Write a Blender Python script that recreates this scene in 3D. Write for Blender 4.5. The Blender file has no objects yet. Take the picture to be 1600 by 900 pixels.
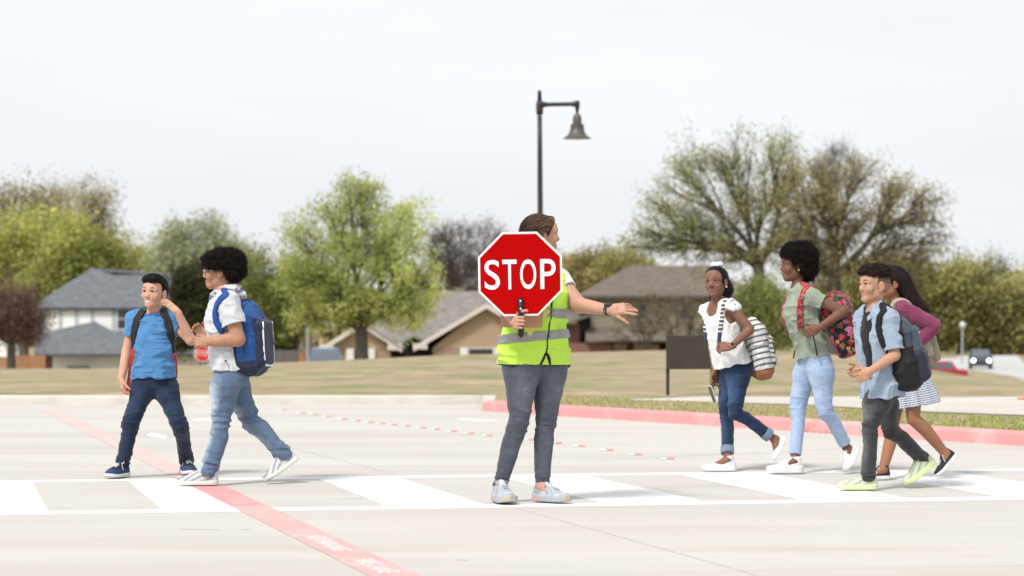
import bpy, math, random
import numpy as np
random.seed(7)
rng = np.random.default_rng(11)
f32 = np.float32

# ------------------------------------------------------------------ camera
FOC, HZ, EYE = 85.0 / 36.0 * 1600.0, 509.0, 1.0      # focal length in photo pixels, horizon row, eye height
scene = bpy.context.scene
cam = bpy.data.cameras.new("camera")
cam.lens = 85.0
cam.sensor_width = 36.0
cam.shift_y = (HZ - 450.0) / 1600.0
cam.clip_start, cam.clip_end = 0.1, 4000.0
cam.dof.use_dof = True
cam.dof.focus_distance = 14.4
cam.dof.aperture_fstop = 3.2
camo = bpy.data.objects.new("camera", cam)
camo.location = (0, 0, EYE)
camo.rotation_euler = (math.radians(90), 0, 0)
scene.collection.objects.link(camo)
scene.camera = camo

# ------------------------------------------------------------------ light
SUN_EL, SUN_AZ = math.radians(52), math.radians(215)   # azimuth clockwise from +Y: from behind left of the camera
world = bpy.data.worlds.new("World")
scene.world = world
world.use_nodes = True
nt = world.node_tree
nt.nodes.clear()
sky = nt.nodes.new("ShaderNodeTexSky")
sky.sky_type = 'NISHITA'
sky.sun_disc = False
sky.sun_elevation = SUN_EL
sky.sun_rotation = SUN_AZ
sky.air_density, sky.dust_density, sky.ozone_density = 1.0, 6.0, 1.0
hs = nt.nodes.new("ShaderNodeHueSaturation")           # a closed cloud layer: grey-white instead of blue
hs.inputs['Saturation'].default_value = 0.16
tc = nt.nodes.new("ShaderNodeTexCoord")
mp = nt.nodes.new("ShaderNodeMapping")
mp.inputs['Scale'].default_value = (1.0, 1.0, 5.0)
nz = nt.nodes.new("ShaderNodeTexNoise")
nz.inputs['Scale'].default_value = 3.0
nz.inputs['Detail'].default_value = 5.0
nz.inputs['Roughness'].default_value = 0.55
cr = nt.nodes.new("ShaderNodeMapRange")
cr.inputs['From Min'].default_value, cr.inputs['From Max'].default_value = 0.3, 0.7
cr.inputs['To Min'].default_value, cr.inputs['To Max'].default_value = 0.955, 1.05
sx = nt.nodes.new("ShaderNodeSeparateXYZ")
el = nt.nodes.new("ShaderNodeMapRange")                # cloud layer is brighter overhead than at the horizon
el.inputs['From Min'].default_value, el.inputs['From Max'].default_value = 0.0, 0.9
el.inputs['To Min'].default_value, el.inputs['To Max'].default_value = 1.0, 0.90
m1 = nt.nodes.new("ShaderNodeMath"); m1.operation = 'MULTIPLY'
mx = nt.nodes.new("ShaderNodeMix"); mx.data_type = 'RGBA'
mx.inputs[0].default_value = 0.72
mx.inputs[7].default_value = (9.7, 9.95, 10.3, 1)
vm = nt.nodes.new("ShaderNodeVectorMath"); vm.operation = 'SCALE'
bg = nt.nodes.new("ShaderNodeBackground")
bg.inputs['Strength'].default_value = 0.085
wo = nt.nodes.new("ShaderNodeOutputWorld")
L = nt.links.new
L(sky.outputs[0], hs.inputs['Color'])
L(hs.outputs[0], mx.inputs[6])
L(tc.outputs['Generated'], mp.inputs['Vector'])
L(mp.outputs[0], nz.inputs['Vector'])
L(nz.outputs[0], cr.inputs['Value'])
L(tc.outputs['Generated'], sx.inputs[0])
L(sx.outputs['Z'], el.inputs['Value'])
L(el.outputs[0], m1.inputs[0]); L(cr.outputs[0], m1.inputs[1])
L(mx.outputs[2], vm.inputs[0]); L(m1.outputs[0], vm.inputs['Scale'])
L(vm.outputs[0], bg.inputs['Color'])
L(bg.outputs[0], wo.inputs[0])

sl = bpy.data.lights.new("sun", 'SUN')
sl.energy = 2.2
sl.angle = math.radians(11)
sl.color = (1.0, 0.965, 0.91)
so = bpy.data.objects.new("sun", sl)
so.rotation_euler = (math.radians(90) - SUN_EL, 0, -SUN_AZ + math.pi)
so.location = (-20, -20, 40)
scene.collection.objects.link(so)

vs = scene.view_settings
vs.view_transform, vs.look, vs.gamma = 'Standard', 'None', 1.0
vs.use_curve_mapping = False
vs.exposure = 0.55
scene.cycles.use_denoising = True
scene.cycles.max_bounces = 6
scene.cycles.diffuse_bounces = 3
scene.cycles.transparent_max_bounces = 8
# ------------------------------------------------------------------ helpers: places and objects
def P(px, py, d):
    """World point seen at photo pixel (px, py) at distance d."""
    return np.array([(px - 800.0) / FOC * d, d, EYE + (HZ - py) / FOC * d])

def G(px, py, z=0.0):
    """Point of the level plane z seen at photo pixel (px, py)."""
    return P(px, py, FOC * (EYE - z) / (py - HZ))

V3 = lambda *a: np.array(a, dtype=float)
def unit(v):
    v = np.asarray(v, float)
    return v / max(np.linalg.norm(v), 1e-9)
lerp = lambda a, b, t: a + (b - a) * t
def sstep(a, b, x):
    t = np.clip((x - a) / (b - a), 0, 1)
    return t * t * (3 - 2 * t)

ORIGIN = {}
def props(o, label=None, cat=None, group=None, kind=None):
    for k, v in (('label', label), ('category', cat), ('group', group), ('kind', kind)):
        if v: o[k] = v
    return o

def thing(name, loc, label, cat, group=None):
    o = bpy.data.objects.new(name, None)
    o.location = tuple(loc)
    o.empty_display_size = 0.2
    scene.collection.objects.link(o)
    ORIGIN[o] = np.array(loc, float)
    return props(o, label, cat, group)

def link_mesh(name, v, faces, mat, parent=None, col=None, smooth=True, origin=None, mats=None, midx=None):
    """faces: (n,4) or (n,3) int array or list of tuples. v in world coordinates. One mesh object."""
    v = np.asarray(v, float)
    org = ORIGIN[parent] if parent is not None else (np.array(origin, float) if origin is not None else np.zeros(3))
    me = bpy.data.meshes.new(name)
    if isinstance(faces, np.ndarray):
        n, k = faces.shape
        me.vertices.add(len(v)); me.loops.add(n * k); me.polygons.add(n)
        me.vertices.foreach_set('co', (v - org).astype(f32).ravel())
        me.loops.foreach_set('vertex_index', faces.astype(np.int32).ravel())
        me.polygons.foreach_set('loop_start', np.arange(0, n * k, k, dtype=np.int32))
        me.update(calc_edges=True)
    else:
        me.from_pydata([tuple(p) for p in (v - org)], [], faces)
        me.update()
    if smooth:
        me.polygons.foreach_set('use_smooth', np.ones(len(me.polygons), dtype=bool))
    if col is not None:
        a = me.color_attributes.new('col', 'FLOAT_COLOR', 'POINT')
        c = np.ones((len(v), 4), f32); c[:, :3] = col
        a.data.foreach_set('color', c.ravel())
    for m in (mats or [mat]):
        me.materials.append(m)
    if midx is not None:
        me.polygons.foreach_set('material_index', np.asarray(midx, np.int32))
    o = bpy.data.objects.new(name, me)
    scene.collection.objects.link(o)
    if parent is not None:
        o.parent = parent
    else:
        o.location = tuple(org)
    ORIGIN[o] = org
    return o

class MB:
    """Collects boxes, quads and tubes, then links them as one mesh."""
    def __init__(s): s.v, s.f = [], []
    def add(s, vs, fs):
        n = len(s.v); s.v += [tuple(p) for p in vs]; s.f += [tuple(i + n for i in f) for f in fs]; return s
    def box(s, lo, hi, R=None, c=None):
        x0, y0, z0 = lo; x1, y1, z1 = hi
        vs = np.array([(x0,y0,z0),(x1,y0,z0),(x1,y1,z0),(x0,y1,z0),(x0,y0,z1),(x1,y0,z1),(x1,y1,z1),(x0,y1,z1)], float)
        if R is not None: vs = vs @ np.asarray(R)
        if c is not None: vs = vs + np.asarray(c)
        return s.add(vs, [(0,3,2,1),(4,5,6,7),(0,1,5,4),(1,2,6,5),(2,3,7,6),(3,0,4,7)])
    def poly(s, pts, thick=None, nrm=None):
        pts = [np.asarray(p, float) for p in pts]; n = len(pts)
        if thick is None: return s.add(pts, [tuple(range(n))])
        if nrm is None: nrm = unit(np.cross(pts[1]-pts[0], pts[2]-pts[0]))
        b = [p - nrm * thick for p in pts]
        return s.add(pts + b, [tuple(range(n)), tuple(range(2*n-1, n-1, -1))] + [(i, i+n, (i+1) % n + n, (i+1) % n) for i in range(n)])
    def tube(s, pts, rad, n=8, cap=True):
        pts = [np.asarray(p, float) for p in pts]
        if np.isscalar(rad): rad = [rad] * len(pts)
        ring, prev = [], None
        for i, p in enumerate(pts):
            d = unit(pts[min(i+1, len(pts)-1)] - pts[max(i-1, 0)])
            a = np.cross(d, (0,0,1)) if prev is None else prev - d * np.dot(prev, d)
            if np.linalg.norm(a) < 1e-3: a = np.cross(d, (0,1,0))
            a = unit(a); prev = a; b = np.cross(d, a)
            ring += [p + rad[i] * (a * math.cos(2*math.pi*k/n) + b * math.sin(2*math.pi*k/n)) for k in range(n)]
        fs = []
        for i in range(len(pts) - 1):
            fs += [(i*n+k, i*n+(k+1) % n, (i+1)*n+(k+1) % n, (i+1)*n+k) for k in range(n)]
        if cap: fs += [tuple(range(n-1, -1, -1)), tuple((len(pts)-1)*n + k for k in range(n))]
        return s.add(ring, fs)
    def lathe(s, c, prof, n=24, ax=None):
        """prof: list of (radius, height) from c upwards."""
        c = np.asarray(c, float); vs = []
        for r, h in prof:
            vs += [c + V3(r*math.cos(2*math.pi*k/n), r*math.sin(2*math.pi*k/n), h) for k in range(n)]
        fs = []
        for i in range(len(prof) - 1):
            fs += [(i*n+k, i*n+(k+1) % n, (i+1)*n+(k+1) % n, (i+1)*n+k) for k in range(n)]
        fs += [tuple(range(n-1, -1, -1)), tuple((len(prof)-1)*n + k for k in range(n))]
        return s.add(vs, fs)
    def build(s, name, mat, parent=None, smooth=False, bevel=0.0, origin=None):
        o = link_mesh(name, np.array(s.v), s.f, mat, parent, smooth=smooth, origin=origin)
        if bevel:
            b = o.modifiers.new('bevel', 'BEVEL'); b.width = bevel; b.segments = 2; b.limit_method = 'ANGLE'
        return o

# ------------------------------------------------------------------ materials
def new_mat(name):
    m = bpy.data.materials.new(name); m.use_nodes = True
    n = m.node_tree; b = n.nodes['Principled BSDF']
    return m, n, b

def mat(name, c, rough=0.7, vary=0.0, vscale=8.0, bump=0.0, bscale=60.0, metal=0.0, spec=0.4, attr=False, sss=0.0,
        stretch=None, detail=4.0, sheen=0.0, emit=None):
    """Principled surface: a base colour (or the mesh's own 'col' attribute), a soft noise that varies it, a fine bump."""
    m, n, b = new_mat(name)
    N, K = n.nodes.new, n.links.new
    b.inputs['Roughness'].default_value = rough
    b.inputs['Metallic'].default_value = metal
    b.inputs['Specular IOR Level'].default_value = spec
    if sheen: b.inputs['Sheen Weight'].default_value = sheen
    tcn = N('ShaderNodeTexCoord'); src = tcn.outputs['Object']
    if stretch:
        mpn = N('ShaderNodeMapping'); mpn.inputs['Scale'].default_value = stretch
        K(src, mpn.inputs['Vector']); src = mpn.outputs[0]
    if attr:
        a = N('ShaderNodeVertexColor'); a.layer_name = 'col'; col = a.outputs[0]
    else:
        rgb = N('ShaderNodeRGB'); rgb.outputs[0].default_value = (*c, 1); col = rgb.outputs[0]
    if vary:
        t = N('ShaderNodeTexNoise'); t.inputs['Scale'].default_value = vscale; t.inputs['Detail'].default_value = detail
        K(src, t.inputs['Vector'])
        r = N('ShaderNodeMapRange'); r.inputs['From Min'].default_value = 0.25; r.inputs['From Max'].default_value = 0.75
        r.inputs['To Min'].default_value = 1 - vary; r.inputs['To Max'].default_value = 1 + vary
        K(t.outputs[0], r.inputs['Value'])
        s = N('ShaderNodeVectorMath'); s.operation = 'SCALE'
        K(col, s.inputs[0]); K(r.outputs[0], s.inputs['Scale']); col = s.outputs[0]
    K(col, b.inputs['Base Color'])
    if bump:
        t = N('ShaderNodeTexNoise'); t.inputs['Scale'].default_value = bscale; t.inputs['Detail'].default_value = 3
        K(src, t.inputs['Vector'])
        bn = N('ShaderNodeBump'); bn.inputs['Strength'].default_value = bump; bn.inputs['Distance'].default_value = 0.01
        K(t.outputs[0], bn.inputs['Height']); K(bn.outputs[0], b.inputs['Normal'])
    if sss:
        b.inputs['Subsurface Weight'].default_value = sss
        b.inputs['Subsurface Radius'].default_value = (0.012, 0.005, 0.003)
        b.inputs['Subsurface Scale'].default_value = 0.6
    if emit:
        b.inputs['Emission Color'].default_value = (*emit[0], 1); b.inputs['Emission Strength'].default_value = emit[1]
    return m

def leaf_mat(name):
    m, n, b = new_mat(name)
    N, K = n.nodes.new, n.links.new
    a = N('ShaderNodeVertexColor'); a.layer_name = 'col'
    K(a.outputs[0], b.inputs['Base Color']); b.inputs['Roughness'].default_value = 0.6
    b.inputs['Specular IOR Level'].default_value = 0.25
    t = N('ShaderNodeBsdfTranslucent'); K(a.outputs[0], t.inputs['Color'])
    x = N('ShaderNodeMixShader'); x.inputs[0].default_value = 0.45
    K(b.outputs[0], x.inputs[1]); K(t.outputs[0], x.inputs[2])
    K(x.outputs[0], n.nodes['Material Output'].inputs[0])
    return m

# ------------------------------------------------------------------ implicit surfaces (for bodies, clothes, packs, shoes)
_T = rng.random((64, 64, 64)).astype(f32)
def vnoise(p, sc):
    q = np.asarray(p, f32) * np.asarray(sc, f32) + 100.0
    i = np.floor(q).astype(np.int32); f = q - i; f = f * f * (3 - 2 * f); i &= 63; j = (i + 1) & 63
    x0, y0, z0 = i.T; x1, y1, z1 = j.T; u, v, w = f.T
    a = _T[x0, y0, z0] * (1-u) + _T[x1, y0, z0] * u
    b = _T[x0, y1, z0] * (1-u) + _T[x1, y1, z0] * u
    c = _T[x0, y0, z1] * (1-u) + _T[x1, y0, z1] * u
    d = _T[x0, y1, z1] * (1-u) + _T[x1, y1, z1] * u
    return (a * (1-v) + b * v) * (1-w) + (c * (1-v) + d * v) * w

def frame(fwd, up=(0, 0, 1)):
    """Rows: side (left of fwd), fwd, up."""
    f = unit(fwd); s = unit(np.cross(up, f)); u = np.cross(f, s)
    return np.array([s, f, u])

class Fld:
    def __init__(s, lo, hi, h=0.004):
        s.h = h; s.lo = np.asarray(lo, float)
        n = np.ceil((np.asarray(hi, float) - s.lo) / h).astype(int) + 1
        s.n = n
        s.a = np.full(n, 0.1, f32)
        s.ax = [(s.lo[i] + h * np.arange(n[i])).astype(f32) for i in range(3)]
    def sl(s, lo, hi, pad):
        r = []
        for i in range(3):
            a = max(0, int(math.floor((lo[i] - pad - s.lo[i]) / s.h))); b = min(s.n[i], int(math.ceil((hi[i] + pad - s.lo[i]) / s.h)) + 1)
            if b <= a: return None
            r.append(slice(a, b))
        return tuple(r)
    def put(s, fn, lo, hi, k=0.008, op='u', pad=0.03):
        sl = s.sl(lo, hi, max(pad, k * 1.3))
        if sl is None: return s
        X, Y, Z = s.ax[0][sl[0]][:, None, None], s.ax[1][sl[1]][None, :, None], s.ax[2][sl[2]][None, None, :]
        d = fn(X, Y, Z); a = s.a[sl]
        if op == 's': d = -d
        if op == 'u':
            if k > 0:
                t = np.maximum(k - np.abs(a - d), 0); s.a[sl] = np.minimum(a, d) - t * t * (0.25 / k)
            else: s.a[sl] = np.minimum(a, d)
        else:
            if k > 0:
                t = np.maximum(k - np.abs(a - d), 0); s.a[sl] = np.maximum(a, d) + t * t * (0.25 / k)
            else: s.a[sl] = np.maximum(a, d)
        return s
    @staticmethod
    def f_cap(a, b, ra, rb):
        a = np.asarray(a, float); b = np.asarray(b, float); ab = b - a; L2 = max(float(ab @ ab), 1e-12)
        def fn(X, Y, Z):
            qx, qy, qz = X - f32(a[0]), Y - f32(a[1]), Z - f32(a[2])
            t = np.clip((qx * f32(ab[0]) + qy * f32(ab[1]) + qz * f32(ab[2])) / f32(L2), 0, 1)
            return np.sqrt((qx - t * f32(ab[0])) ** 2 + (qy - t * f32(ab[1])) ** 2 + (qz - t * f32(ab[2])) ** 2) - (f32(ra) + f32(rb - ra) * t)
        r = max(ra, rb)
        return fn, np.minimum(a, b) - r, np.maximum(a, b) + r
    def cap(s, a, b, ra, rb=None, k=0.008, op='u'):
        fn, lo, hi = s.f_cap(a, b, ra, ra if rb is None else rb)
        return s.put(fn, lo, hi, k, op)
    @staticmethod
    def f_tube(pts, rad):
        pts = [np.asarray(p, float) for p in pts]
        if np.isscalar(rad): rad = [rad] * len(pts)
        parts = [Fld.f_cap(pts[i], pts[i+1], rad[i], rad[i+1]) for i in range(len(pts)-1)]
        def fn(X, Y, Z):
            d = None
            for p in parts:
                e = p[0](X, Y, Z); d = e if d is None else np.minimum(d, e)
            return d
        return fn, np.min([p[1] for p in parts], 0), np.max([p[2] for p in parts], 0)
    def tube(s, pts, rad, k=0.008, op='u'):
        fn, lo, hi = s.f_tube(pts, rad)
        return s.put(fn, lo, hi, k, op)
    @staticmethod
    def f_ell(c, rad, R=None):
        c = np.asarray(c, float); R = np.eye(3) if R is None else np.asarray(R); rad = np.asarray(rad, float)
        def fn(X, Y, Z):
            qx, qy, qz = X - f32(c[0]), Y - f32(c[1]), Z - f32(c[2])
            k0 = k1 = 0
            for i in range(3):
                u = (qx * f32(R[i, 0]) + qy * f32(R[i, 1]) + qz * f32(R[i, 2])) / f32(rad[i])
                k0 = k0 + u * u; k1 = k1 + (u / f32(rad[i])) ** 2
            k0 = np.sqrt(k0); k1 = np.sqrt(k1)
            return k0 * (k0 - 1) / np.maximum(k1, 1e-6)
        e = np.sqrt(((R * rad[:, None]) ** 2).sum(0))
        return fn, c - e, c + e
    def ell(s, c, rad, R=None, k=0.01, op='u'):
        fn, lo, hi = s.f_ell(c, rad, R)
        return s.put(fn, lo, hi, k, op)
    @staticmethod
    def f_box(c, half, r, R=None):
        c = np.asarray(c, float); R = np.eye(3) if R is None else np.asarray(R)
        hs_ = np.asarray(half, float)
        def fn(X, Y, Z):
            qx, qy, qz = X - f32(c[0]), Y - f32(c[1]), Z - f32(c[2])
            o, ins = 0, None
            for i in range(3):
                u = np.abs(qx * f32(R[i, 0]) + qy * f32(R[i, 1]) + qz * f32(R[i, 2])) - f32(hs_[i] - r)
                o = o + np.maximum(u, 0) ** 2; ins = u if ins is None else np.maximum(ins, u)
            return np.sqrt(o) + np.minimum(ins, 0) - f32(r)
        e = np.abs(R * hs_[:, None]).sum(0)
        return fn, c - e, c + e
    def box(s, c, half, r, R=None, k=0.008, op='u'):
        fn, lo, hi = s.f_box(c, half, r, R)
        return s.put(fn, lo, hi, k, op)
    def loft(s, p0, p1, fwd, T, A, B, O=None, n=2.3, k=0.02, r=0.02, op='u', mod=None):
        """Elliptic sections (half width A sideways, B front to back, offset O forwards) along p0 -> p1."""
        p0 = np.asarray(p0, float); p1 = np.asarray(p1, float); ax = p1 - p0; Ln = np.linalg.norm(ax); ax = ax / Ln
        f = np.asarray(fwd, float); f = unit(f - ax * (f @ ax)); sd = np.cross(ax, f)
        T = np.asarray(T, f32); A = np.asarray(A, f32); B = np.asarray(B, f32); O = np.zeros(len(T), f32) if O is None else np.asarray(O, f32)
        def fn(X, Y, Z):
            qx, qy, qz = X - f32(p0[0]), Y - f32(p0[1]), Z - f32(p0[2])
            t = (qx * f32(ax[0]) + qy * f32(ax[1]) + qz * f32(ax[2])) / f32(Ln)
            u = qx * f32(sd[0]) + qy * f32(sd[1]) + qz * f32(sd[2])
            v = qx * f32(f[0]) + qy * f32(f[1]) + qz * f32(f[2])
            tc_ = np.clip(t, T[0], T[-1])
            a, b, o = np.interp(tc_, T, A).astype(f32), np.interp(tc_, T, B).astype(f32), np.interp(tc_, T, O).astype(f32)
            v = v - o
            if mod is not None:
                m_ = mod(tc_, np.arctan2(v / b, u / a)).astype(f32); a = a * m_; b = b * m_
            e = (((np.abs(u) / a) ** n + (np.abs(v) / b) ** n) ** (1.0 / n) - 1) * np.minimum(a, b)
            g = np.maximum(f32(T[0]) - t, t - f32(T[-1])) * f32(Ln)
            if r > 0:
                e1, g1 = np.maximum(e + f32(r), 0), np.maximum(g + f32(r), 0)
                return np.minimum(np.maximum(e, g) + f32(r), 0) + np.sqrt(e1 * e1 + g1 * g1) - f32(r)
            return np.maximum(e, g)
        w = max(A.max(), B.max()) * 1.1 + np.abs(O).max()
        return s.put(fn, np.minimum(p0 + ax * Ln * T[0], p0 + ax * Ln * T[-1]) - w, np.maximum(p0 + ax * Ln * T[0], p0 + ax * Ln * T[-1]) + w, k, op)
    def cut(s, p, nrm):
        """Remove everything on the +nrm side of the plane through p."""
        nrm = unit(nrm); X, Y, Z = s.ax[0][:, None, None], s.ax[1][None, :, None], s.ax[2][None, None, :]
        s.a = np.maximum(s.a, ((X - f32(p[0])) * f32(nrm[0]) + (Y - f32(p[1])) * f32(nrm[1]) + (Z - f32(p[2])) * f32(nrm[2])))
        return s
    def disp(s, fn, band=0.02):
        idx = np.nonzero(np.abs(s.a) < band)
        p = np.stack([s.ax[i][idx[i]] for i in range(3)], 1)
        s.a[idx] -= fn(p).astype(f32)
        return s
    def shell(s, path, width, out=0.010, inn=0.006, rad_mul=None):
        """A strap: the layer just over this surface, within `width` of a path. A new field on the same grid."""
        g = Fld.__new__(Fld); g.h, g.lo, g.n, g.ax = s.h, s.lo, s.n, s.ax
        g.a = np.full(s.n, 0.1, f32)
        fn, lo, hi = s.f_tube(path, width)
        sl = s.sl(lo, hi, 0.02)
        X, Y, Z = s.ax[0][sl[0]][:, None, None], s.ax[1][sl[1]][None, :, None], s.ax[2][sl[2]][None, None, :]
        a = s.a[sl]
        g.a[sl] = np.maximum(np.maximum(a - f32(out), fn(X, Y, Z)), -(a + f32(inn)))
        return g
    def copy(s):
        g = Fld.__new__(Fld); g.h, g.lo, g.n, g.ax = s.h, s.lo, s.n, s.ax; g.a = s.a.copy(); return g
    def blur(s, n=4):
        if getattr(s, '_b', None) is None:
            g = s.copy()
            for _ in range(2):
                for ax in range(3):
                    c = np.cumsum(g.a, axis=ax, dtype=np.float64); m = g.n[ax]; i1 = np.minimum(np.arange(m) + n, m - 1); i0 = np.arange(m) - n - 1
                    lo_ = np.take(c, np.maximum(i0, 0), axis=ax); sh = [1, 1, 1]; sh[ax] = m
                    g.a = ((np.take(c, i1, axis=ax) - np.where((i0 < 0).reshape(sh), 0, lo_)) / (i1 - np.maximum(i0, -1)).reshape(sh)).astype(f32)
            s._b = g
        return s._b
    def at(s, p):
        i = np.clip(np.round((p - s.lo) / s.h).astype(int), 0, s.n - 1)
        return s.a[i[:, 0], i[:, 1], i[:, 2]]
    def mesh(s):
        a = s.a.copy()
        for i in range(3):
            ix = [slice(None)] * 3; ix[i] = 0; a[tuple(ix)] = 0.1; ix[i] = -1; a[tuple(ix)] = 0.1
        b = a < 0
        c = np.zeros([d - 1 for d in a.shape], np.int8)
        cs = [(i, j, k) for i in (0, 1) for j in (0, 1) for k in (0, 1)]
        g = [d - 1 for d in a.shape]
        for i, j, k in cs: c += b[i:i + g[0], j:j + g[1], k:k + g[2]]
        act = (c > 0) & (c < 8)
        idx = np.argwhere(act)
        val = np.stack([a[idx[:, 0] + i, idx[:, 1] + j, idx[:, 2] + k] for i, j, k in cs], 1)
        acc = np.zeros((len(idx), 3), f32); cnt = np.zeros(len(idx), f32)
        for m in range(8):
            for q in range(m + 1, 8):
                df = [cs[q][t] - cs[m][t] for t in range(3)]
                if sum(abs(t) for t in df) != 1: continue
                va, vb = val[:, m], val[:, q]
                x = (va < 0) != (vb < 0)
                t = np.where(x, va / np.where(x, va - vb, 1), 0)
                acc += np.where(x[:, None], np.array(cs[m], f32) + t[:, None] * np.array(df, f32), 0); cnt += x
        v = s.lo + s.h * (idx + acc / np.maximum(cnt, 1)[:, None])
        lut = np.full(g, -1, np.int32); lut[act] = np.arange(len(idx), dtype=np.int32)
        F = []
        e = b[:-1, 1:-1, 1:-1] != b[1:, 1:-1, 1:-1]; i, j, k = np.nonzero(e)
        q = np.stack([lut[i, j, k], lut[i, j+1, k], lut[i, j+1, k+1], lut[i, j, k+1]], 1); o = b[i, j+1, k+1]; q[~o] = q[~o][:, ::-1]; F.append(q)
        e = b[1:-1, :-1, 1:-1] != b[1:-1, 1:, 1:-1]; i, j, k = np.nonzero(e)
        q = np.stack([lut[i, j, k], lut[i, j, k+1], lut[i+1, j, k+1], lut[i+1, j, k]], 1); o = b[i+1, j, k+1]; q[~o] = q[~o][:, ::-1]; F.append(q)
        e = b[1:-1, 1:-1, :-1] != b[1:-1, 1:-1, 1:]; i, j, k = np.nonzero(e)
        q = np.stack([lut[i, j, k], lut[i+1, j, k], lut[i+1, j+1, k], lut[i, j+1, k]], 1); o = b[i+1, j+1, k]; q[~o] = q[~o][:, ::-1]; F.append(q)
        return v, np.concatenate(F)
    def obj(s, name, mat, parent, col=None, thin=None):
        v, f = s.mesh()
        c = col(v) if callable(col) else col
        return link_mesh(name, v, f, mat, parent, col=c)
# ------------------------------------------------------------------ the ground
def kerb_y(x):
    """Where the paved lot ends: the straight pale kerb on the left, the red kerb of the island on the right."""
    return np.where(x < -0.345, 30.6, 28.35 - (np.maximum(x, -.345) + 0.345) * 1.80)

XP = np.array([-900, 0, 200, 340, 430, 560, 700, 900, 1040, 1250, 1400, 1450, 1500, 1600, 2400], float)
CZ = np.array([-.15, -.13, -.13, .0, .03, .12, .24, .31, .37, .34, .12, .05, .06, .0, -.1])
CD = np.array([62, 62, 62, 62, 62, 62, 62, 62, 62, 62, 58, 52, 45, 40, 38], float)
DR = np.array([-1.9, -1.9, -1.9, -1.9, -1.9, -1.9, -1.9, -1.9, -1.9, -2.0, -2.5, -2.6, -2.6, -2.6, -2.6])
def ground_z(x, y):
    xp = 800 + FOC * np.asarray(x, float) / np.maximum(y, 1.0)
    cz, cd, dr = np.interp(xp, XP, CZ), np.interp(xp, XP, CD), np.interp(xp, XP, DR)
    z = lerp(0.11, cz, sstep(33.0, cd, y))
    return z + (dr - cz) * sstep(cd, cd + 45, y)

def two_tone(name, ca, cb, scale, stretch, lo, hi, rough=0.95, fine=0.12, fscale=30, bump=0.3, bscale=80, third=None):
    m, n, b = new_mat(name); N, K = n.nodes.new, n.links.new
    b.inputs['Roughness'].default_value = rough; b.inputs['Specular IOR Level'].default_value = 0.25
    tcn = N('ShaderNodeTexCoord'); mpn = N('ShaderNodeMapping'); mpn.inputs['Scale'].default_value = stretch
    K(tcn.outputs['Object'], mpn.inputs['Vector'])
    t = N('ShaderNodeTexNoise'); t.inputs['Scale'].default_value = scale; t.inputs['Detail'].default_value = 6; t.inputs['Roughness'].default_value = 0.6
    K(mpn.outputs[0], t.inputs['Vector'])
    r = N('ShaderNodeMapRange'); r.inputs['From Min'].default_value, r.inputs['From Max'].default_value = lo, hi
    K(t.outputs[0], r.inputs['Value'])
    x = N('ShaderNodeMix'); x.data_type = 'RGBA'; x.inputs[6].default_value = (*ca, 1); x.inputs[7].default_value = (*cb, 1)
    K(r.outputs[0], x.inputs[0]); col = x.outputs[2]
    if third:
        t3 = N('ShaderNodeTexNoise'); t3.inputs['Scale'].default_value = third[1]; t3.inputs['Detail'].default_value = 5
        K(mpn.outputs[0], t3.inputs['Vector'])
        r3 = N('ShaderNodeMapRange'); r3.inputs['From Min'].default_value, r3.inputs['From Max'].default_value = third[2], third[3]
        K(t3.outputs[0], r3.inputs['Value'])
        x3 = N('ShaderNodeMix'); x3.data_type = 'RGBA'; x3.inputs[7].default_value = (*third[0], 1)
        K(r3.outputs[0], x3.inputs[0]); K(col, x3.inputs[6]); col = x3.outputs[2]
    t2 = N('ShaderNodeTexNoise'); t2.inputs['Scale'].default_value = fscale; t2.inputs['Detail'].default_value = 6
    K(tcn.outputs['Object'], t2.inputs['Vector'])
    r2 = N('ShaderNodeMapRange'); r2.inputs['From Min'].default_value, r2.inputs['From Max'].default_value = 0.25, 0.75
    r2.inputs['To Min'].default_value, r2.inputs['To Max'].default_value = 1 - fine, 1 + fine
    K(t2.outputs[0], r2.inputs['Value'])
    s = N('ShaderNodeVectorMath'); s.operation = 'SCALE'; K(col, s.inputs[0]); K(r2.outputs[0], s.inputs['Scale'])
    K(s.outputs[0], b.inputs['Base Color'])
    t4 = N('ShaderNodeTexNoise'); t4.inputs['Scale'].default_value = bscale; t4.inputs['Detail'].default_value = 4
    K(tcn.outputs['Object'], t4.inputs['Vector'])
    bn = N('ShaderNodeBump'); bn.inputs['Strength'].default_value = bump; bn.inputs['Distance'].default_value = 0.02
    K(t4.outputs[0], bn.inputs['Height']); K(bn.outputs[0], b.inputs['Normal'])
    return m

M_CONC = two_tone('concrete', (.455, .431, .396), (.53, .506, .472), 0.55, (0.35, 1.6, 1), .3, .7, fine=.045, fscale=45, bump=.12, bscale=160,
                  third=((.43, .392, .348), 0.9, .56, .8))
M_CONC2 = two_tone('concrete_path', (.46, .43, .385), (.56, .53, .49), 0.8, (1, 1, 1), .3, .7, fine=.06, fscale=20, bump=.1)
M_ROAD = two_tone('road_concrete', (.42, .42, .41), (.50, .50, .49), 0.2, (1, .4, 1), .3, .7, fine=.04, fscale=4, bump=.05)
M_GRASS = two_tone('dry_grass', (.28, .22, .135), (.36, .285, .185), 1.2, (.6, .35, 1), .35, .65, fine=.30, fscale=2.2, bump=.35, bscale=25,
                   third=((.165, .20, .065), 1.1, .46, .74))

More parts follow.
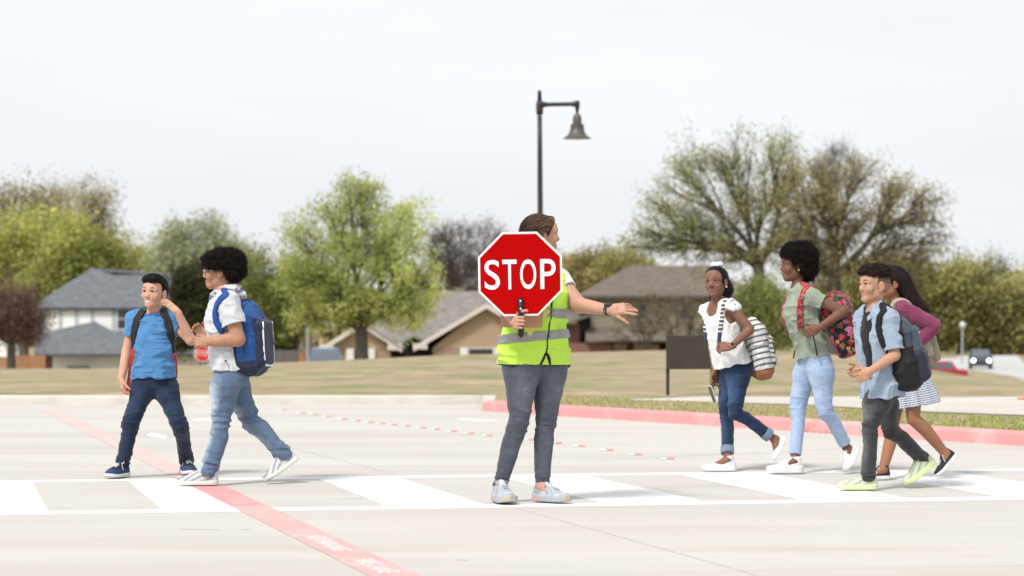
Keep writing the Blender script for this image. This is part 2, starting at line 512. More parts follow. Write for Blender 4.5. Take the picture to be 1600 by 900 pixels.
def worn_paint(name, c, c_under, amount, scale=14, stretch=(1, 1, 1)):
    """Road paint with the concrete showing through where it has worn off."""
    m, n, b = new_mat(name); N, K = n.nodes.new, n.links.new
    b.inputs['Roughness'].default_value = 0.75; b.inputs['Specular IOR Level'].default_value = 0.3
    tcn = N('ShaderNodeTexCoord'); mpn = N('ShaderNodeMapping'); mpn.inputs['Scale'].default_value = stretch
    K(tcn.outputs['Object'], mpn.inputs['Vector'])
    t = N('ShaderNodeTexNoise'); t.inputs['Scale'].default_value = scale; t.inputs['Detail'].default_value = 8; t.inputs['Roughness'].default_value = 0.7
    K(mpn.outputs[0], t.inputs['Vector'])
    r = N('ShaderNodeMapRange'); r.inputs['From Min'].default_value, r.inputs['From Max'].default_value = 0.62 - amount, 0.72 - amount * 0.6
    K(t.outputs[0], r.inputs['Value'])
    x = N('ShaderNodeMix'); x.data_type = 'RGBA'; x.inputs[6].default_value = (*c, 1); x.inputs[7].default_value = (*c_under, 1)
    K(r.outputs[0], x.inputs[0]); K(x.outputs[2], b.inputs['Base Color'])
    return m
M_WHITE = worn_paint('white_road_paint', (.655, .66, .66), (.56, .545, .52), .10, 7, (1, 2.5, 1))
M_RED = worn_paint('faded_red_paint', (.555, .345, .335), (.53, .43, .41), .16, 3.0)
M_REDF = worn_paint('pale_red_paint', (.57, .42, .40), (.53, .47, .44), .14, 2.2)
M_REDK = worn_paint('kerb_red_paint', (.60, .265, .262), (.62, .37, .36), .13, 1.6)
M_WTXT = worn_paint('white_stencil_paint', (.62, .44, .43), (.60, .33, .325), .20, 12)
M_WLANE = worn_paint('white_lane_stencil', (.70, .67, .66), (.58, .46, .45), .06, 16)
M_KERB = mat('kerb_concrete', (.52, .49, .44), .9, .14, 3, .2, 50)
M_STAIN = mat('dark_stain', (.20, .19, .175), .9, .3, 20)

def setting(o): o['kind'] = 'structure'; return o

# paved lot
v = [(-60, -12, 0), (60, -12, 0), (60, 33.5, 0), (-60, 33.5, 0)]
setting(link_mesh('parking_lot', v, [(0, 1, 2, 3)], M_CONC, smooth=False))

# grass field, its crest, and the lower ground beyond, out to the horizon
xs = np.concatenate([np.linspace(-900, -70, 14), np.linspace(-64, 64, 129), [-.346, -.34], np.linspace(70, 900, 14)]); xs.sort()
tt = np.concatenate([np.linspace(0, 1, 90) ** 1.5 * 130, np.linspace(140, 2600, 24)])
X, T_ = np.meshgrid(xs, tt, indexing='ij')
Y = np.maximum(kerb_y(X), -12) + 0.128 + T_
Z = ground_z(X, Y)
nx, nt_ = X.shape
vv = np.stack([X, Y, Z], -1).reshape(-1, 3)
ii, jj = np.meshgrid(np.arange(nx - 1), np.arange(nt_ - 1), indexing='ij')
q = (ii * nt_ + jj).ravel()
setting(link_mesh('ground', vv, np.stack([q, q + nt_, q + nt_ + 1, q + 1], 1), M_GRASS))

# kerbs: pale on the left, red round the island
def kerb(name, xs_, m, h=0.12, w=0.13):
    mb = MB(); pr = [(-0.01, -0.01), (0.012, h - 0.03), (0.035, h - 0.004), (0.06, h), (w, h), (w, -0.02)]
    for i, x in enumerate(xs_):
        y = float(kerb_y(np.array(x)))
        x2 = x + 0.01; t = unit(V3(x2 - x, float(kerb_y(np.array(x2))) - y, 0)); n_ = V3(-t[1], t[0], 0)
        mb.v += [tuple(V3(x, y, 0) + n_ * a + V3(0, 0, b)) for a, b in pr]
    k = len(pr)
    for i in range(len(xs_) - 1):
        for j in range(k - 1): mb.f.append((i*k+j, (i+1)*k+j, (i+1)*k+j+1, i*k+j+1))
    mb.f += [tuple(range(k)), tuple((len(xs_)-1)*k + j for j in range(k-1, -1, -1))]
    return setting(mb.build(name, m, smooth=False))
kerb('kerb', [-60, -30, -12, -8, -4, -1.2, -0.346], M_KERB)
mb = MB(); mb.box((-.36, 28.36, -.02), (-.20, 30.73, .119)); setting(mb.build('kerb', M_KERB, bevel=.01))
kerb('red_kerb', [-0.344, -0.1, 0.09, 0.5, 1, 1.6, 2.2, 2.8, 3.4, 4.0, 4.6, 5.4, 7, 9, 12], M_REDK)
# pavement that starts behind the island and widens to the right
pav = [(985, 625.2), (1100, 621), (1300, 621), (1450, 622), (1640, 621), (1900, 620), (1900, 657), (1600, 649), (1448, 643.5), (1240, 632), (1100, 628.2), (985, 625.8)]
mb = MB(); mb.poly([G(a, b, 0.117) for a, b in pav], 0.012); setting(mb.build('pavement', M_CONC2))
# road in the distance
rd = [(1600, 640), (1475, 600), (1440, 578), (1452, 566), (1478, 556.5), (1590, 556), (1606, 575), (1720, 640)]
mb = MB(); mb.poly([G(a, b, -2.57) for a, b in rd], 0.05); setting(mb.build('road', M_ROAD))

# ---- painted markings (sheets a few millimetres above the lot)
def sheet(name, polys, m, z, px=True):
    mb = MB()
    for p in polys: mb.poly([G(a, b, z) if px else V3(a, b, z) for a, b in p])
    for i, f in enumerate(mb.f):
        a, b, c = (np.array(mb.v[k]) for k in f[:3])
        if np.cross(b - a, c - a)[2] < 0: mb.f[i] = tuple(reversed(f))
    return setting(mb.build(name, m))
top = lambda x: 752.2 - 0.0119 * x
bot = lambda x: 802.5 - 0.0152 * x
# border lines of the crossing
xs_ = np.linspace(-500, 2100, 27)
far_line = [[(a, top(a) - 1.6), (b, top(b) - 1.6), (b, top(b) + 2.2), (a, top(a) + 2.2)] for a, b in zip(xs_[:-1], xs_[1:])]
near_line = [[(a, bot(a) - 3.2), (b, bot(b) - 3.2), (b, bot(b) + 2.6), (a, bot(a) + 2.6)] for a, b in zip(xs_[:-1], xs_[1:])]
sheet('crosswalk_edge_markings', far_line + near_line, M_WHITE, 0.0006)
bars = [(-420, -250, -370, -200), (-90, 50, -100, 77), (199, 313, 254, 390), (495, 622, 607, 765), (775, 912, 945, 1110), (1055, 1195, 1257, 1430),
        (1335, 1480, 1567, 1745), (1620, 1770, 1880, 2060)]
sheet('crosswalk_bar_markings', [[(a, top(a) + 1), (b, top(b) + 1), (d, bot(d) - 1), (c, bot(c) - 1)] for a, b, c, d in bars], M_WHITE, 0.0010)
# red line that runs away from the camera, pale where it is most worn
g1, g2, g3 = G(617, 900), G(300, 758), G(78, 641)
LDIR = unit(g1 - g3)
LNRM = V3(-LDIR[1], LDIR[0], 0)
LMID = lambda d: g3 + LDIR * d
LLEN = float(np.linalg.norm(g1 - g3))
near_d, mid_d = LLEN + 3.0, float((g2 - g3) @ LDIR)
def band(d0, d1, w, z):
    return [tuple((LMID(d) + LNRM * s)[:2]) for d, s in ((d0, -w), (d1, -w), (d1, w), (d0, w))]
cross_d = float((G(392, 790) - g3) @ LDIR)
M_RED2 = worn_paint('red_line_paint', (.58, .285, .278), (.55, .40, .385), .10, 3.0)
sheet('red_line_marking', [band(mid_d + .001, cross_d, 0.10, 0)], M_RED2, 0.0016, px=False)
o = sheet('red_line_marking', [band(cross_d + .001, near_d, 0.10, 0)], M_RED, 0.0016, px=False)
o = sheet('faded_red_line_marking', [band(-0.2, mid_d - 0.001, 0.10, 0)], M_REDF, 0.0016, px=False)
sheet('worn_arrow_markings', [[(712, 655), (722, 653.6), (790, 657.5), (745, 658.5)], [(300, 654.6), (332, 653.6), (350, 656), (306, 657)], [(236, 676), (262, 681), (258, 686), (228, 680)]], M_WHITE, 0.0006)

def text_mesh(name, body, size, m, depth=0.0, bold=0.0):
    c = bpy.data.curves.new(name, 'FONT'); c.body = body; c.size = size; c.align_x, c.align_y = 'CENTER', 'CENTER'; c.extrude = depth; c.offset = bold; c.resolution_u = 6
    o = bpy.data.objects.new(name, c); scene.collection.objects.link(o)
    bpy.context.view_layer.update()
    me = bpy.data.meshes.new_from_object(o.evaluated_get(bpy.context.evaluated_depsgraph_get()))
    bpy.data.objects.remove(o); bpy.data.curves.remove(c)
    me.name = name; me.materials.clear(); me.materials.append(m)
    o = bpy.data.objects.new(name, me); scene.collection.objects.link(o)
    return o
def place_text(o, c, right, up, sx=1.0, sy=1.0):
    r, u = unit(right), unit(up); n = np.cross(r, u)
    M_ = np.array([[r[0]*sx, u[0]*sy, n[0], c[0]], [r[1]*sx, u[1]*sy, n[1], c[1]], [r[2]*sx, u[2]*sy, n[2], c[2]]])
    co = np.empty(len(o.data.vertices) * 3, f32); o.data.vertices.foreach_get('co', co)
    w = np.c_[co.reshape(-1, 3), np.ones(len(co) // 3)] @ M_.T
    o.data.vertices.foreach_set('co', w.astype(f32).ravel()); o.data.update()
    return o
def shift_to(o, parent):
    """Hang a mesh that is in world coordinates under its thing."""
    off = ORIGIN[parent]
    co = np.empty(len(o.data.vertices) * 3, f32); o.data.vertices.foreach_get('co', co)
    o.data.vertices.foreach_set('co', (co.reshape(-1, 3) - off.astype(f32)).ravel()); o.data.update(); o.parent = parent; ORIGIN[o] = off
    return o
for txt, pxy, sz in (('NO PARKING', (532, 848), .125), ('FIRE LANE', (606, 884), .125), ('NO PARKING', (452, 806), .10)):
    p = G(*pxy); d = float((p - g3) @ LDIR)
    if pxy[0] == 452: continue
    o = text_mesh('lane_lettering_marking', txt, sz, M_WLANE, .0005)
    place_text(o, LMID(d) + V3(0, 0, .0020), LDIR, LNRM, 1.05, 1.0); setting(o)
# stencil on the red kerb's face
p0_ = V3(2.80, float(kerb_y(np.array(2.86))), 0); kd = unit(V3(1, -1.80, 0)); kn = unit(V3(-1.80, -1, 0))
for txt, off in (('FIRE LANE', 0.0),):
    o = text_mesh('kerb_lettering_marking', txt, 0.105, M_WTXT)
    place_text(o, p0_ + kd * off + kn * 0.006 + V3(0, 0, .058), kd, V3(0, 0, 1), 1.5, 1.0); setting(o)

# joints and cracks in the concrete
def groove(name, pts, w=0.012, m=M_STAIN):
    ps = [G(a, b)[:2] for a, b in pts]; poly = []
    l, r = [], []
    for i, p in enumerate(ps):
        t = unit(np.append(ps[min(i+1, len(ps)-1)] - ps[max(i-1, 0)], 0)); n_ = V3(-t[1], t[0], 0)[:2]
        ww = w * (0.5 + rng.random())
        l.append(tuple(p + n_ * ww / 2)); r.append(tuple(p - n_ * ww / 2))
    mb = MB(); n0 = len(ps)
    mb.v = [(*a, .0004) for a in l] + [(*a, .0004) for a in r]
    mb.f = [(i, i + n0, i + n0 + 1, i + 1) for i in range(n0 - 1)]
    for i, f in enumerate(mb.f):
        a, b, c = (np.array(mb.v[k]) for k in f[:3])
        if np.cross(b - a, c - a)[2] < 0: mb.f[i] = tuple(reversed(f))
    return setting(mb.build(name, m))
M_JOINT = mat('joint_filler', (.32, .30, .275), .9, .2, 30)
def jit(a, b, n, j): return [(lerp(a[0], b[0], t), lerp(a[1], b[1], t) + random.uniform(-j, j)) for t in np.linspace(0, 1, n)]
groove('concrete_joint', jit((440, 696), (618, 742), 12, .2), .010, M_JOINT)
groove('concrete_joint', jit((806, 794), (1215, 908), 40, .35), .006, M_JOINT)
groove('concrete_joint', jit((760, 900), (1700, 882), 20, .3), .005, M_JOINT)
groove('concrete_joint', jit((-100, 640), (1000, 703), 20, .2), .006, M_JOINT)
groove('concrete_joint', jit((930, 719), (1560, 690), 20, .2), .02, M_JOINT)
for a, b, w in (((376, 827.6), (391, 828.2), .016), ((714, 875), (730, 875.4), .018), ((283, 827.2), (345, 828.4), .012), ((948, 694.5), (990, 695), .02), ((870, 694), (884, 693.5), .02),
                ((520, 780), (570, 778.5), .012), ((1330, 868), (1336, 868.3), .01), ((1500, 849), (1506, 849.2), .01), ((1075, 862), (1079, 862.1), .01)):
    groove('ground_stain', jit(a, b, 6, .15), w)

# raised pavement markers: a white and a red half, in a row
MK = [(441, 641), (470, 645.5), (490, 648), (511, 651), (535, 655.5), (556, 657.5), (576, 660), (594, 662), (612, 664), (633, 666), (657, 668.5), (679, 671), (705, 674), (732, 677.5),
      (760, 681), (826, 687.5), (868, 692.5), (904, 697.5), (948, 703.5), (992, 710.5), (1042, 717)]
M_MRED = mat('red_reflector', (.55, .23, .20), .35); M_MWH = mat('white_reflector', (.60, .59, .57), .5)
grp = 'raised markers in a row across the lot'
p = G(0, 700) * 0
root = thing('pavement_marker', (0, 0, 0), 'small red and white raised pavement marker on the pale concrete, one of a row', 'road marker', grp)
def wedge(mb, x0, x1, y0, y1, h):
    mb.add([(x0, y0, 0), (x1, y0, 0), (x1, y1, 0), (x0, y1, 0), (x0 + .006, y0 + .02, h), (x1 - .006, y0 + .02, h), (x1 - .006, y1 - .02, h), (x0 + .006, y1 - .02, h)],
           [(0,3,2,1),(4,5,6,7),(0,1,5,4),(1,2,6,5),(2,3,7,6),(3,0,4,7)])
a_ = MB(); wedge(a_, -.050, -.002, -.04, .04, .009); a_ = a_.build('white_half', M_MWH, root)
b_ = MB(); wedge(b_, 0.0, .055, -.04, .04, .011); b_ = b_.build('red_half', M_MRED, root)
lab_ = ['paler', 'worn', 'clean']
for i, (px, py) in enumerate(MK):
    g = G(px, py, .002)
    if i == 0: r_ = root
    else:
        r_ = root.copy(); scene.collection.objects.link(r_)
        for ch in (a_, b_):
            c_ = ch.copy(); scene.collection.objects.link(c_); c_.parent = r_
    r_.location = tuple(g); ORIGIN[r_] = g

# ------------------------------------------------------------------ grass blades on the field and the island
def blades(n, xr, pick, hmin, hmax, cols):
    x = rng.uniform(xr[0], xr[1], n); y = pick(x, rng.random(n))
    z = ground_z(x, y); h = rng.uniform(hmin, hmax, n) * (0.6 + y / 60); a = rng.uniform(0, np.pi, n); w = 0.006 + 0.00035 * y
    lx, ly = np.cos(a) * w, np.sin(a) * w; bx, by = rng.normal(0, .35, n) * h, rng.normal(0, .35, n) * h
    v = np.stack([np.stack([x - lx, y - ly, z - .01], 1), np.stack([x + lx, y + ly, z - .01], 1), np.stack([x + bx, y + by, z + h], 1)], 1).reshape(-1, 3)
    c = np.asarray(cols)[rng.integers(0, len(cols), n)] * rng.uniform(.7, 1.3, (n, 1))
    g = vnoise(np.stack([x, y * .6, z * 0], 1), .35)
    c = np.where((g > .58)[:, None], c * np.array([.75, .95, .55]), c)
    return v, np.arange(3 * n).reshape(-1, 3), np.repeat(c, 3, 0)
GC = [(.47, .38, .23), (.42, .33, .20), (.50, .41, .27), (.36, .34, .17), (.30, .31, .12)]
v1 = blades(2600, (-9, 13), lambda x, t: kerb_y(x) + .22 + t ** 1.3 * 9, .010, .026, GC)
GC2 = [(.46, .46, .18), (.50, .44, .24), (.54, .46, .29), (.40, .43, .15)]
v2 = blades(9000, (0.2, 6), lambda x, t: kerb_y(x) + .2 + t * 4, .012, .035, GC2)
o = link_mesh('grass', v2[0], v2[1], leaf_mat('grass_blades'), col=v2[2], smooth=False)
o['kind'] = 'stuff'
# ------------------------------------------------------------------ trees
M_LEAF = leaf_mat('leaves')
M_BARK = mat('bark', (.105, .085, .068), .95, .35, 6, .5, 20, stretch=(1, 1, .25))
M_BARKD = mat('dark_bark', (.085, .073, .06), .95, .35, 6, .5, 20, stretch=(1, 1, .25))

def prisms(A, B, ra, rb):
    """Many three-sided twigs at once."""
    A, B = np.asarray(A), np.asarray(B); n = len(A); d = B - A; d /= np.maximum(np.linalg.norm(d, axis=1, keepdims=True), 1e-6)
    s = np.cross(d, np.where(np.abs(d[:, 2:3]) < .9, [[0, 0, 1.0]], [[0, 1.0, 0]])); s /= np.maximum(np.linalg.norm(s, axis=1, keepdims=True), 1e-6); u = np.cross(d, s)
    vs = []
    for P_, r in ((A, ra), (B, rb)):
        r = np.broadcast_to(np.asarray(r, float).reshape(-1, 1), (n, 1))
        for k in range(3):
            an = 2 * math.pi * k / 3; vs.append(P_ + (s * math.cos(an) + u * math.sin(an)) * r)
    v = np.stack(vs, 1).reshape(-1, 3); b = (np.arange(n) * 6)[:, None]
    f = np.concatenate([np.concatenate([b + k, b + (k+1) % 3, b + 3 + (k+1) % 3, b + 3 + k], 1) for k in range(3)])
    return v, f

def kmeans(p, k, it=6):
    c = p[rng.choice(len(p), min(k, len(p)), replace=False)]
    for _ in range(it):
        l = np.argmin(((p[:, None] - c[None]) ** 2).sum(-1), 1)
        c = np.array([p[l == i].mean(0) if (l == i).any() else c[i] for i in range(len(c))])
    return l, c

def quads(c, s, up=0.0):
    n = len(c); a = rng.normal(size=(n, 3)); a[:, 2] += up; a /= np.linalg.norm(a, axis=1, keepdims=True)
    b = np.cross(a, rng.normal(size=(n, 3))); b /= np.maximum(np.linalg.norm(b, axis=1, keepdims=True), 1e-6)
    s = np.asarray(s).reshape(-1, 1); a = a * s; b = b * s * .55
    v = np.stack([c - a, c + b * .9 - a * .1, c + a, c - b * .9 + a * .1], 1).reshape(-1, 3)
    return v, np.arange(4 * n).reshape(-1, 4)

def curve(a, b, bend, n=5):
    m = (a + b) / 2 + bend
    t = np.linspace(0, 1, n)[:, None]
    return (1-t)**2 * a + 2*t*(1-t) * m + t*t * b

def tree(name, label, D, base, fork, lobes, nt=160, n1=6, n2=5, leaves=45, leaf=.11, cols=((.14, .17, .03),), r0=.22, bark=None, spread=.35, depth=1.0, twig=.014, shell=.45,
         twigs=3, lean=0.0, group=None, cat='tree', zb=None, crown='crown', lvar=.35):
    bark = bark or M_BARK
    bp = P(base, HZ, D); bp[2] = float(ground_z(bp[0], D)) - .05 if zb is None else zb
    fk = P(fork[0], fork[1], D)
    w = np.array([l[2] * l[3] for l in lobes], float); w /= w.sum()
    sel = rng.choice(len(lobes), nt, p=w); T = np.zeros((nt, 3))
    for i, s in enumerate(sel):
        px, py, rx, ry = lobes[s]; d = rng.normal(size=3); d /= np.linalg.norm(d); r = (shell + (1 - shell) * rng.random()) ** 0.6 * (0.88 + .2 * rng.random())
        c = P(px, py, D); m_ = D / FOC
        T[i] = c + d * r * V3(rx * m_, rx * m_ * depth * .9, ry * m_)
    root = thing(name, bp, label, cat, group)
    mb = MB()
    tp = curve(bp, fk, V3(rng.normal() * .1, 0, 0) * (fk[2] - bp[2]) * .5, 6)
    mb.tube(tp, [r0 * f for f in (1.35, 1.05, .96, .9, .86, .8)], 8)
    l1, c1 = kmeans(T, n1); A, B, RA, RB = [], [], [], []
    for i in range(len(c1)):
        pts = T[l1 == i]
        if len(pts) == 0: continue
        e1 = lerp(fk, c1[i], .5) + rng.normal(size=3) * .15; rr = r0 * .5 * (len(pts) / nt * n1) ** .4
        hl = np.linalg.norm(e1 - fk)
        cv = curve(fk - (fk - bp) * .03, e1, V3(rng.normal() * .12, rng.normal() * .1, .10 + rng.normal() * .05) * hl, 6); mb.tube(cv, np.linspace(rr, rr * .55, 6), 6)
        l2, c2 = kmeans(pts, n2)
        for j in range(len(c2)):
            p2 = pts[l2 == j]
            if len(p2) == 0: continue
            e2 = lerp(e1, c2[j], .72); h2 = np.linalg.norm(e2 - e1)
            cv = curve(e1, e2, rng.normal(size=3) * .12 * h2, 4); mb.tube(cv, np.linspace(rr * .5, rr * .2, 4), 5)
            for p in p2:
                st = cv[rng.integers(2, 4)]; mid = (st + p) / 2 + rng.normal(size=3) * .1 * np.linalg.norm(p - st)
                A += [st, mid]; B += [mid, p]; RA += [rr * .18, max(rr * .12, twig)]; RB += [max(rr * .12, twig), twig * .7]
                for _ in range(twigs):
                    t = rng.random(); q_ = lerp(mid, p, t); dr = (p - mid) * .5 + rng.normal(size=3) * spread * 1.1
                    A.append(q_); B.append(q_ + dr); RA.append(twig * .8); RB.append(twig * .35)
    v, f = prisms(np.array(A), np.array(B), np.array(RA), np.array(RB))
    n0 = len(mb.v)
    mb.v += [tuple(p) for p in v]; mb.f += [tuple(int(k) + n0 for k in q) for q in f]
    mb.build('trunk', bark, root, smooth=True)
    if leaves:
        ends = np.concatenate([T, np.array(B)[2::2][:]]) if twigs else T
        k = int(nt * leaves * 1.7); idx = rng.integers(0, len(ends), k)
        c = ends[idx] + np.clip(rng.normal(size=(k, 3)), -1.7, 1.7) * spread * np.array([1, 1, .8])
        v, f = quads(c, leaf * .78 * rng.uniform(.6, 1.3, k), .2)
        cols = np.asarray(cols, float)
        pick = (rng.random(nt + len(ends)) * len(cols)).astype(int)[idx]             # a shoot has one tint
        swap = rng.random(k) < .35; pick = np.where(swap, rng.integers(0, len(cols), k), pick)
        tone = rng.uniform(.78, 1.25, len(c1))                      # whole limbs leaf out earlier or later
        lt = l1[np.minimum(idx, len(T) - 1)] if not twigs else np.concatenate([l1, np.argmin(((ends[len(T):, None] - c1[None]) ** 2).sum(-1), 1)])[idx]
        cc = cols[pick] * rng.uniform(1 - lvar, 1 + lvar, (k, 1)) * tone[lt][:, None]
        link_mesh(crown, v, f, M_LEAF, root, col=np.repeat(cc, 4, 0), smooth=False)
    return root

YG = ((.55, .60, .18), (.46, .51, .14), (.61, .64, .25), (.37, .41, .11))
OL = ((.43, .41, .145), (.33, .325, .115), (.54, .49, .19), (.255, .25, .10))
DK = ((.058, .068, .026), (.042, .054, .02), (.085, .09, .034), (.11, .11, .042))
PALE = ((0.465, 0.484, 0.304), (0.358, 0.404, 0.215), (0.572, 0.579, 0.411), (0.268, 0.316, 0.143))
TAN = ((0.456, 0.370, 0.180), (0.552, 0.426, 0.228), (0.336, 0.291, 0.120), (0.312, 0.314, 0.096))
RB = ((0.195, 0.111, 0.091), (0.143, 0.091, 0.075), (0.234, 0.137, 0.111))
BRN = ((0.163, 0.130, 0.104), (0.208, 0.163, 0.124), (0.130, 0.111, 0.091))

tree('tree', 'tall feathery yellow-green tree, half out of frame behind the dark red bush', 175, 30, (35, 430), [(20, 350, 70, 70), (70, 325, 45, 55), (-30, 350, 60, 70)], 200, 7, 5, 40, .14, TAN + OL[:2], .3, twigs=4, spread=.42)
tree('tree', 'tall feathery bare-topped tree above the slate roof', 180, 135, (128, 430), [(115, 330, 55, 62), (155, 335, 32, 50), (130, 370, 50, 40)], 190, 6, 5, 26, .13, TAN + OL[:1], .28, twigs=5, spread=.42)
tree('tree', 'leafy olive-green tree by the left edge of the picture, below the feathery trees', 165, 40, (40, 490), [(30, 400, 60, 75), (75, 420, 50, 60), (-10, 420, 50, 70)], 190, 6, 5, 60, .17, ((.46, .48, .13), (.37, .39, .10), (.53, .53, .18), (.25, .27, .08)), .3, spread=.5)
tree('tree', 'leafy olive-green tree just left of the slate roof peak', 160, 120, (115, 490), [(125, 395, 55, 52), (95, 440, 50, 45), (165, 410, 30, 35), (60, 455, 40, 30)], 180, 6, 5, 60, .17, ((.46, .48, .13), (.37, .39, .10), (.53, .53, .18), (.25, .27, .08)), .28, spread=.5)
tree('tree', 'leafless reddish brown tree beside the white house, dark trunk over the wooden fence', 112, 17, (18, 535), [(20, 488, 46, 44), (48, 505, 24, 34), (-15, 490, 40, 45)], 240, 7, 6, 50, .07, RB, .22, M_BARKD, spread=.3, twigs=6, twig=.012)
tree('tree', 'pale grey-green blossoming tree behind the slate roof', 195, 315, (315, 470), [(312, 385, 58, 52), (355, 415, 45, 45), (272, 405, 35, 38), (385, 430, 32, 35)], 200, 6, 5, 62, .17, PALE, .28, spread=.5)
tree('tree', 'low yellow-green tree between the feathery tree and the pale blossoming tree', 210, 215, (215, 460), [(200, 405, 32, 36), (235, 425, 35, 32), (175, 425, 28, 30)], 120, 5, 5, 55, .18, ((0.384, 0.384, 0.112), (0.320, 0.336, 0.096), (0.448, 0.416, 0.160)), .22, spread=.5)
tree('tree', 'dark evergreen tree at the right end of the slate-roofed house', 139, 318, (312, 530), [(302, 450, 28, 45), (290, 490, 30, 40), (320, 500, 30, 50), (335, 460, 20, 40), (275, 520, 20, 25)], 200, 6, 5, 85, .13, DK, .22, M_BARKD, spread=.33)
tree('tree', 'large round bright yellow-green tree in front of the tan gabled house', 100, 566, (564, 512), [(560, 345, 95, 62), (500, 380, 75, 75), (630, 385, 65, 80), (560, 430, 110, 75), (480, 440, 55, 50), (650, 450, 48, 45), (555, 300, 32, 24), (600, 295, 25, 24), (505, 310, 25, 24), (495, 488, 60, 34), (640, 488, 55, 34), (565, 480, 60, 35)],
     520, 9, 7, 42, .085, YG, .30, M_BARKD, spread=.21, shell=.3, twig=.009, twigs=3)
tree('tree', 'loose green tree behind the boy with the blue backpack', 145, 425, (422, 510), [(405, 430, 34, 42), (435, 475, 48, 45), (400, 480, 40, 45), (455, 440, 30, 40), (450, 505, 35, 30)], 200, 6, 5, 50, .12, ((0.272, 0.304, 0.072), (0.352, 0.368, 0.096), (0.192, 0.224, 0.064)), .22, spread=.45)
tree('shrub', 'dark shrub beside the red brick building', 150, 440, (440, 548), [(425, 530, 26, 26), (455, 520, 20, 30), (405, 540, 20, 20)], 90, 5, 4, 80, .13, DK, .08, M_BARKD, spread=.32, cat='shrub')
for px, fy, lob, lab in ((712, 440, [(712, 395, 36, 58), (690, 400, 26, 50)], 'bare brown tree rising just right of the big yellow-green tree'),
                         (770, 450, [(765, 395, 38, 50), (800, 410, 30, 45)], 'bare brown tree half hidden behind the stop paddle'),
                         (740, 470, [(738, 440, 46, 45), (690, 455, 35, 40)], 'low bare brown tree behind the chimney of the tan house')):
    tree('bare_tree', lab, 185, px, (px, fy), lob, 190, 7, 6, 22, .09, BRN, .2, M_BARK, spread=.38, twigs=6, twig=.02)
tree('tree', 'olive and tan tree right of the crossing guard, above the brown roof', 195, 905, (905, 480), [(915, 430, 50, 36), (880, 445, 40, 45), (950, 425, 35, 30)], 160, 6, 5, 55, .17, TAN + OL[:2], .25, spread=.48)
tree('tree', 'small olive tree touching the left slope of the brown hip roof', 190, 975, (975, 455), [(975, 415, 32, 24), (1000, 425, 25, 20)], 80, 5, 4, 50, .15, OL + TAN[:1], .2, spread=.42)
tree('oak_tree', 'spreading oak with open green crown behind the girl in the white top', 122, 1185, (1184, 412), [(1100, 305, 88, 72), (1195, 255, 80, 58), (1045, 345, 66, 48), (1150, 360, 95, 60), (1240, 310, 60, 65), (1015, 375, 44, 26), (1080, 255, 38, 36), (1110, 400, 90, 30), (1230, 380, 60, 50)],
     560, 9, 7, 19, .10, ((0.302, 0.336, 0.116), (0.232, 0.267, 0.093), (0.383, 0.394, 0.151), (0.441, 0.394, 0.209)), .36, M_BARKD, spread=.27, shell=.5, twig=.013, twigs=4)
tree('oak_tree', 'spreading oak with brownish crown above the boy in the denim shirt', 116, 1302, (1304, 428), [(1335, 300, 88, 60), (1410, 325, 64, 52), (1285, 345, 75, 55), (1435, 370, 48, 40), (1350, 385, 95, 60), (1250, 395, 60, 40), (1452, 320, 30, 32), (1400, 420, 75, 45), (1300, 430, 80, 40), (1258, 305, 48, 62)],
     580, 9, 7, 19, .095, ((0.371, 0.313, 0.139), (0.290, 0.267, 0.104), (0.441, 0.371, 0.174), (0.232, 0.220, 0.093)), .40, M_BARKD, spread=.27, shell=.45, twig=.013, twigs=4)
tree('bare_tree', 'leafless grey tree top showing between the two oaks', 175, 1310, (1310, 330), [(1312, 258, 36, 38), (1290, 270, 25, 30), (1340, 270, 22, 25)], 170, 6, 5, 0, .1, BRN, .2, mat('grey_bark', (.17, .165, .165), .95, .2), spread=.42, twigs=7, twig=.018)
tree('tree', 'bright green leafy small tree between the two girls in front', 98, 1192, (1192, 530), [(1190, 468, 30, 38), (1168, 492, 26, 34), (1218, 500, 28, 36), (1195, 520, 34, 28)], 190, 6, 5, 70, .085, ((.31, .33, .11), (.24, .265, .085), (.38, .39, .14), (.18, .20, .07)), .09, M_BARKD, spread=.24)
for px, lob, cl, lab in ((1335, [(1330, 470, 52, 48), (1300, 500, 40, 45), (1370, 460, 30, 50)], OL + DK[2:], 'dense olive tree behind the afro girl and the denim boy'),
                         (1425, [(1425, 450, 50, 50), (1400, 490, 40, 50), (1450, 480, 35, 45)], OL + DK[:2], 'dark olive tree behind the girl in the plum cardigan'),
                         (1500, [(1500, 450, 45, 48), (1475, 490, 45, 50), (1530, 490, 35, 45)], OL + DK[:1], 'dense dark olive tree above the red parked car'),
                         (1560, [(1560, 490, 42, 48), (1545, 520, 35, 32), (1595, 505, 35, 45)], OL + DK[2:], 'olive tree above the car with lit headlights')):
    tree('tree', lab, 300, px, (px, 520), lob, 200, 6, 5, 75, .30, cl, .4, M_BARKD, spread=.8, twig=.03)
tree('tree', 'thin sparse tree poking above the dark trees at the right', 310, 1552, (1552, 460), [(1555, 415, 26, 20), (1535, 425, 20, 18)], 80, 5, 4, 10, .2, PALE, .2, spread=.8, twig=.035)
tree('tree', 'pale yellow-green tree at the right edge of the picture', 320, 1596, (1596, 510), [(1592, 455, 26, 26), (1620, 470, 35, 40)], 110, 5, 4, 60, .3, ((0.448, 0.448, 0.160), (0.352, 0.368, 0.128), (0.480, 0.448, 0.224)), .3, spread=.8)
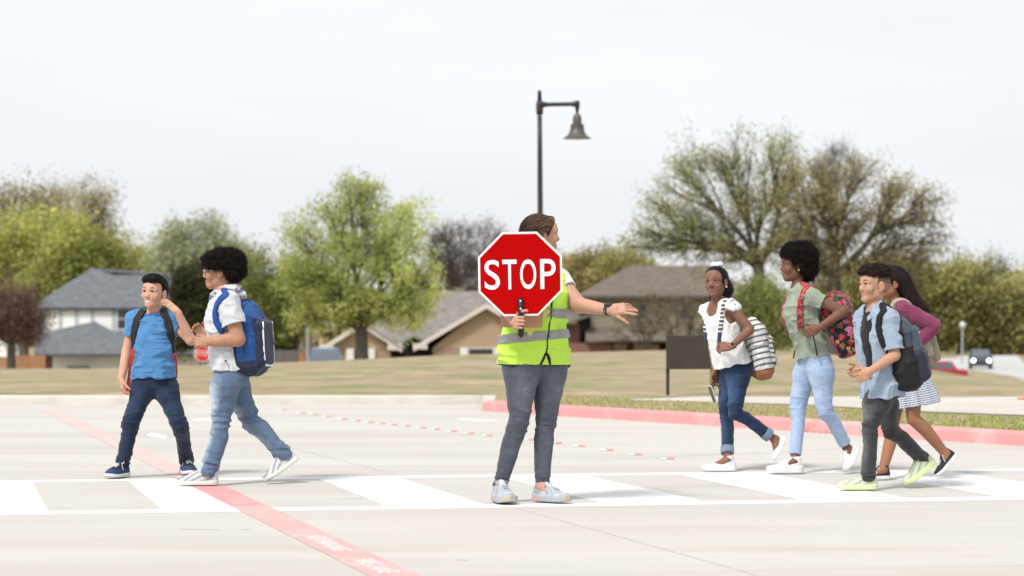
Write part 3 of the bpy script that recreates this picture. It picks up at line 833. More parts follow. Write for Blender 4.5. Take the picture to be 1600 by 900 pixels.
for px, lob, lab in ((1010, [(985, 510, 34, 38), (1015, 490, 34, 40)], 'bare forked shrub in front of the brown-roofed house'), (1062, [(1060, 490, 40, 42), (1095, 505, 30, 36)], 'bare forked shrub by the brown sign board')):
    tree('bare_shrub', lab, 140, px, (px, 546), lob, 120, 7, 4, 4, .07, TAN, .13, M_BARK, spread=.3, twigs=4, twig=.014, cat='shrub', shell=.3)
tree('shrub', 'dark green shrub at the corner of the brown-roofed house', 152, 1120, (1118, 545), [(1125, 520, 22, 28), (1150, 530, 20, 24)], 80, 5, 4, 70, .13, DK + OL[:1], .07, M_BARKD, spread=.32, cat='shrub')

# the far wood behind the houses, one mass
n = 50000
px = rng.uniform(-1100, 2700, n); prof = 455 + 22 * np.sin(px * .011) + 16 * np.sin(px * .031 + 1) + 10 * np.sin(px * .083)
prof = np.where(px > 1330, prof + 5, prof)
py = prof + (565 - prof) * rng.random(n) ** 1.1; d = rng.uniform(330, 370, n)
c = np.stack([(px - 800) / FOC * d, d, EYE + (HZ - py) / FOC * d], 1); c[:, 2] = np.maximum(c[:, 2], -2.4)
v, f = quads(c, .75 * rng.uniform(.6, 1.3, n))
cl = np.array(OL + TAN + DK)[rng.integers(0, 12, n)] * rng.uniform(.7, 1.2, (n, 1))
o = link_mesh('woods', v, f, M_LEAF, col=np.repeat(cl, 4, 0), smooth=False); o['kind'] = 'stuff'
# ------------------------------------------------------------------ houses (front faces set out at their distance, then given their depth)
M_SLATE = mat('slate_shingles', (.125, .135, .15), .9, .32, 2.2, .4, 12, stretch=(1, 1, 3), detail=8)
M_GREYR = mat('grey_shingles', (.20, .187, .17), .9, .3, 2.2, .4, 12, stretch=(1, 1, 3), detail=8)
M_BROWNR = mat('brown_shingles', (.135, .113, .092), .9, .32, 2.2, .4, 12, stretch=(1, 1, 3), detail=8)
M_WWALL = mat('white_wall', (.84, .84, .80), .85, .06, 2)
M_TRIMB = mat('blue_grey_trim', (.42, .46, .48), .7, .08, 3)
M_FASC = mat('pale_fascia', (.60, .53, .48), .7, .06, 3)
M_TANW = mat('tan_siding', (.38, .275, .175), .85, .08, 2, .3, 8, stretch=(.2, .2, 6))
M_BEIGEW = mat('olive_beige_wall', (.27, .235, .165), .85, .12, 2)
M_DARKG = mat('dark_glass', (.03, .035, .045), .12, spec=.6)
M_DARKR = mat('dark_boards_and_shade', (.035, .03, .028), .9, .2)  # dark boards, and the shade of house openings put into the colour
M_WTRIM = mat('white_trim', (.68, .66, .63), .6, .04, 4)
M_WOOD = mat('cedar_boards', (.33, .17, .085), .85, .25, 2, .3, 20, stretch=(6, 6, .6))
M_GREYW = mat('grey_boards', (.12, .11, .105), .9, .25, 2, stretch=(5, 5, .6))
M_STEEL = mat('galvanised_steel', (.42, .43, .44), .5, .1, 10, metal=.6)

def brick_mat(name, a, b, mortar):
    m, n, bs = new_mat(name); N, K = n.nodes.new, n.links.new
    t = N('ShaderNodeTexBrick'); t.inputs['Color1'].default_value = (*a, 1); t.inputs['Color2'].default_value = (*b, 1); t.inputs['Mortar'].default_value = (*mortar, 1)
    t.inputs['Scale'].default_value = 3.2; t.inputs['Mortar Size'].default_value = .018
    tcn = N('ShaderNodeTexCoord'); mpn = N('ShaderNodeMapping'); mpn.inputs['Rotation'].default_value = (math.radians(90), 0, 0)
    K(tcn.outputs['Object'], mpn.inputs['Vector']); K(mpn.outputs[0], t.inputs['Vector']); K(t.outputs[0], bs.inputs['Base Color']); bs.inputs['Roughness'].default_value = .9
    return m
M_TBRICK = brick_mat('tan_brick', (.33, .22, .15), (.26, .17, .12), (.34, .29, .24))
M_RBRICK = brick_mat('red_brick', (.22, .085, .06), (.17, .065, .05), (.25, .2, .17))

def block(parent, name, x0, x1, y0, y1, D, dep, m, front=0.0):
    """Box whose front face covers photo columns x0..x1, rows y0..y1 at distance D - front; dep metres deep."""
    a, b = P(x0, y1, D), P(x1, y0, D); mb = MB(); mb.box((a[0], D - front, a[2]), (b[0], D - front + dep, b[2]))
    return mb.build(name, m, parent)
def slab(parent, name, polys, m, thick=.18):
    """Roof planes given as (column, row, distance) corners, with thickness."""
    mb = MB()
    for p in polys:
        pts = [P(*q) for q in p]; nn = unit(np.cross(pts[1] - pts[0], pts[2] - pts[0]))
        if nn[2] < 0: pts = pts[::-1]
        mb.poly(pts, thick)
    return mb.build(name, m, parent)

# slate-roofed house on the left
h = thing('slate_roof_house', P(180, 580, 150), 'white two-storey house with slate grey hip roof on the left', 'house')
block(h, 'wall', 66, 330, 479, 600, 150, 9, M_WWALL)
block(h, 'garage_wall', 82, 330, 551, 600, 146.4, 3.55, M_WWALL)
block(h, 'brick_wall', 67, 81.6, 551, 600, 146.6, 3.35, M_RBRICK)
for x0, x1 in ((66, 73), (92, 97), (117, 122), (142, 147), (175, 181), (206, 212)):
    block(h, 'trim_board', x0, x1, 484, 552, 150, .035, M_TRIMB, .04)
block(h, 'eave_board', 62, 330, 477.5, 484, 150, .05, M_TRIMB, .1)
w = block(h, 'window', 182, 205, 481.5, 516, 150, .07, M_WTRIM, .09); block(w, 'pane', 184.5, 202.5, 484.5, 497, 150, .03, M_DARKG, .115); block(w, 'pane', 184.5, 202.5, 499, 513, 150, .03, M_DARKG, .115)
slab(h, 'roof', [((55, 480.5, 149.65), (345, 480.5, 149.65), (300, 429, 154.6), (172, 429.5, 154.6), (143, 419, 154.6)), ((55, 480.5, 149.65), (143, 419, 154.6), (55, 474, 160)), ((345, 480.5, 149.65), (345, 476, 160), (300, 429, 154.6)),
                     ((345, 476, 160), (55, 474, 160), (143, 419, 154.6), (300, 429, 154.6))], M_SLATE)
slab(h, 'garage_roof', [((54, 552.5, 145.5), (345, 552.5, 145.5), (345, 519, 149.95), (54, 519, 149.95))], M_SLATE, .15)
slab(h, 'porch_gable_roof', [((53, 553, 145.3), (243, 553, 145.3), (148, 502, 149.9)), ((53, 553, 145.3), (148, 502, 149.9), (66, 520, 149.94))], M_SLATE, .15)
block(h, 'garage_fascia', 56, 330, 551.5, 555.5, 145.6, .06, M_FASC, .02)
t = thing('planter_box', P(120, 582, 145), 'low dark planter box against the white garage wall', 'planter')
block(t, 'box', 104, 139, 574, 586, 145, .5, M_GREYW); block(t, 'soil_plants', 106, 137, 571.5, 574.2, 145.1, .3, mat('dark_foliage', (.05, .06, .04), .9, .4, 8))
t = thing('wooden_fence', P(30, 590, 133), 'orange-brown wooden board fence below the dark red bush', 'fence')
mb = MB()
for i in range(17):
    x0 = -14 + i * 5; a, b = P(x0, 592, 133), P(x0 + 4.6, 557.5 - (i > 5) * 2.5 + random.uniform(-.6, .6), 133); mb.box((a[0], 133, a[2]), (b[0], 133.04, b[2]))
mb.build('boards', M_WOOD, t)
for x in (-10, 33, 64.5): mb = MB(); a, b = P(x, 592, 133), P(x + 3.4, 556, 133); mb.box((a[0], 133.06, a[2]), (b[0], 133.18, b[2])); mb.build('post', M_WOOD, t)
t = thing('white_shed', P(0, 590, 150), 'white rounded shed end at the left edge of the picture', 'shed')
mb = MB(); ring = [P(-30, 590, 150)] + [P(-14 + 24 * math.cos(a), 556 - 28 * math.sin(a) * 1.1, 150) for a in np.linspace(math.pi, 0, 12)] + [P(10, 590, 150)]
mb.poly(ring[::-1], 4.0, V3(0, -1, 0)); mb.build('shell', M_WWALL, t); block(t, 'door', -24, -12, 560, 590, 150, .05, M_GREYW, .06)

# tan gabled house in the middle
h = thing('gabled_house', P(690, 560, 140), 'tan brick single-storey house with two pale-edged gables behind the big tree', 'house')
block(h, 'wall', 545, 846, 541, 590, 140.5, 9, M_TBRICK)
slab(h, 'roof', [((530, 545, 139.5), (865, 545, 139.5), (770, 455, 146), (628, 455, 146)), ((530, 545, 139.5), (628, 455, 146), (530, 540, 152)), ((865, 545, 139.5), (865, 540, 152), (770, 455, 146))], M_GREYR)
ch = block(h, 'chimney', 711, 725, 452, 500, 147, .8, M_TANW); block(ch, 'chimney_cap', 709.5, 726.5, 449.5, 452.4, 147, .95, M_TBRICK, .05)
def gable(x0, xm, x1, ye, ya, D, dep, wx0, wx1, yb):
    fx = [P(wx0, ye + 2, D), P(wx1, ye + 2, D), P(xm, ya + 3, D)]
    mb = MB(); mb.poly(fx[::-1], dep, V3(0, -1, 0)); mb.build('gable_wall', M_TANW, h)
    block(h, 'brick_wall', wx0, wx1, ye + 2.2, 592, D, dep, M_TBRICK)
    k = D + dep
    slab(h, 'gable_roof', [((x0, ye, D - .5), (xm, ya, D - .5), (xm, ya + 1, k + 3), (x0, ye - 1, k + 3)), ((x1, ye, D - .5), (x1, ye - 1, k + 3), (xm, ya + 1, k + 3), (xm, ya, D - .5))], M_GREYR, .12)
    for a, b in (((x0, ye), (xm, ya)), ((xm, ya), (x1, ye))):
        p, q = P(*a, D - .5), P(*b, D - .5); dn = V3(0, 0, -.28)
        mb = MB(); mb.poly([p + dn, q + dn, q, p], .07, V3(0, -1, 0)); mb.poly([p + V3(0, .1, -.02) + dn * .15, q + V3(0, .1, -.02) + dn * .15, q + V3(0, .45, -.02) + dn * .15, p + V3(0, .45, -.02) + dn * .15], .03)
        mb.build('fascia', M_FASC, h)
    for xx, s in ((x0, 1), (x1, -1)):
        block(h, 'eave_return', min(xx, xx + 22 * s), max(xx, xx + 22 * s), ye - 5, ye + 4, D, .5, M_FASC, .48)
gable(500, 566, 628, 543, 503, 136.5, 5, 519, 610, 575)
gable(646, 760, 878, 541.5, 474, 136.5, 5, 676, 858, 575)
for x0, x1, y0 in ((541, 553, 544.5), (573, 586, 544.5), (719, 731, 543), (772, 783, 543)): block(h, 'pilaster', x0, x1, y0, 590, 136.5, .12, M_WTRIM, .14)
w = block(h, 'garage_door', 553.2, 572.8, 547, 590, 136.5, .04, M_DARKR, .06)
w = block(h, 'window', 731.5, 771.5, 543.5, 557, 136.5, .05, M_WTRIM, .07); block(w, 'pane', 733, 770, 545, 556, 136.5, .02, M_DARKG, .09)
block(h, 'entrance_shade_block', 634, 662, 529, 590, 138.6, .3, M_DARKR)  # solid block, painted dark to stand for the shaded entrance
slab(h, 'entrance_roof', [((628, 535, 137.6), (646, 524, 137.6), (650, 522, 141), (628, 530, 141)), ((646, 524, 137.6), (668, 533, 137.6), (668, 528, 141), (650, 522, 141))], M_GREYR, .1)
# brown-roofed house on the right
h = thing('brown_roof_house', P(1030, 555, 160), 'two-storey house with brown hip roof behind the outstretched hand', 'house')
block(h, 'wall', 922, 1165, 462, 600, 160, 9, M_BEIGEW)
slab(h, 'roof', [((906, 463, 159.2), (1182, 463, 159.2), (1110, 415, 165), (985, 415, 165)), ((906, 463, 159.2), (985, 415, 165), (906, 459, 170)), ((1182, 463, 159.2), (1182, 459, 170), (1110, 415, 165))], M_BROWNR)
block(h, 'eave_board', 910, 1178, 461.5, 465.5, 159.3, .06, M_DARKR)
slab(h, 'porch_roof', [((915, 532.5, 156.5), (1160, 532.5, 156.5), (1160, 512, 159.95), (915, 512, 159.95))], M_BROWNR, .12)
slab(h, 'porch_gable_roof', [((940, 532, 156.3), (990, 499, 158.6), (1036, 532, 156.3)), ((1020, 532, 156.2), (1063, 499, 158.6), (1112, 532, 156.2))], M_BROWNR, .12)
block(h, 'porch_shade_block', 924, 1160, 533, 600, 158.2, 1.7, M_DARKR)  # solid block under the porch roof, its shade painted as near-black
for x0, x1 in ((922, 945), (958, 978), (990, 1030), (1048, 1090), (1104, 1160)): block(h, 'porch_wall', x0, x1, 538, 600, 157.4, .5, M_TBRICK)
for x0 in (990, 1060, 1100): w = block(h, 'window', x0, x0 + 20, 474, 500, 160, .05, M_BEIGEW, .06); block(w, 'pane', x0 + 2, x0 + 18, 476, 498, 160, .03, M_DARKG, .08)
block(h, 'side_wall', 884, 906, 506, 600, 159, 6, M_RBRICK); block(h, 'side_shade_block', 906.2, 919, 489, 600, 159.5, 5, M_DARKR)  # second block is solid; the opening's shade is in its dark colour
slab(h, 'side_roof', [((876, 507, 158), (921, 492, 158), (921, 486, 166), (884, 486, 166))], M_BROWNR, .12)
block(h, 'brick_planter', 886, 955, 536, 600, 157, .6, M_RBRICK)
# brick building glimpsed between tree and backpack
h = thing('brick_building', P(440, 560, 170), 'red brick building glimpsed between the blue backpack and the big tree', 'building')
block(h, 'wall', 400, 459, 483, 600, 170, 8, M_RBRICK); w = block(h, 'window', 461, 468, 490, 510, 170, .06, M_WTRIM, .08)
block(h, 'wall', 459.2, 475, 478, 600, 170.3, 8, M_TBRICK)
slab(h, 'roof', [((392, 486, 169.4), (482, 486, 169.4), (470, 462, 174), (405, 462, 174))], M_GREYR)
t = thing('board_fence', P(445, 570, 125), 'dark grey board fence left of the blue car', 'fence')
mb = MB()
for i in range(18):
    x0 = 400 + i * 4; a, b = P(x0, 580, 125), P(x0 + 3.7, 547 + random.uniform(-.5, .5), 125); mb.box((a[0], 125, a[2]), (b[0], 125.03, b[2]))
mb.build('boards', M_GREYW, t)
t = thing('bin', P(473, 566, 124), 'rust-orange bin between the grey board fence and the blue car', 'bin')
mb = MB(); a = P(473, 575, 123); mb.lathe(a, [(.12, 0), (.15, .1), (.17, .6), (.17, .68)], 16); mb.build('body', mat('rust_orange', (.36, .15, .05), .7, .15), t)
mb = MB(); mb.lathe(a + V3(0, 0, .68), [(.185, 0), (.185, .03), (.1, .07), (.02, .08)], 16); mb.build('lid', mat('rust_dark', (.25, .1, .04), .7, .15), t)
t = thing('utility_post', P(480, 566, 122), 'pale utility post standing left of the blue car', 'post')
mb = MB(); a = P(480.5, 575, 122); b = P(480.5, 516, 122); mb.tube([a, b], .075, 10); mb.build('post', M_STEEL, t); mb = MB(); mb.lathe(b, [(.09, 0), (.09, .06), (.05, .1), (.01, .12)], 12); mb.build('cap', M_STEEL, t)

# ------------------------------------------------------------------ cars
M_TYRE = mat('tyre_rubber', (.025, .025, .026), .85); M_RIM = mat('wheel_alloy', (.45, .45, .46), .35, metal=.8)
M_CGLASS = mat('car_glass', (.10, .12, .14), .08, spec=.7); M_LAMPON = mat('lit_headlight', (.9, .88, .8), .3, emit=((1, .93, .78), 5.0))
M_LAMPOFF = mat('headlight_glass', (.6, .62, .64), .15); M_TAIL = mat('tail_light', (.35, .03, .03), .25); M_PLAST = mat('black_plastic', (.03, .03, .033), .6)
def car(label, loc, yaw, paint, lit=False, suv=True, Lc=4.5, Wc=1.8, Hc=1.55):
    """Nose towards local -Y; yaw turns it about Z."""
    r = thing('parked_car' if not lit else 'car', loc, label, 'car'); o_ = np.asarray(loc, float)
    cy, sy = math.cos(yaw), math.sin(yaw); R = np.array([[cy, -sy, 0], [sy, cy, 0], [0, 0, 1]])
    W = lambda v: np.asarray(v, float) @ R.T + o_
    def ext(name, prof, hw, m, par, taper=None, bev=.04):
        n_ = len(prof); mb = MB(); k = [(taper(z) if taper else 1.0) for y, z in prof]
        vs = [(-hw * k[i], y, z) for i, (y, z) in enumerate(prof)] + [(hw * k[i], y, z) for i, (y, z) in enumerate(prof)]
        mb.add(W(vs), [tuple(range(n_)), tuple(range(2*n_-1, n_-1, -1))] + [(i, i+n_, (i+1) % n_ + n_, (i+1) % n_) for i in range(n_)])
        return mb.build(name, m, par, bevel=bev)
    l = Lc / 2; hb = Hc * .6
    body = ext('body', [(-l, .32), (-l, .62), (-l + .12, hb - .12), (-l + 1.15, hb), (l - .25, hb + .03), (l, hb - .15), (l, .32), (l - .3, .25), (-l + .3, .25)], Wc / 2, paint, r, bev=.07)
    tp = lambda z: 1 - .16 * (z - hb) / (Hc - hb)
    re = l - .15 if suv else l - .75
    ext('cabin', [(-l + 1.05, hb - .01), (-l + 1.75, Hc - .05), (-l + 2.1, Hc), (re - .45, Hc - .02), (re, hb)], Wc / 2 * .93, paint, r, tp)
    g = .012
    mb = MB(); a = Wc / 2 * .93
    mb.add(W([(-a*.86, -l + 1.12 - g*2, hb + .06), (a*.86, -l + 1.12 - g*2, hb + .06), (a*.74, -l + 1.70 - g*3, Hc - .09), (-a*.74, -l + 1.70 - g*3, Hc - .09)]), [(0, 1, 2, 3)]); mb.build('windscreen', M_CGLASS, r)
    mb = MB(); mb.add(W([(-a*.84, re - .05 + g*3, hb + .1), (a*.84, re - .05 + g*3, hb + .1), (a*.74, re - .40 + g*3, Hc - .1), (-a*.74, re - .40 + g*3, Hc - .1)]), [(3, 2, 1, 0)]); mb.build('rear_window', M_CGLASS, r)
    for s in (-1, 1):
        mb = MB(); x0, x1 = s * (a * tp(hb + .06) + g), s * (a * tp(Hc - .12) + g)
        for y0, y1, z0, z1 in ((-l + 1.35, -l + 2.35, -l + 1.8, -l + 2.35), (-l + 2.45, re - .3, -l + 2.45, re - .5)):
            mb.add(W([(x0, y0, hb + .06), (x0, y1, hb + .06), (x1, z1, Hc - .12), (x1, z0, Hc - .12)]), [(0, 1, 2, 3) if s < 0 else (3, 2, 1, 0)])
        mb.build('side_window', M_CGLASS, r)
        mb = MB(); mb.box((s*(Wc/2+.02) - .07, -l + 1.35, hb + .02), (s*(Wc/2+.02) + .07, -l + 1.5, hb + .16)); mb.v = [tuple(W(v)) for v in mb.v]; mb.build('mirror', paint, r, bevel=.02)
        mb = MB(); c = W((s * (Wc / 2 - .28), -l + .02, .70)); f_ = R @ V3(0, -1, 0)
        mb.tube([c - f_ * .05, c + f_ * .04, c + f_ * .06], [.15, .14, .09], 16); mb.build('headlight', M_LAMPON if lit else M_LAMPOFF, r)
        mb = MB(); mb.box((s*(Wc/2-.2) - .1, l - .05, hb - .28), (s*(Wc/2-.2) + .1, l + .012, hb - .02)); mb.v = [tuple(W(v)) for v in mb.v]; mb.build('tail_light', M_TAIL, r, bevel=.015)
        for y in (-l + .85, l - .9):
            mb = MB(); c = W((s * (Wc / 2 - .10), y, .33)); ax = R @ V3(s, 0, 0); mb.tube([c - ax * .11, c - ax * .09, c + ax * .09, c + ax * .115], [.29, .33, .33, .29], 24); wh = mb.build('wheel', M_TYRE, r, smooth=False)
            mb = MB(); mb.tube([c + ax * .10, c + ax * .125, c + ax * .13], [.2, .19, .08], 16); mb.build('rim', M_RIM, wh)
    for y, nm in ((-l, 'front_bumper'), (l, 'rear_bumper')):
        mb = MB(); mb.box((-Wc/2 + .03, y - .05, .27), (Wc/2 - .03, y + .05, .48)); mb.v = [tuple(W(v)) for v in mb.v]; mb.build(nm, M_PLAST, r, bevel=.03)
    mb = MB(); mb.box((-.42, -l - .012, .56), (.42, -l + .05, .72)); mb.v = [tuple(W(v)) for v in mb.v]; mb.build('grille', M_PLAST, r, bevel=.02)
    return r
def on_ground(px, D): p = P(px, HZ, D); p[2] = float(ground_z(p[0], D)); return p
car('dark blue-grey car with both headlights lit driving up the distant road', P(1540, 577, 196) + V3(0, 2.2, 0), math.radians(-9), mat('dark_blue_paint', (.045, .065, .09), .25, spec=.6), True, Hc=1.58)
p = on_ground(1457, 150); car('bright red parked car half hidden by the grassy crest', p, math.radians(-58), mat('red_car_paint', (.42, .02, .035), .25, spec=.6), suv=False, Lc=4.3, Hc=1.42)
p = on_ground(508, 128); car('blue parked car nose-on beside the pale utility post', p, math.radians(3), mat('blue_car_paint', (.07, .13, .24), .25, spec=.6), suv=True, Hc=1.72)

# ------------------------------------------------------------------ street furniture
M_POLE = mat('dark_bronze_paint', (.028, .026, .026), .45, .1, 10)
bp = P(845.5, 600, 42); bp[2] = float(ground_z(bp[0], 42)); tp_ = P(843, 141, 42)
t = thing('street_lamp', bp, 'tall dark street lamp with a bell-shaped shade on a side arm', 'street lamp')
mb = MB(); pz = lambda y: lerp(bp, tp_, (y - 598.0) / (141 - 598.0))
mb.tube([bp + V3(0, 0, -.1), bp + V3(0, 0, .1), pz(240), pz(182)], [.062, .06, .043, .04], 16); mb.tube([pz(181), pz(176), pz(164), pz(158)], [.048, .062, .062, .052], 16); mb.tube([pz(158), pz(143), pz(141)], [.036, .034, .02], 16)
mb.build('pole', M_POLE, t, smooth=True)
mb = MB(); mb.lathe(bp, [(.16, 0), (.16, .05), (.1, .12), (.075, .3)], 20); mb.build('base', M_POLE, t, smooth=True)
mb = MB(); a0, a1 = P(845, 163.5, 42), P(902, 162.5, 42)
mb.tube([a0, lerp(a0, a1, .06), lerp(a0, a1, .2), lerp(a0, a1, .8), lerp(a0, a1, .93), a1], [.08, .055, .036, .036, .05, .06], 12)
mb.tube([P(902, 157.5, 42), P(902, 168, 42), P(901.8, 176, 42)], [.045, .04, .022], 12); mb.build('arm', M_POLE, t, smooth=True)
sc_ = 42 / FOC; c = P(901.8, 216.5, 42)
M_SHADE = mat('weathered_bronze', (.10, .092, .082), .5, .15, 12, metal=.3)
mb = MB(); mb.lathe(c, [(22.5*sc_, 0), (22*sc_, .6*sc_), (17*sc_, 3.5*sc_), (13*sc_, 8*sc_), (11*sc_, 14*sc_), (10.3*sc_, 20*sc_), (10.6*sc_, 20.6*sc_), (10.4*sc_, 22*sc_), (7.2*sc_, 22.6*sc_), (6.8*sc_, 32*sc_), (5.6*sc_, 36.5*sc_), (2.5*sc_, 39*sc_), (1.2*sc_, 41*sc_)], 32)
sh = mb.build('lamp_shade', M_SHADE, t, smooth=True); b_ = sh.modifiers.new('edge', 'EDGE_SPLIT'); b_.split_angle = math.radians(50)
mb = MB(); mb.lathe(c + V3(0, 0, -.012), [(.12, 0), (.17, .006), (.17, .012)], 24); mb.build('lens', mat('amber_lens', (.45, .33, .2), .3), t)

M_SBROWN = mat('brown_sign_panel', (.045, .036, .028), .8, .15, 6)
t = thing('sign_board', G(1043, 612, .15), 'low dark brown sign board on two posts behind the girl in the white top', 'sign')
a, b = P(1041, 577, 30.9), P(1117, 524, 30.9); mb = MB(); mb.box((a[0], 30.88, a[2]), (b[0], 30.95, b[2])); mb.build('panel', M_SBROWN, t, bevel=.008)
for x in (1043.5, 1113): a = P(x - 2.6, 614, 30.96); b = P(x + 2.6, 526, 30.96); mb = MB(); mb.box((a[0], 30.955, .1), (b[0], 31.0, b[2])); mb.build('post', M_SBROWN, t)
# small stop sign across the street
M_SRED = mat('sign_red', (.56, .012, .018), .45, spec=.4); M_SWHITE = mat('sign_white', (.80, .80, .79), .45)
def octa(c, r, right, up, rot=0): return [np.asarray(c) + r * (math.cos(a) * np.asarray(right) + math.sin(a) * np.asarray(up)) for a in [math.radians(22.5 + 45 * i) + rot for i in range(8)]]
c = P(316.5, 552.5, 112); t = thing('stop_sign', (c[0], c[1], float(ground_z(c[0], c[1]))), 'small distant red street stop sign between the two boys', 'stop sign')
ex, ez = V3(1, 0, 0), V3(0, 0, 1)
mb = MB(); mb.poly(octa(c, .41, ex, ez), .02, V3(0, -1, 0)); mb.build('border', M_SWHITE, t)
mb = MB(); mb.poly(octa(c + V3(0, -.006, 0), .375, ex, ez), .004, V3(0, -1, 0)); mb.build('face', M_SRED, t)
o = text_mesh('lettering', 'STOP', .36, M_SWHITE, .003); place_text(o, c + V3(0, -.014, 0), ex, ez, .8, 1); shift_to(o, t)
mb = MB(); mb.tube([(c[0], c[1] + .05, float(ground_z(c[0], c[1])) - .1), c + V3(0, .05, .4)], .03, 8); mb.build('post', M_STEEL, t)
# far globe lamp
p = on_ground(1503, 225); t = thing('globe_lamp', p, 'distant slim lamp post with pale globe left of the headlight car', 'street lamp')
c = P(1504, 511, 225); mb = MB(); mb.tube([p + V3(0, 0, -.2), p + V3(0, 0, .3), c], [.13, .1, .08], 10); mb.build('pole', M_STEEL, t)
mb = MB(); mb.lathe(c - V3(0, 0, .1), [(.1, 0), (.27, .15), (.3, .32), (.22, .5), (.08, .6)], 16); mb.build('globe', mat('globe_glass', (.55, .58, .6), .3), t, smooth=True)
# traffic cone cut by the right edge
p = G(1613, 625, .122); t = thing('traffic_cone', p, 'orange-red traffic cone cut off by the right edge of the picture', 'cone')
mb = MB(); mb.lathe(p, [(.108, .02), (.10, .03), (.035, .44), (.028, .45)], 24); mb.build('body', mat('cone_orange', (.70, .10, .05), .5), t, smooth=True)
mb = MB(); mb.box((-.15, -.15, 0), (.15, .15, .022), c=p); mb.build('base', mat('cone_base', (.6, .09, .05), .6), t, bevel=.005)
# ------------------------------------------------------------------ people
M_SKIN = mat('skin', (.5, .35, .28), .58, .07, 30, .08, 220, attr=True, sss=.12, spec=.25)
M_HAIR = mat('hair', (.02, .015, .012), .55, .25, 40, .4, 160, attr=True, spec=.18)
M_HAIRC = mat('curly_hair', (.02, .015, .012), .7, .3, 60, .8, 110, attr=True, spec=.12)
M_LACE = mat('shoe_lace', (.78, .78, .77), .8)

def yawv(deg):
    a = math.radians(deg); return V3(-math.sin(a), -math.cos(a), 0)

class Head:
    def __init__(s, c, H, yaw, pitch=0, roll=0):
        s.c = np.asarray(c, float); s.k = H / .22
        f = yawv(yaw); u = V3(0, 0, 1); l = np.cross(u, f)
        p, r = math.radians(pitch), math.radians(roll)
        f, u = f * math.cos(p) + u * math.sin(p), u * math.cos(p) - f * math.sin(p)
        l, u = l * math.cos(r) + u * math.sin(r), u * math.cos(r) - l * math.sin(r)
        s.R = np.array([l, f, u])
    def w(s, l, f, u): return s.c + s.k * (V3(l, f, u) @ s.R)
    def loc(s, p): return ((p - s.c) @ s.R.T) / s.k

def add_head(F, h, smile=0.0, lips=1.0, nose=1.0, cheek=1.0, child=1.0):
    k, R = h.k, h.R
    E = lambda c, r, kk=.012, op='u': F.ell(h.w(*c), V3(*r) * k, R, kk * k, op)
    C = lambda a, b, r0, r1=None, kk=.01, op='u': F.cap(h.w(*a), h.w(*b), r0 * k, (r0 if r1 is None else r1) * k, kk * k, op)
    E((0, -.014, .030), (.0715, .092, .082))
    E((0, .020, -.028), (.0525, .067, .076), .03)
    E((0, .045, .035), (.060, .048, .050), .03)
    C((.040, .0, -.055), (.010, .060, -.089), .018, .016, .03); C((-.040, .0, -.055), (-.010, .060, -.089), .018, .016, .03)
    E((0, .068, -.090), (.019, .017, .016), .022)
    for s in (1, -1):
        E((s*.036, .062, -.033 + smile*.006), (.026 * cheek, .022, .023), .025)
        C((s*.050, .068, .020), (s*.014, .084, .022), .0065, .0065, .018)
        E((s*.030, .095, .004), (.016, .013, .009), .014, 's')
        E((s*.031, .0735, .003), (.0125, .0135, .0125), .003)
        C((s*.044, .081, -.0075), (s*.020, .0855, -.0085), .0042, .0042, .006)
        C((s*.046, .079, .0135), (s*.018, .0865, .0125), .0042, .0042, .006)
        E((s*.0115 * nose, .094 - .004 * child, -.034), (.0075 * nose, .010, .007), .006)
        E((s*.076, -.010, -.008), (.010, .021, .032), .006); E((s*.086, -.004, -.006), (.006, .011, .020), .006, 's'); E((s*.073, -.002, -.036), (.008, .010, .009), .006)
    C((0, .084 - .003 * child, .010), (0, .104 - .008 * child, -.022), .0075, .0090, .018); E((0, .105 - .008 * child, -.025), (.0105 * nose, .012, .0100), .012)
    z = -.064; q = .5 + .5 * lips; mw = .025 + .004 * max(smile, 0)
    for s in (1, -1):
        C((0, .0895, z + .0035), (s*mw, .076 - smile*.003, z + smile*.007), .0058 * q, .003, .005)
        C((0, .0880, z - .0085), (s*(mw - .002), .075 - smile*.003, z - .001 + smile*.006), .0065 * q, .003, .005)
    E((0, .088, -.078), (.018, .012, .006), .010, 's') if False else None
    C((0, .0895, z - .0025), (mw * .9, .0785, z - .0015 + smile*.006), .0018, .0012, .003, 's'); C((0, .0895, z - .0025), (-mw * .9, .0785, z - .0015 + smile*.006), .0018, .0012, .003, 's') #, .0022, .003, 's')

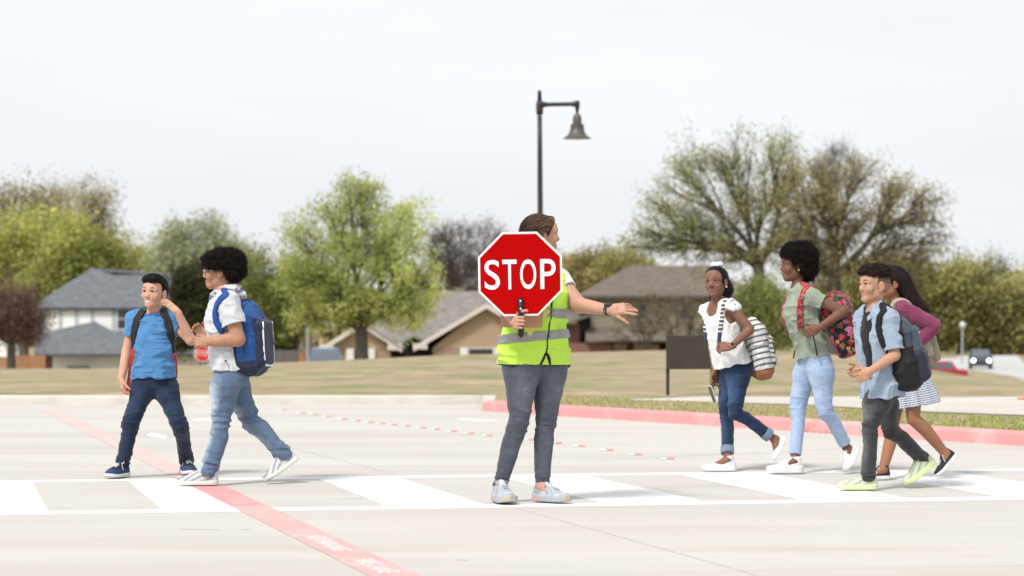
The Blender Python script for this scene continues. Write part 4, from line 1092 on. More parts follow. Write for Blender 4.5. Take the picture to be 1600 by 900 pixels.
def head_colors(h, v, col, skin, lipc, brow, iris=(.03, .018, .012), smile=0.0, browth=1.0, teeth=False, gaze=(0, 0)):
    near = np.nonzero(np.abs(v - h.c).max(1) < .16 * h.k)[0]
    if not len(near): return
    q = h.loc(v[near]); c = col[near]
    def blend(m, cc):
        m = m[:, None]; c[:] = c * (1 - m) + np.array(cc) * m
    l, f, u = q.T; al = np.abs(l); fr = f > .05
    blush = np.exp(-((al - .042) ** 2 + (u + .03) ** 2) / .018 ** 2) * fr; blend(blush * .12, np.array(skin) * np.array([1.12, .80, .78]))
    blend(np.exp(-(l ** 2 + (u + .03) ** 2) / .012 ** 2) * (f > .09) * .1, np.array(skin) * np.array([1.1, .82, .8]))
    blend(np.exp(-((al - .078) ** 2 + (f + .01) ** 2 + (u + .008) ** 2) / .022 ** 2) * .2, np.array(skin) * np.array([1.1, .75, .7]))
    zl = -.064 + smile * .006 * (al / .025) ** 2; mw = .025 + .004 * max(smile, 0)
    lm = np.clip(1.3 - (np.abs(l) / (mw + .001)) ** 2 - ((u - zl + .0025) / .0105) ** 2, 0, 1) * (f > .068)
    blend(np.clip(lm * 1.6, 0, 1) * .6, lipc)
    if teeth: blend(np.clip(2.5 * (1 - (l / (mw * .82)) ** 2 - ((u - zl + .0018) / .0055) ** 2), 0, 1) * (f > .07), (.80, .77, .72))
    else: blend(np.clip(1.5 * (1 - (l / (mw * .9)) ** 2 - ((u - zl + .0025) / .0022) ** 2), 0, 1) * (f > .07) * .6, np.array(lipc) * .35)
    el = al - .031
    eye = np.clip(3 * (1 - (el / .0158) ** 2 - ((u - .003) / (.0074 - .0013 * max(0, smile))) ** 2), 0, 1) * fr; blend(eye, np.array((.36, .34, .33)) * np.clip(.55 + np.mean(skin), .6, 1.0))
    ir = np.clip(3 * (1 - ((np.sign(l) * el - gaze[0]) / .0100) ** 2 - ((u - .003 - gaze[1]) / .0095) ** 2), 0, 1) * fr * (eye > .2); blend(ir, iris)
    lid = np.clip(2 * (1 - (el / .017) ** 2 - ((u - .0105 + (el / .017) ** 2 * .004) / .0026) ** 2), 0, 1) * fr; blend(lid * .9, np.array(brow) * .6)
    bu = .0275 + .003 * (1 - ((al - .033) / .02) ** 2); bw = np.clip(2.2 * (1 - ((al - .033) / .0205) ** 2 - ((u - bu) / (.0042 * browth)) ** 2), 0, 1) * fr
    blend(bw * .88, brow)
    nos = np.clip(2 * (1 - ((al - .007) / .0045) ** 2 - ((u + .0395) / .003) ** 2), 0, 1) * (f > .085); blend(nos * .6, np.array(skin) * .3)
    col[near] = c

def add_hand(F, wrist, d, n, thumb, s=.85, curl=(20, 25, 15), tcurl=20, spread=4, tang=40, each=None):
    """Wrist -> fingertips along d, palm facing n, thumb on the `thumb` side."""
    d = unit(d); n = unit(n - d * np.dot(n, d)); t = np.cross(d, n); t = t if np.dot(t, thumb) > 0 else -t
    W = lambda a, b, c: np.asarray(wrist) + s * (d * a + t * b + n * c)
    R = np.array([d, t, n])
    F.cap(W(-.02, 0, 0), W(.03, .0, 0), .0235 * s, .024 * s, .01)
    F.box(W(.052, -.002, 0), V3(.044, .039, .0135) * s, .0125 * s, R, .012)
    F.ell(W(.035, .024, .008), V3(.030, .016, .015) * s, R, .012)
    for i in range(4):
        L_ = (.074, .083, .077, .060)[i] * s; r = (.0088, .0092, .0088, .0078)[i] * s
        cu = each[i] if each else curl
        p = W(.090 - (.004 if i == 3 else 0) - (.003 if i == 0 else 0), .030 - .0203 * i, 0); sp = math.radians(spread * (1.5 - i)); base = d * math.cos(sp) + t * math.sin(sp); a = 0
        F.cap(W(.045, .022 - .015 * i, 0), p, r * 1.0, r * 1.08, .006)
        for j, fr in enumerate((.44, .31, .25)):
            a += math.radians(cu[j]); dr = base * math.cos(a) + n * math.sin(a); e = p + dr * L_ * fr
            F.cap(p, e, r * (1.04 - .09 * j), r * (.96 - .1 * j), .0025); p = e
    p = W(.022, .026, .006); a = math.radians(tang)
    dr = unit(d * math.cos(a) + t * math.sin(a) + n * .25)
    for j, (fr, r) in enumerate(((.040, .0125), (.034, .0105), (.027, .0092))):
        e = p + dr * fr * s; F.cap(p, e, r * s, r * .92 * s, .006 if j == 0 else .003); p = e
        c = math.radians(tcurl); dr = unit(dr * math.cos(c) + (n * .8 - t * .5 + d * .3) * math.sin(c))

class Shoe:
    def __init__(s, heel, toe, up=None, Lmin=None):
        s.heel, s.toe = np.asarray(heel, float), np.asarray(toe, float)
        s.f = unit(s.toe - s.heel); s.L = float(np.linalg.norm(s.toe - s.heel))
        if Lmin and s.L < Lmin: s.heel = s.toe - s.f * Lmin; s.L = Lmin
        u = V3(0, 0, 1) if up is None else np.asarray(up, float)
        s.u = unit(u - s.f * np.dot(u, s.f)); s.sd = np.cross(s.u, s.f)
        s.ankle = s.heel + s.f * s.L * .24 + s.u * s.L * .30
    def w(s, a, b, c): return s.heel + s.f * a * s.L + s.sd * b * s.L + s.u * c * s.L
    def loc(s, v): q = v - s.heel; return np.stack([q @ s.f, q @ s.sd, q @ s.u], 1) / s.L

ST = np.array([0, .02, .06, .13, .25, .40, .55, .70, .82, .92, .97, 1.0], f32)
SW = np.array([.02, .075, .108, .130, .142, .145, .158, .175, .170, .128, .085, .02], f32)
SH_LOW = np.array([.19, .28, .34, .37, .37, .35, .30, .25, .215, .18, .145, .09], f32)
SH_SLIP = np.array([.18, .25, .29, .29, .26, .255, .235, .205, .175, .145, .12, .07], f32)
def make_shoe(par, sh, upper, solec, lace=None, low=SH_LOW, sole_h=.085, sole_w=1.08, col=None, chunky=0.0, stripe=None, nlace=5):
    L_ = sh.L; lo = np.min([sh.heel, sh.toe], 0) - .13; hi = np.max([sh.heel, sh.toe], 0) + .15
    def coords(X, Y, Z):
        q = [X - f32(sh.heel[0]), Y - f32(sh.heel[1]), Z - f32(sh.heel[2])]
        dot = lambda v: (q[0] * f32(v[0]) + q[1] * f32(v[1]) + q[2] * f32(v[2])) / f32(L_)
        return dot(sh.f), dot(sh.sd), dot(sh.u)
    spring = lambda t: .045 * np.clip((t - .68) / .32, 0, 1) ** 2
    def f_up(X, Y, Z):
        t, w, v = coords(X, Y, Z); tc_ = np.clip(t, 0, 1); W = np.interp(tc_, ST, SW).astype(f32); Hh = np.interp(tc_, ST, low).astype(f32); v = v - spring(tc_).astype(f32)
        e = ((np.abs(w) / W) ** 2.4 + (np.abs(v) / Hh) ** 2.2) ** (1 / 2.3) - 1
        return (np.maximum(np.maximum(e * np.minimum(W, Hh), -v + f32(.02)), np.maximum(-t, t - 1))).astype(f32) * f32(L_)
    F = Fld(lo, hi, .0032); F.put(f_up, lo, hi, 0, pad=0)
    F.cap(sh.w(.235, 0, .27), sh.w(.20, 0, .385), .128 * L_, .118 * L_, .02)                           # collar
    if low is SH_LOW: F.cap(sh.w(.46, 0, .26), sh.w(.34, 0, .36), .055 * L_, .05 * L_, .02)            # tongue
    F.cap(sh.w(.235, 0, .38), sh.w(.19, 0, .50), .088 * L_, .095 * L_, .004, 's')
    cf = None
    if callable(upper): cf = lambda v: upper(sh.loc(v))
    o = F.obj('shoe', mat('shoe_fabric', (0, 0, 0), .75, .07, 60, .25, 240, attr=True), par, cf if cf else (lambda v: np.tile(upper, (len(v), 1))))
    def f_so(X, Y, Z):
        t, w, v = coords(X, Y, Z); tc_ = np.clip(t, 0, 1); W = np.interp(tc_, ST, SW).astype(f32) * f32(sole_w) + f32(.006); v = v - spring(tc_).astype(f32)
        h_ = f32(sole_h) * (1 + f32(chunky) * np.cos(tc_ * 7) * .3) * (1.12 - .3 * tc_)
        e = np.maximum(np.abs(w) - W, np.maximum(-t - .015, t - 1.012)); g = np.abs(v - h_ / 2) - h_ / 2; r = f32(.016)
        return (np.sqrt(np.maximum(e + r, 0) ** 2 + np.maximum(g + r, 0) ** 2) + np.minimum(np.maximum(e, g) + r, 0) - r).astype(f32) * f32(L_)
    S = Fld(lo, hi, .0032); S.put(f_so, lo, hi, 0, pad=0)
    S.obj('sole', mat('shoe_rubber', (0, 0, 0), .6, .05, 40, .08, 150, attr=True), o, (lambda v: solec(sh.loc(v))) if callable(solec) else (lambda v: np.tile(solec, (len(v), 1))))
    if lace is not None:
        mb = MB(); top_ = lambda t: float(np.interp(t, ST, low)) + .012
        for i in range(nlace):
            t = .36 + i * .07; hh = top_(t)
            for s in (1, -1):
                mb.tube([sh.w(t, -.075 * s, hh - .062), sh.w(t + .015, -.03 * s, hh - .006), sh.w(t + .035, .03 * s, hh - .008), sh.w(t + .055, .078 * s, hh - .072)], .0028, 5)
        for s in (1, -1):
            b_ = sh.w(.35, 0, top_(.35) + .005)
            mb.tube([b_, sh.w(.36, .06 * s, top_(.36) + .03), sh.w(.40, .125 * s, top_(.36) - .02), sh.w(.43, .10 * s, top_(.4) - .05), b_], .0026, 5); mb.tube([b_, sh.w(.43, .07 * s, top_(.43) - .02), sh.w(.49, .15 * s, .17)], .0026, 5)
        mb.build('laces', lace if not isinstance(lace, tuple) else mat('coloured_lace', lace, .8), o, smooth=True)
    return o

def fold(scale, amp, dirs=None, seed=0.0):
    """Creases across a limb or a body: ridged noise, stretched sideways."""
    def fn(p):
        a = vnoise(p + seed, np.asarray(scale)); b = vnoise(p + seed + 7.3, np.asarray(scale) * 2.1)
        return amp * ((1 - 2 * np.abs(a - .5)) ** 3 * 1.7 + .5 * b - .9)
    return fn
def near_fold(pts, rad, scale, amp, seed=0.0):
    g = fold(scale, amp, seed=seed); pts = [np.asarray(p) for p in pts]
    def fn(p):
        w = np.zeros(len(p))
        for c in pts: w = np.maximum(w, np.exp(-((p - c) ** 2).sum(1) / rad ** 2))
        return g(p) * w
    return fn

class Body:
    """Joints in world metres; j[name]. side 'L' is the person's own left."""
    def __init__(s, D, yaw, joints, scale=1.0, girth=1.0):
        s.D, s.yaw, s.k, s.g = D, yaw, scale, girth
        s.f = yawv(yaw); s.l = np.cross((0, 0, 1), s.f)
        s.j = {n: P(a, b, D + c) for n, (a, b, c) in joints.items()}
    def __getitem__(s, n): return s.j[n]
    def bounds(s, names, pad): a = np.array([s.j[n] for n in names]); return a.min(0) - pad, a.max(0) + pad

def arm_pts(B, S): return B['sh' + S], B['el' + S], B['wr' + S]
def torso_axis(B):
    p0 = B['pelvis'] - unit(B['neck'] - B['pelvis']) * .06 * B.k
    return p0, B['neck']
def torso(F, B, grow=0.0, t0=0.0, t1=1.0, W=None, flare=0.0, mod=None, k=.02, belly=0.0, bust=0.0):
    """Trunk section table, in metres for scale 1 (a 1.40 m child)."""
    p0, p1 = torso_axis(B); k_ = B.k
    T = np.array([0, .10, .25, .42, .58, .74, .86, .95, 1.0]); A = np.array([.118, .128, .122, .112, .117, .128, .125, .092, .06]); Bd = np.array([.075, .088, .086, .080, .085, .090, .082, .068, .05])
    O = np.array([-.012, -.012, -.004, .004, .008, .006, -.002, -.010, -.012])
    Bd = Bd + belly * np.array([0, .01, .022, .028, .018, .006, 0, 0, 0]); O = O + belly * np.array([0, .008, .018, .022, .014, .003, 0, 0, 0])
    Bd = Bd + bust * np.array([0, 0, 0, .004, .014, .022, .010, 0, 0]); O = O + bust * np.array([0, 0, 0, .002, .010, .016, .008, 0, 0])
    if W is not None: A = A * np.interp(T, *W)
    A = A * k_ * B.g + grow + flare * np.clip(.5 - T, 0, 1); Bd = Bd * k_ * B.g + grow + flare * np.clip(.5 - T, 0, 1) * .8
    keep = (T >= t0 - 1e-6) & (T <= t1 + 1e-6)
    Ts = np.unique(np.concatenate([[t0, t1], T[keep]]))
    F.loft(p0, p1, B.f, Ts, np.interp(Ts, T, A), np.interp(Ts, T, Bd), np.interp(Ts, T, O) * k_, 2.4, k, .012, mod=mod)
    return p0, p1
def tpos(B, t): p0, p1 = torso_axis(B); return lerp(p0, p1, t)
def shoulders(F, B, grow=0.0, k=.035):
    r = .050 * B.k * B.g + grow
    n_ = tpos(B, .93)
    for S in 'LR': F.cap(lerp(n_, B['sh' + S], .25), B['sh' + S], r * .95, r * .93, k * B.k)
    for S in 'LR': F.cap(tpos(B, 1.01), lerp(B['neck'], B['sh' + S], .75), .038 * B.k * B.g + grow, .030 * B.k * B.g + grow, .04 * B.k)
ARM = (.043, .036, .034, .024)
def arm(F, B, S, grow=0.0, r=ARM, k=.015):
    a, e, w = arm_pts(B, S); g = B.k * B.g
    F.cap(a, e, r[0] * g + grow, r[1] * g + grow, k); m = lerp(e, w, .28)
    F.tube([e, m, w], [r[1] * g * .96 + grow, r[2] * g * 1.02 + grow, r[3] * g + grow], k)
LEG = (.072, .060, .048, .049, .031)
def leg_path(B, S, sh):
    h, kn, an = B['hip' + S], B['kn' + S], sh[S].ankle
    sd = unit(an - kn); back = -B.f - sd * np.dot(-B.f, sd)
    return [h, lerp(h, kn, .45), kn, lerp(kn, an, .30) + unit(back) * .012 * B.k, an]
def leg(F, B, S, sh, grow=0.0, r=LEG, k=.02, taper=(1, 1, 1, 1, 1)):
    pts = leg_path(B, S, sh); g = B.k * B.g
    F.tube(pts, [r[i] * g * taper[i] + grow for i in range(5)], k)
    return pts

def make_body(root, B, head, skin, lipc, brow, shoes, hands, headkw, bare_legs=False, browth=1.0, neck_r=.042, iris=(.03, .018, .012), teeth=False, armr=ARM, legs=True, legr=LEG, gaze=(0, 0), thin=(.85, .72, .72, .6, .9)):
    ns = [n for n in B.j]; lo, hi = B.bounds(ns, .16)
    lo = np.minimum(lo, head.c - .17); hi = np.maximum(hi, head.c + .17)
    for S in 'LR': lo = np.minimum(lo, shoes[S].ankle - .12); hi = np.maximum(hi, shoes[S].ankle + .12)
    F = Fld(lo, hi, .0030)
    torso(F, B, -.004, 0.02, .97); shoulders(F, B, -.006)
    F.cap(B['neck'] - V3(0, 0, .03) * B.k, head.w(0, -.022, -.045), neck_r * B.k * 1.08, neck_r * B.k, .03)
    for S in 'LR':
        arm(F, B, S, 0, armr)
        leg(F, B, S, shoes, 0, legr, taper=(1, 1, 1, 1, 1) if bare_legs else thin)
        F.cap(shoes[S].ankle, shoes[S].w(.62, 0, .12), .031 * B.k, .022 * B.k, .02)
    add_head(F, head, **headkw)
    for hd in hands: add_hand(F, **hd)
    v, f = F.mesh()
    col = np.tile(np.asarray(skin, float), (len(v), 1))
    col *= (1 + .10 * (vnoise(v, (25, 25, 25)) - .5) + .08 * (vnoise(v, (90, 90, 90)) - .5))[:, None]
    head_colors(head, v, col, skin, lipc, brow, iris, headkw.get('smile', 0), browth, teeth, gaze)
    return link_mesh('body', v, f, M_SKIN, root, col=col)

def plain(c, var=.0):
    c = np.asarray(c, float)
    return lambda v: np.tile(c, (len(v), 1))
def denim(c, fade, B, shoes, amt=.5, seed=0):
    """Worn indigo: paler over the thighs' fronts and the knees, darker at seams; a fixed pattern of the cloth."""
    c, fade = np.asarray(c, float), np.asarray(fade, float)
    def fn(v):
        m = np.zeros(len(v))
        for S in 'LR':
            h, kn, an = B['hip' + S], B['kn' + S], shoes[S].ankle
            for a, b, wgt in ((h, kn, 1.0), (kn, an, .55)):
                ab = b - a; t = np.clip(((v - a) @ ab) / (ab @ ab), 0, 1); r = v - (a + t[:, None] * ab); rn = np.linalg.norm(r, axis=1)
                fr = np.clip((r @ B.f) / np.maximum(rn, 1e-4), 0, 1)
                m = np.maximum(m, fr ** 1.5 * np.sin(np.clip(t * .9 + .1, 0, 1) * math.pi) * (rn < .13) * wgt)
        n_ = vnoise(v + seed, (14, 14, 22)) * .6 + vnoise(v + seed, (50, 50, 70)) * .4
        m = np.clip(m * amt * 1.2 * (.5 + n_) + (n_ - .5) * .25 * amt, 0, 1)[:, None]
        return c * (1 - m) + fade * m
    return fn

def trousers(root, B, shoes, cloth, col, grow=.012, name='jeans', taper=(1, 1, 1, 1, 1), amp=.006, waist_t=.34, cuff=None, seed=0.0, hemcut=.082, r=LEG, hipW=None, ankle_folds=1.0):
    ns = ['pelvis', 'hipL', 'hipR', 'knL', 'knR']; lo, hi = B.bounds(ns, .17)
    for S in 'LR': lo = np.minimum(lo, shoes[S].ankle - .12); hi = np.maximum(hi, shoes[S].ankle + .12)
    F = Fld(lo, hi, .0042)
    torso(F, B, grow * .8, 0.0, waist_t, hipW)
    for S in 'LR':
        pts = leg(F, B, S, shoes, grow, r, .018, taper)
        F.cap(lerp(B['pelvis'], B['hip' + S], .4), lerp(B['hip' + S], B['kn' + S], .1), r[0] * B.k * B.g + grow * .8, r[0] * B.k * B.g + grow, .04)
    kn = [B['knL'], B['knR']]; an = [shoes[S].ankle for S in 'LR']; hp = [B['hipL'], B['hipR']]
    F.disp(near_fold(kn, .11, (10, 10, 26), amp * .85, seed)); F.disp(near_fold(kn, .09, (17, 17, 44), amp * .35, seed + 1))
    F.disp(near_fold(an, .085, (12, 12, 38), amp * .85 * ankle_folds, seed + 3))
    F.disp(near_fold(hp, .13, (14, 10, 22), amp * .3, seed + 5))
    F.disp(fold((8, 8, 16), amp * .28, seed=seed + 9))
    for S in 'LR':
        a = shoes[S].ankle; sd = unit(a - B['kn' + S]); c_ = a + sd * hemcut * B.k - sd * .05
        fn, blo, bhi = F.f_cap(c_, c_ + sd * .2, .14, .14)
        sl = F.sl(blo, bhi, 0)
        if sl is not None:
            X, Y, Z = F.ax[0][sl[0]][:, None, None], F.ax[1][sl[1]][None, :, None], F.ax[2][sl[2]][None, None, :]
            pl = (X - f32(c_[0])) * f32(sd[0]) + (Y - f32(c_[1])) * f32(sd[1]) + (Z - f32(c_[2])) * f32(sd[2])
            near = fn(X, Y, Z) < .02
            F.a[sl] = np.where(near, np.maximum(F.a[sl], pl), F.a[sl])
    o = F.obj(name, cloth, root, col)
    if cuff is not None:
        for S in 'LR':
            a = shoes[S].ankle; sd = unit(a - B['kn' + S]); c_ = a + sd * hemcut * B.k - sd * .05
            C = Fld(c_ - .13, c_ + .13, .0036); rr = r[4] * B.k * B.g * taper[4] + grow + .006
            C.cap(c_ - sd * .075, c_ + sd * .05, rr + .002, rr, 0); C.cut(c_ + sd * .004, sd); C.cut(c_ - sd * .045, -sd); C.obj('cuff', cloth, o, cuff)
    return o

def top_garment(root, B, name, cloth, col, grow=.014, hem_t=.18, sleeve=.5, sl_r=(.052, .056), long=False, neck=.062, amp=.006, W=None, flare=0.0, belly=0.0, bust=0.0, seed=0.0, fscale=(9, 9, 13),
                open_front=None, sleeveless=False, neck_drop=.0, hipr=.078, extra=None, hemfn=None, build=True, armr=ARM):
    ns = ['pelvis', 'neck', 'shL', 'shR', 'elL', 'elR'] + (['wrL', 'wrR'] if long else []); lo, hi = B.bounds(ns, .17 + max(0, flare))
    F = Fld(lo, hi, .0042)
    torso(F, B, grow, hem_t - .07, .97, W, flare, None, .02, belly, bust); shoulders(F, B, grow * .75 if not sleeveless else grow * .6)
    g = B.k * B.g; slv = []
    if hem_t < .25:                                                 # hangs over the hips
        for S in 'LR': F.cap(lerp(B['pelvis'], B['hip' + S], .4), lerp(B['hip' + S], B['kn' + S], .1), hipr * g + grow, hipr * g + grow, .04)
    if not sleeveless:
        for S in 'LR':
            a, e, w = arm_pts(B, S)
            if long: F.tube([a, e, lerp(e, w, .3), w], [armr[0]*g + grow + .004, armr[1]*g + grow, armr[2]*g + grow, armr[3]*g + grow * .8], .02)
            else:
                d_ = unit(e - a); p = a + d_ * np.linalg.norm(e - a) * sleeve
                G_ = Fld(lo, hi, F.h); G_.cap(a - d_ * .01, p + d_ * .06, sl_r[0] * g, sl_r[1] * g, 0)
                cutp = lambda X, Y, Z, p=p, d_=d_: ((X - f32(p[0])) * f32(d_[0]) + (Y - f32(p[1])) * f32(d_[1]) + (Z - f32(p[2])) * f32(d_[2]))
                A_ = np.array([a, p]); G_.disp(fold(np.array(fscale) * 1.6, amp * .8, seed=seed + 11)); G_.put(cutp, A_.min(0) - .14, A_.max(0) + .14, .004, 'i', 0)
                I_ = Fld(lo, hi, F.h); I_.cap(a, p + d_ * .06, sl_r[0] * g - .014, sl_r[1] * g - .012, 0)
                I_.put(lambda X, Y, Z, cutp=cutp: -(cutp(X, Y, Z) + f32(.025)), A_.min(0) - .14, A_.max(0) + .14, 0, 'i', 0)
                slv.append((G_, I_))
    else:
        for S in 'LR':
            a = B['sh' + S]; out = unit(a - tpos(B, .9)); F.cap(a + out * .012 - V3(0, 0, .05) * B.k, a + out * .06 + V3(0, 0, .02), .062 * g, .06 * g, .01, 's')
    if extra: extra(F)
    F.disp(fold(fscale, amp, seed=seed)); F.disp(fold(np.array(fscale) * 2.3, amp * .4, seed=seed + 4))
    for S in ('L', 'R'):                                            # pull lines from the armpits
        F.disp(near_fold([lerp(tpos(B, .72), B['sh' + S], .8)], .09, (30, 30, 16), amp * .9, seed + 2))
    for G_, I_ in slv:
        t = np.maximum(.022 - np.abs(F.a - G_.a), 0); F.a = np.minimum(F.a, G_.a) - t * t * (.25 / .022); F.a = np.maximum(F.a, -I_.a)
    nb = B['neck'] + B.f * .012 * B.k
    F.cap(nb - V3(0, 0, neck_drop) + B.f * neck_drop * .8, nb + V3(0, 0, .2) + B.f * .03, neck * g, neck * g * 1.4, .004, 's')
    q0, q1 = torso_axis(B); up_ = unit(q1 - q0); hp = lerp(q0, q1, hem_t)
    wv = lambda X, Y, Z: f32(.006) * np.sin(X * f32(31) + Y * f32(23)) + f32(.004) * np.sin(X * f32(67) - Y * f32(41))
    X, Y, Z = F.ax[0][:, None, None], F.ax[1][None, :, None], F.ax[2][None, None, :]
    pl = -((X - f32(hp[0])) * f32(up_[0]) + (Y - f32(hp[1])) * f32(up_[1]) + (Z - f32(hp[2])) * f32(up_[2])) + wv(X, Y, Z)
    tr = Fld(lo, hi, F.h); torso(tr, B, grow + .03, hem_t - .12, hem_t + .02, W, flare, None, .02, belly, bust)
    if hem_t < .25:
        for S in 'LR': tr.cap(lerp(B['pelvis'], B['hip' + S], .4), lerp(B['hip' + S], B['kn' + S], .1), hipr * g + grow + .03, hipr * g + grow + .03, .04)
    F.a = np.where(tr.a < .02, np.maximum(F.a, pl), F.a)
    inner = Fld(lo, hi, F.h); torso(inner, B, grow - .019, hem_t - .12, hem_t + .09, W, flare, None, .02, belly, bust)
    F.a = np.where(pl > -.022, np.maximum(F.a, -inner.a), F.a)
    if hemfn: hemfn(F)
    o = F.obj(name, cloth, root, col)
    return o, F
def cloth(name, bump=.25, bscale=320, rough=.85, vary=.10, vscale=14, sheen=.15): return mat(name, (0, 0, 0), rough, vary, vscale, bump, bscale, attr=True, spec=.2, sheen=sheen)
M_JERSEY = cloth('jersey_cloth'); M_DENIM = cloth('denim_cloth', .4, 420, .9, .14, 90); M_SHIRT = cloth('woven_cloth', .3, 380, .85, .1, 70); M_PACK = cloth('pack_nylon', .3, 260, .6, .08, 20, .05)

def hair_strands(v, n, F, length, width, seed=1, grav=0.0, curl=1.0, flow=None):
    """Loose curls on a hair surface as thin ribbons, to break up its outline."""
    r = np.random.default_rng(seed); i = r.integers(0, len(v), n); p = v[i]; e = .006
    g = np.stack([F.at(p + np.eye(3)[k] * e) - F.at(p - np.eye(3)[k] * e) for k in range(3)], 1); g /= np.maximum(np.linalg.norm(g, axis=1, keepdims=True), 1e-6)
    t = np.cross(g, r.normal(size=(n, 3))); t /= np.maximum(np.linalg.norm(t, axis=1, keepdims=True), 1e-6)
    Ln = length * r.uniform(.4, 1.2, (n, 1)); w = t * width; q = np.cross(g, t)
    dirn = g if flow is None else flow
    pts = [p - g * .004, p + g * Ln * .45 + q * Ln * .25 * curl, p + g * Ln * .75 - t * Ln * .25 * curl - V3(0, 0, grav) * Ln, p + g * Ln * .9 - q * Ln * .35 * curl - V3(0, 0, grav * 2) * Ln]
    vs = np.stack([x for k, pp in enumerate(pts) for x in (pp - w * (1 - k * .25), pp + w * (1 - k * .25))], 1).reshape(-1, 3)
    b = (np.arange(n) * 8)[:, None]; f = np.concatenate([np.concatenate([b + 2*k, b + 2*k + 1, b + 2*k + 3, b + 2*k + 2], 1) for k in range(3)])
    return vs, f
def flow_strands(F, v, n, dirfn, length, width, lift, seed=1, steps=6):
    """Combed strands: ribbons that run over the hair surface along a direction."""
    r = np.random.default_rng(seed); p = v[r.integers(0, len(v), n)].copy(); e = .006; st = length * r.uniform(.5, 1.2, (n, 1)) / steps; hh = lift * r.uniform(.1, 1.0, n); jit_ = r.normal(0, .22, (n, 3)); pts, sides = [], []
    for k in range(steps + 1):
        g = np.stack([F.at(p + np.eye(3)[i] * e) - F.at(p - np.eye(3)[i] * e) for i in range(3)], 1); g /= np.maximum(np.linalg.norm(g, axis=1, keepdims=True), 1e-6)
        d = dirfn(p) + jit_; d = d - g * (d * g).sum(1, keepdims=True); d /= np.maximum(np.linalg.norm(d, axis=1, keepdims=True), 1e-6)
        p = p - g * np.clip(F.at(p) - hh * (k / steps) ** .7, -.006, .006)[:, None]; pts.append(p); sides.append(np.cross(g, d)); p = p + d * st
    vs = np.stack([x for k in range(steps + 1) for x in (pts[k] - sides[k] * width * (1 - .7 * k / steps), pts[k] + sides[k] * width * (1 - .7 * k / steps))], 1).reshape(-1, 3); w = 2 * (steps + 1)
    b = (np.arange(n) * w)[:, None]; return vs, np.concatenate([np.concatenate([b + 2*k, b + 2*k + 1, b + 2*k + 3, b + 2*k + 2], 1) for k in range(steps)]), r, w
def hair_obj(root, F, col, m, n=0, length=.014, width=.0016, seed=1, curl=1.0, grav=0.0, name='hair', flow=None):
    v, f = F.mesh(); c = col(v) if callable(col) else np.tile(np.asarray(col, float), (len(v), 1)) * (.7 + .6 * vnoise(v, (60, 60, 60)))[:, None]
    if n:
        v2, f2 = hair_strands(v, n, F, length, width, seed, grav, curl); c = np.concatenate([c, np.tile(c.mean(0), (len(v2), 1))]); f = np.concatenate([f, f2 + len(v)]); v = np.concatenate([v, v2])
    if flow:
        dirfn, fn_, fl, fw, flift = flow; v0 = v; v2, f2, r, w = flow_strands(F, v0, fn_, dirfn, fl, fw, flift, seed)
        c2 = col(v2[::w]) if callable(col) else np.tile(np.asarray(col, float), (fn_, 1)); c2 = c2 * r.uniform(.5, 1.7, (fn_, 1))
        c = np.concatenate([c, np.repeat(c2, w, 0)]); f = np.concatenate([f, f2 + len(v)]); v = np.concatenate([v, v2])
    return link_mesh(name, v, f, m, root, col=c)
def face_cut(F, h, top=.062, back=.028, low=-.2):
    """Carve the face out of a hair field: nothing in front of the hairline."""
    F.box(h.w(0, .11, (top + low) / 2), V3(.060, .11 - back + .0, (top - low) / 2) * h.k, .03 * h.k, h.R, .008, 's')

def curls(F, n, r0, r1, seed=3, k=.004):
    v, _ = F.mesh(); rr = np.random.default_rng(seed)
    for i in rr.integers(0, len(v), n): r = rr.uniform(r0, r1); F.ell(v[i], V3(r, r, r * .85), None, k)
class Pack:
    def __init__(s, c, up, out, w, h, d):
        s.c = np.asarray(c, float); s.u = unit(up); o = np.asarray(out, float); s.o = unit(o - s.u * np.dot(o, s.u)); s.s = np.cross(s.u, s.o); s.w_, s.h, s.d = w, h, d
        s.R = np.array([s.s, s.o, s.u])
    def w(s, a, b, c): return s.c + s.s * a * s.w_ / 2 + s.o * b * s.d / 2 + s.u * c * s.h / 2
    def loc(s, v): q = v - s.c; return np.stack([q @ s.s / (s.w_ / 2), q @ s.o / (s.d / 2), q @ s.u / (s.h / 2)], 1)
    def fld(s, pad=.12): r = math.sqrt(s.w_ ** 2 + s.h ** 2 + s.d ** 2) / 2 + .04; return Fld(s.c - r, s.c + r, .0045)
    def shell_body(s, F, top_r=.5, sag=.0):
        w, h, d = s.w_, s.h, s.d
        F.box(s.w(0, -.08, -.12), V3(w / 2, d * .44, h * .43), .055, s.R, .03)
        F.ell(s.w(0, -.1, .52), V3(w * .47, d * .42, h * .25), s.R, .05)
        F.ell(s.w(0, .25, -.35), V3(w * .46, d * .42, h * .30), s.R, .05)
        return F
def pack_base(root, pk, m, col, amp=.006, seed=0.0, name='main_compartment'):
    F = pk.fld(); pk.shell_body(F); F.disp(fold((9, 9, 12), amp, seed=seed)); F.disp(fold((26, 26, 26), amp * .3, seed=seed + 2)); return F.obj(name, m, root, col), F
def pack_pocket(par, pk, c, half, r, m, col, name='front_pocket', amp=.003):
    F = pk.fld(); F.box(pk.w(*c), np.asarray(half), r, pk.R, 0); F.disp(fold((16, 16, 20), amp, seed=3)); return F.obj(name, m, par, col)
def strap_obj(root, F, path, width, m, col, out=.012, name='strap', inn=.004):
    g = F.blur().shell([np.asarray(p) for p in path], width, out, inn + .004); v, f = g.mesh()
    if len(v) == 0: return None
    return link_mesh(name, v, f, m, root, col=col(v) if callable(col) else np.tile(np.asarray(col, float), (len(v), 1)))
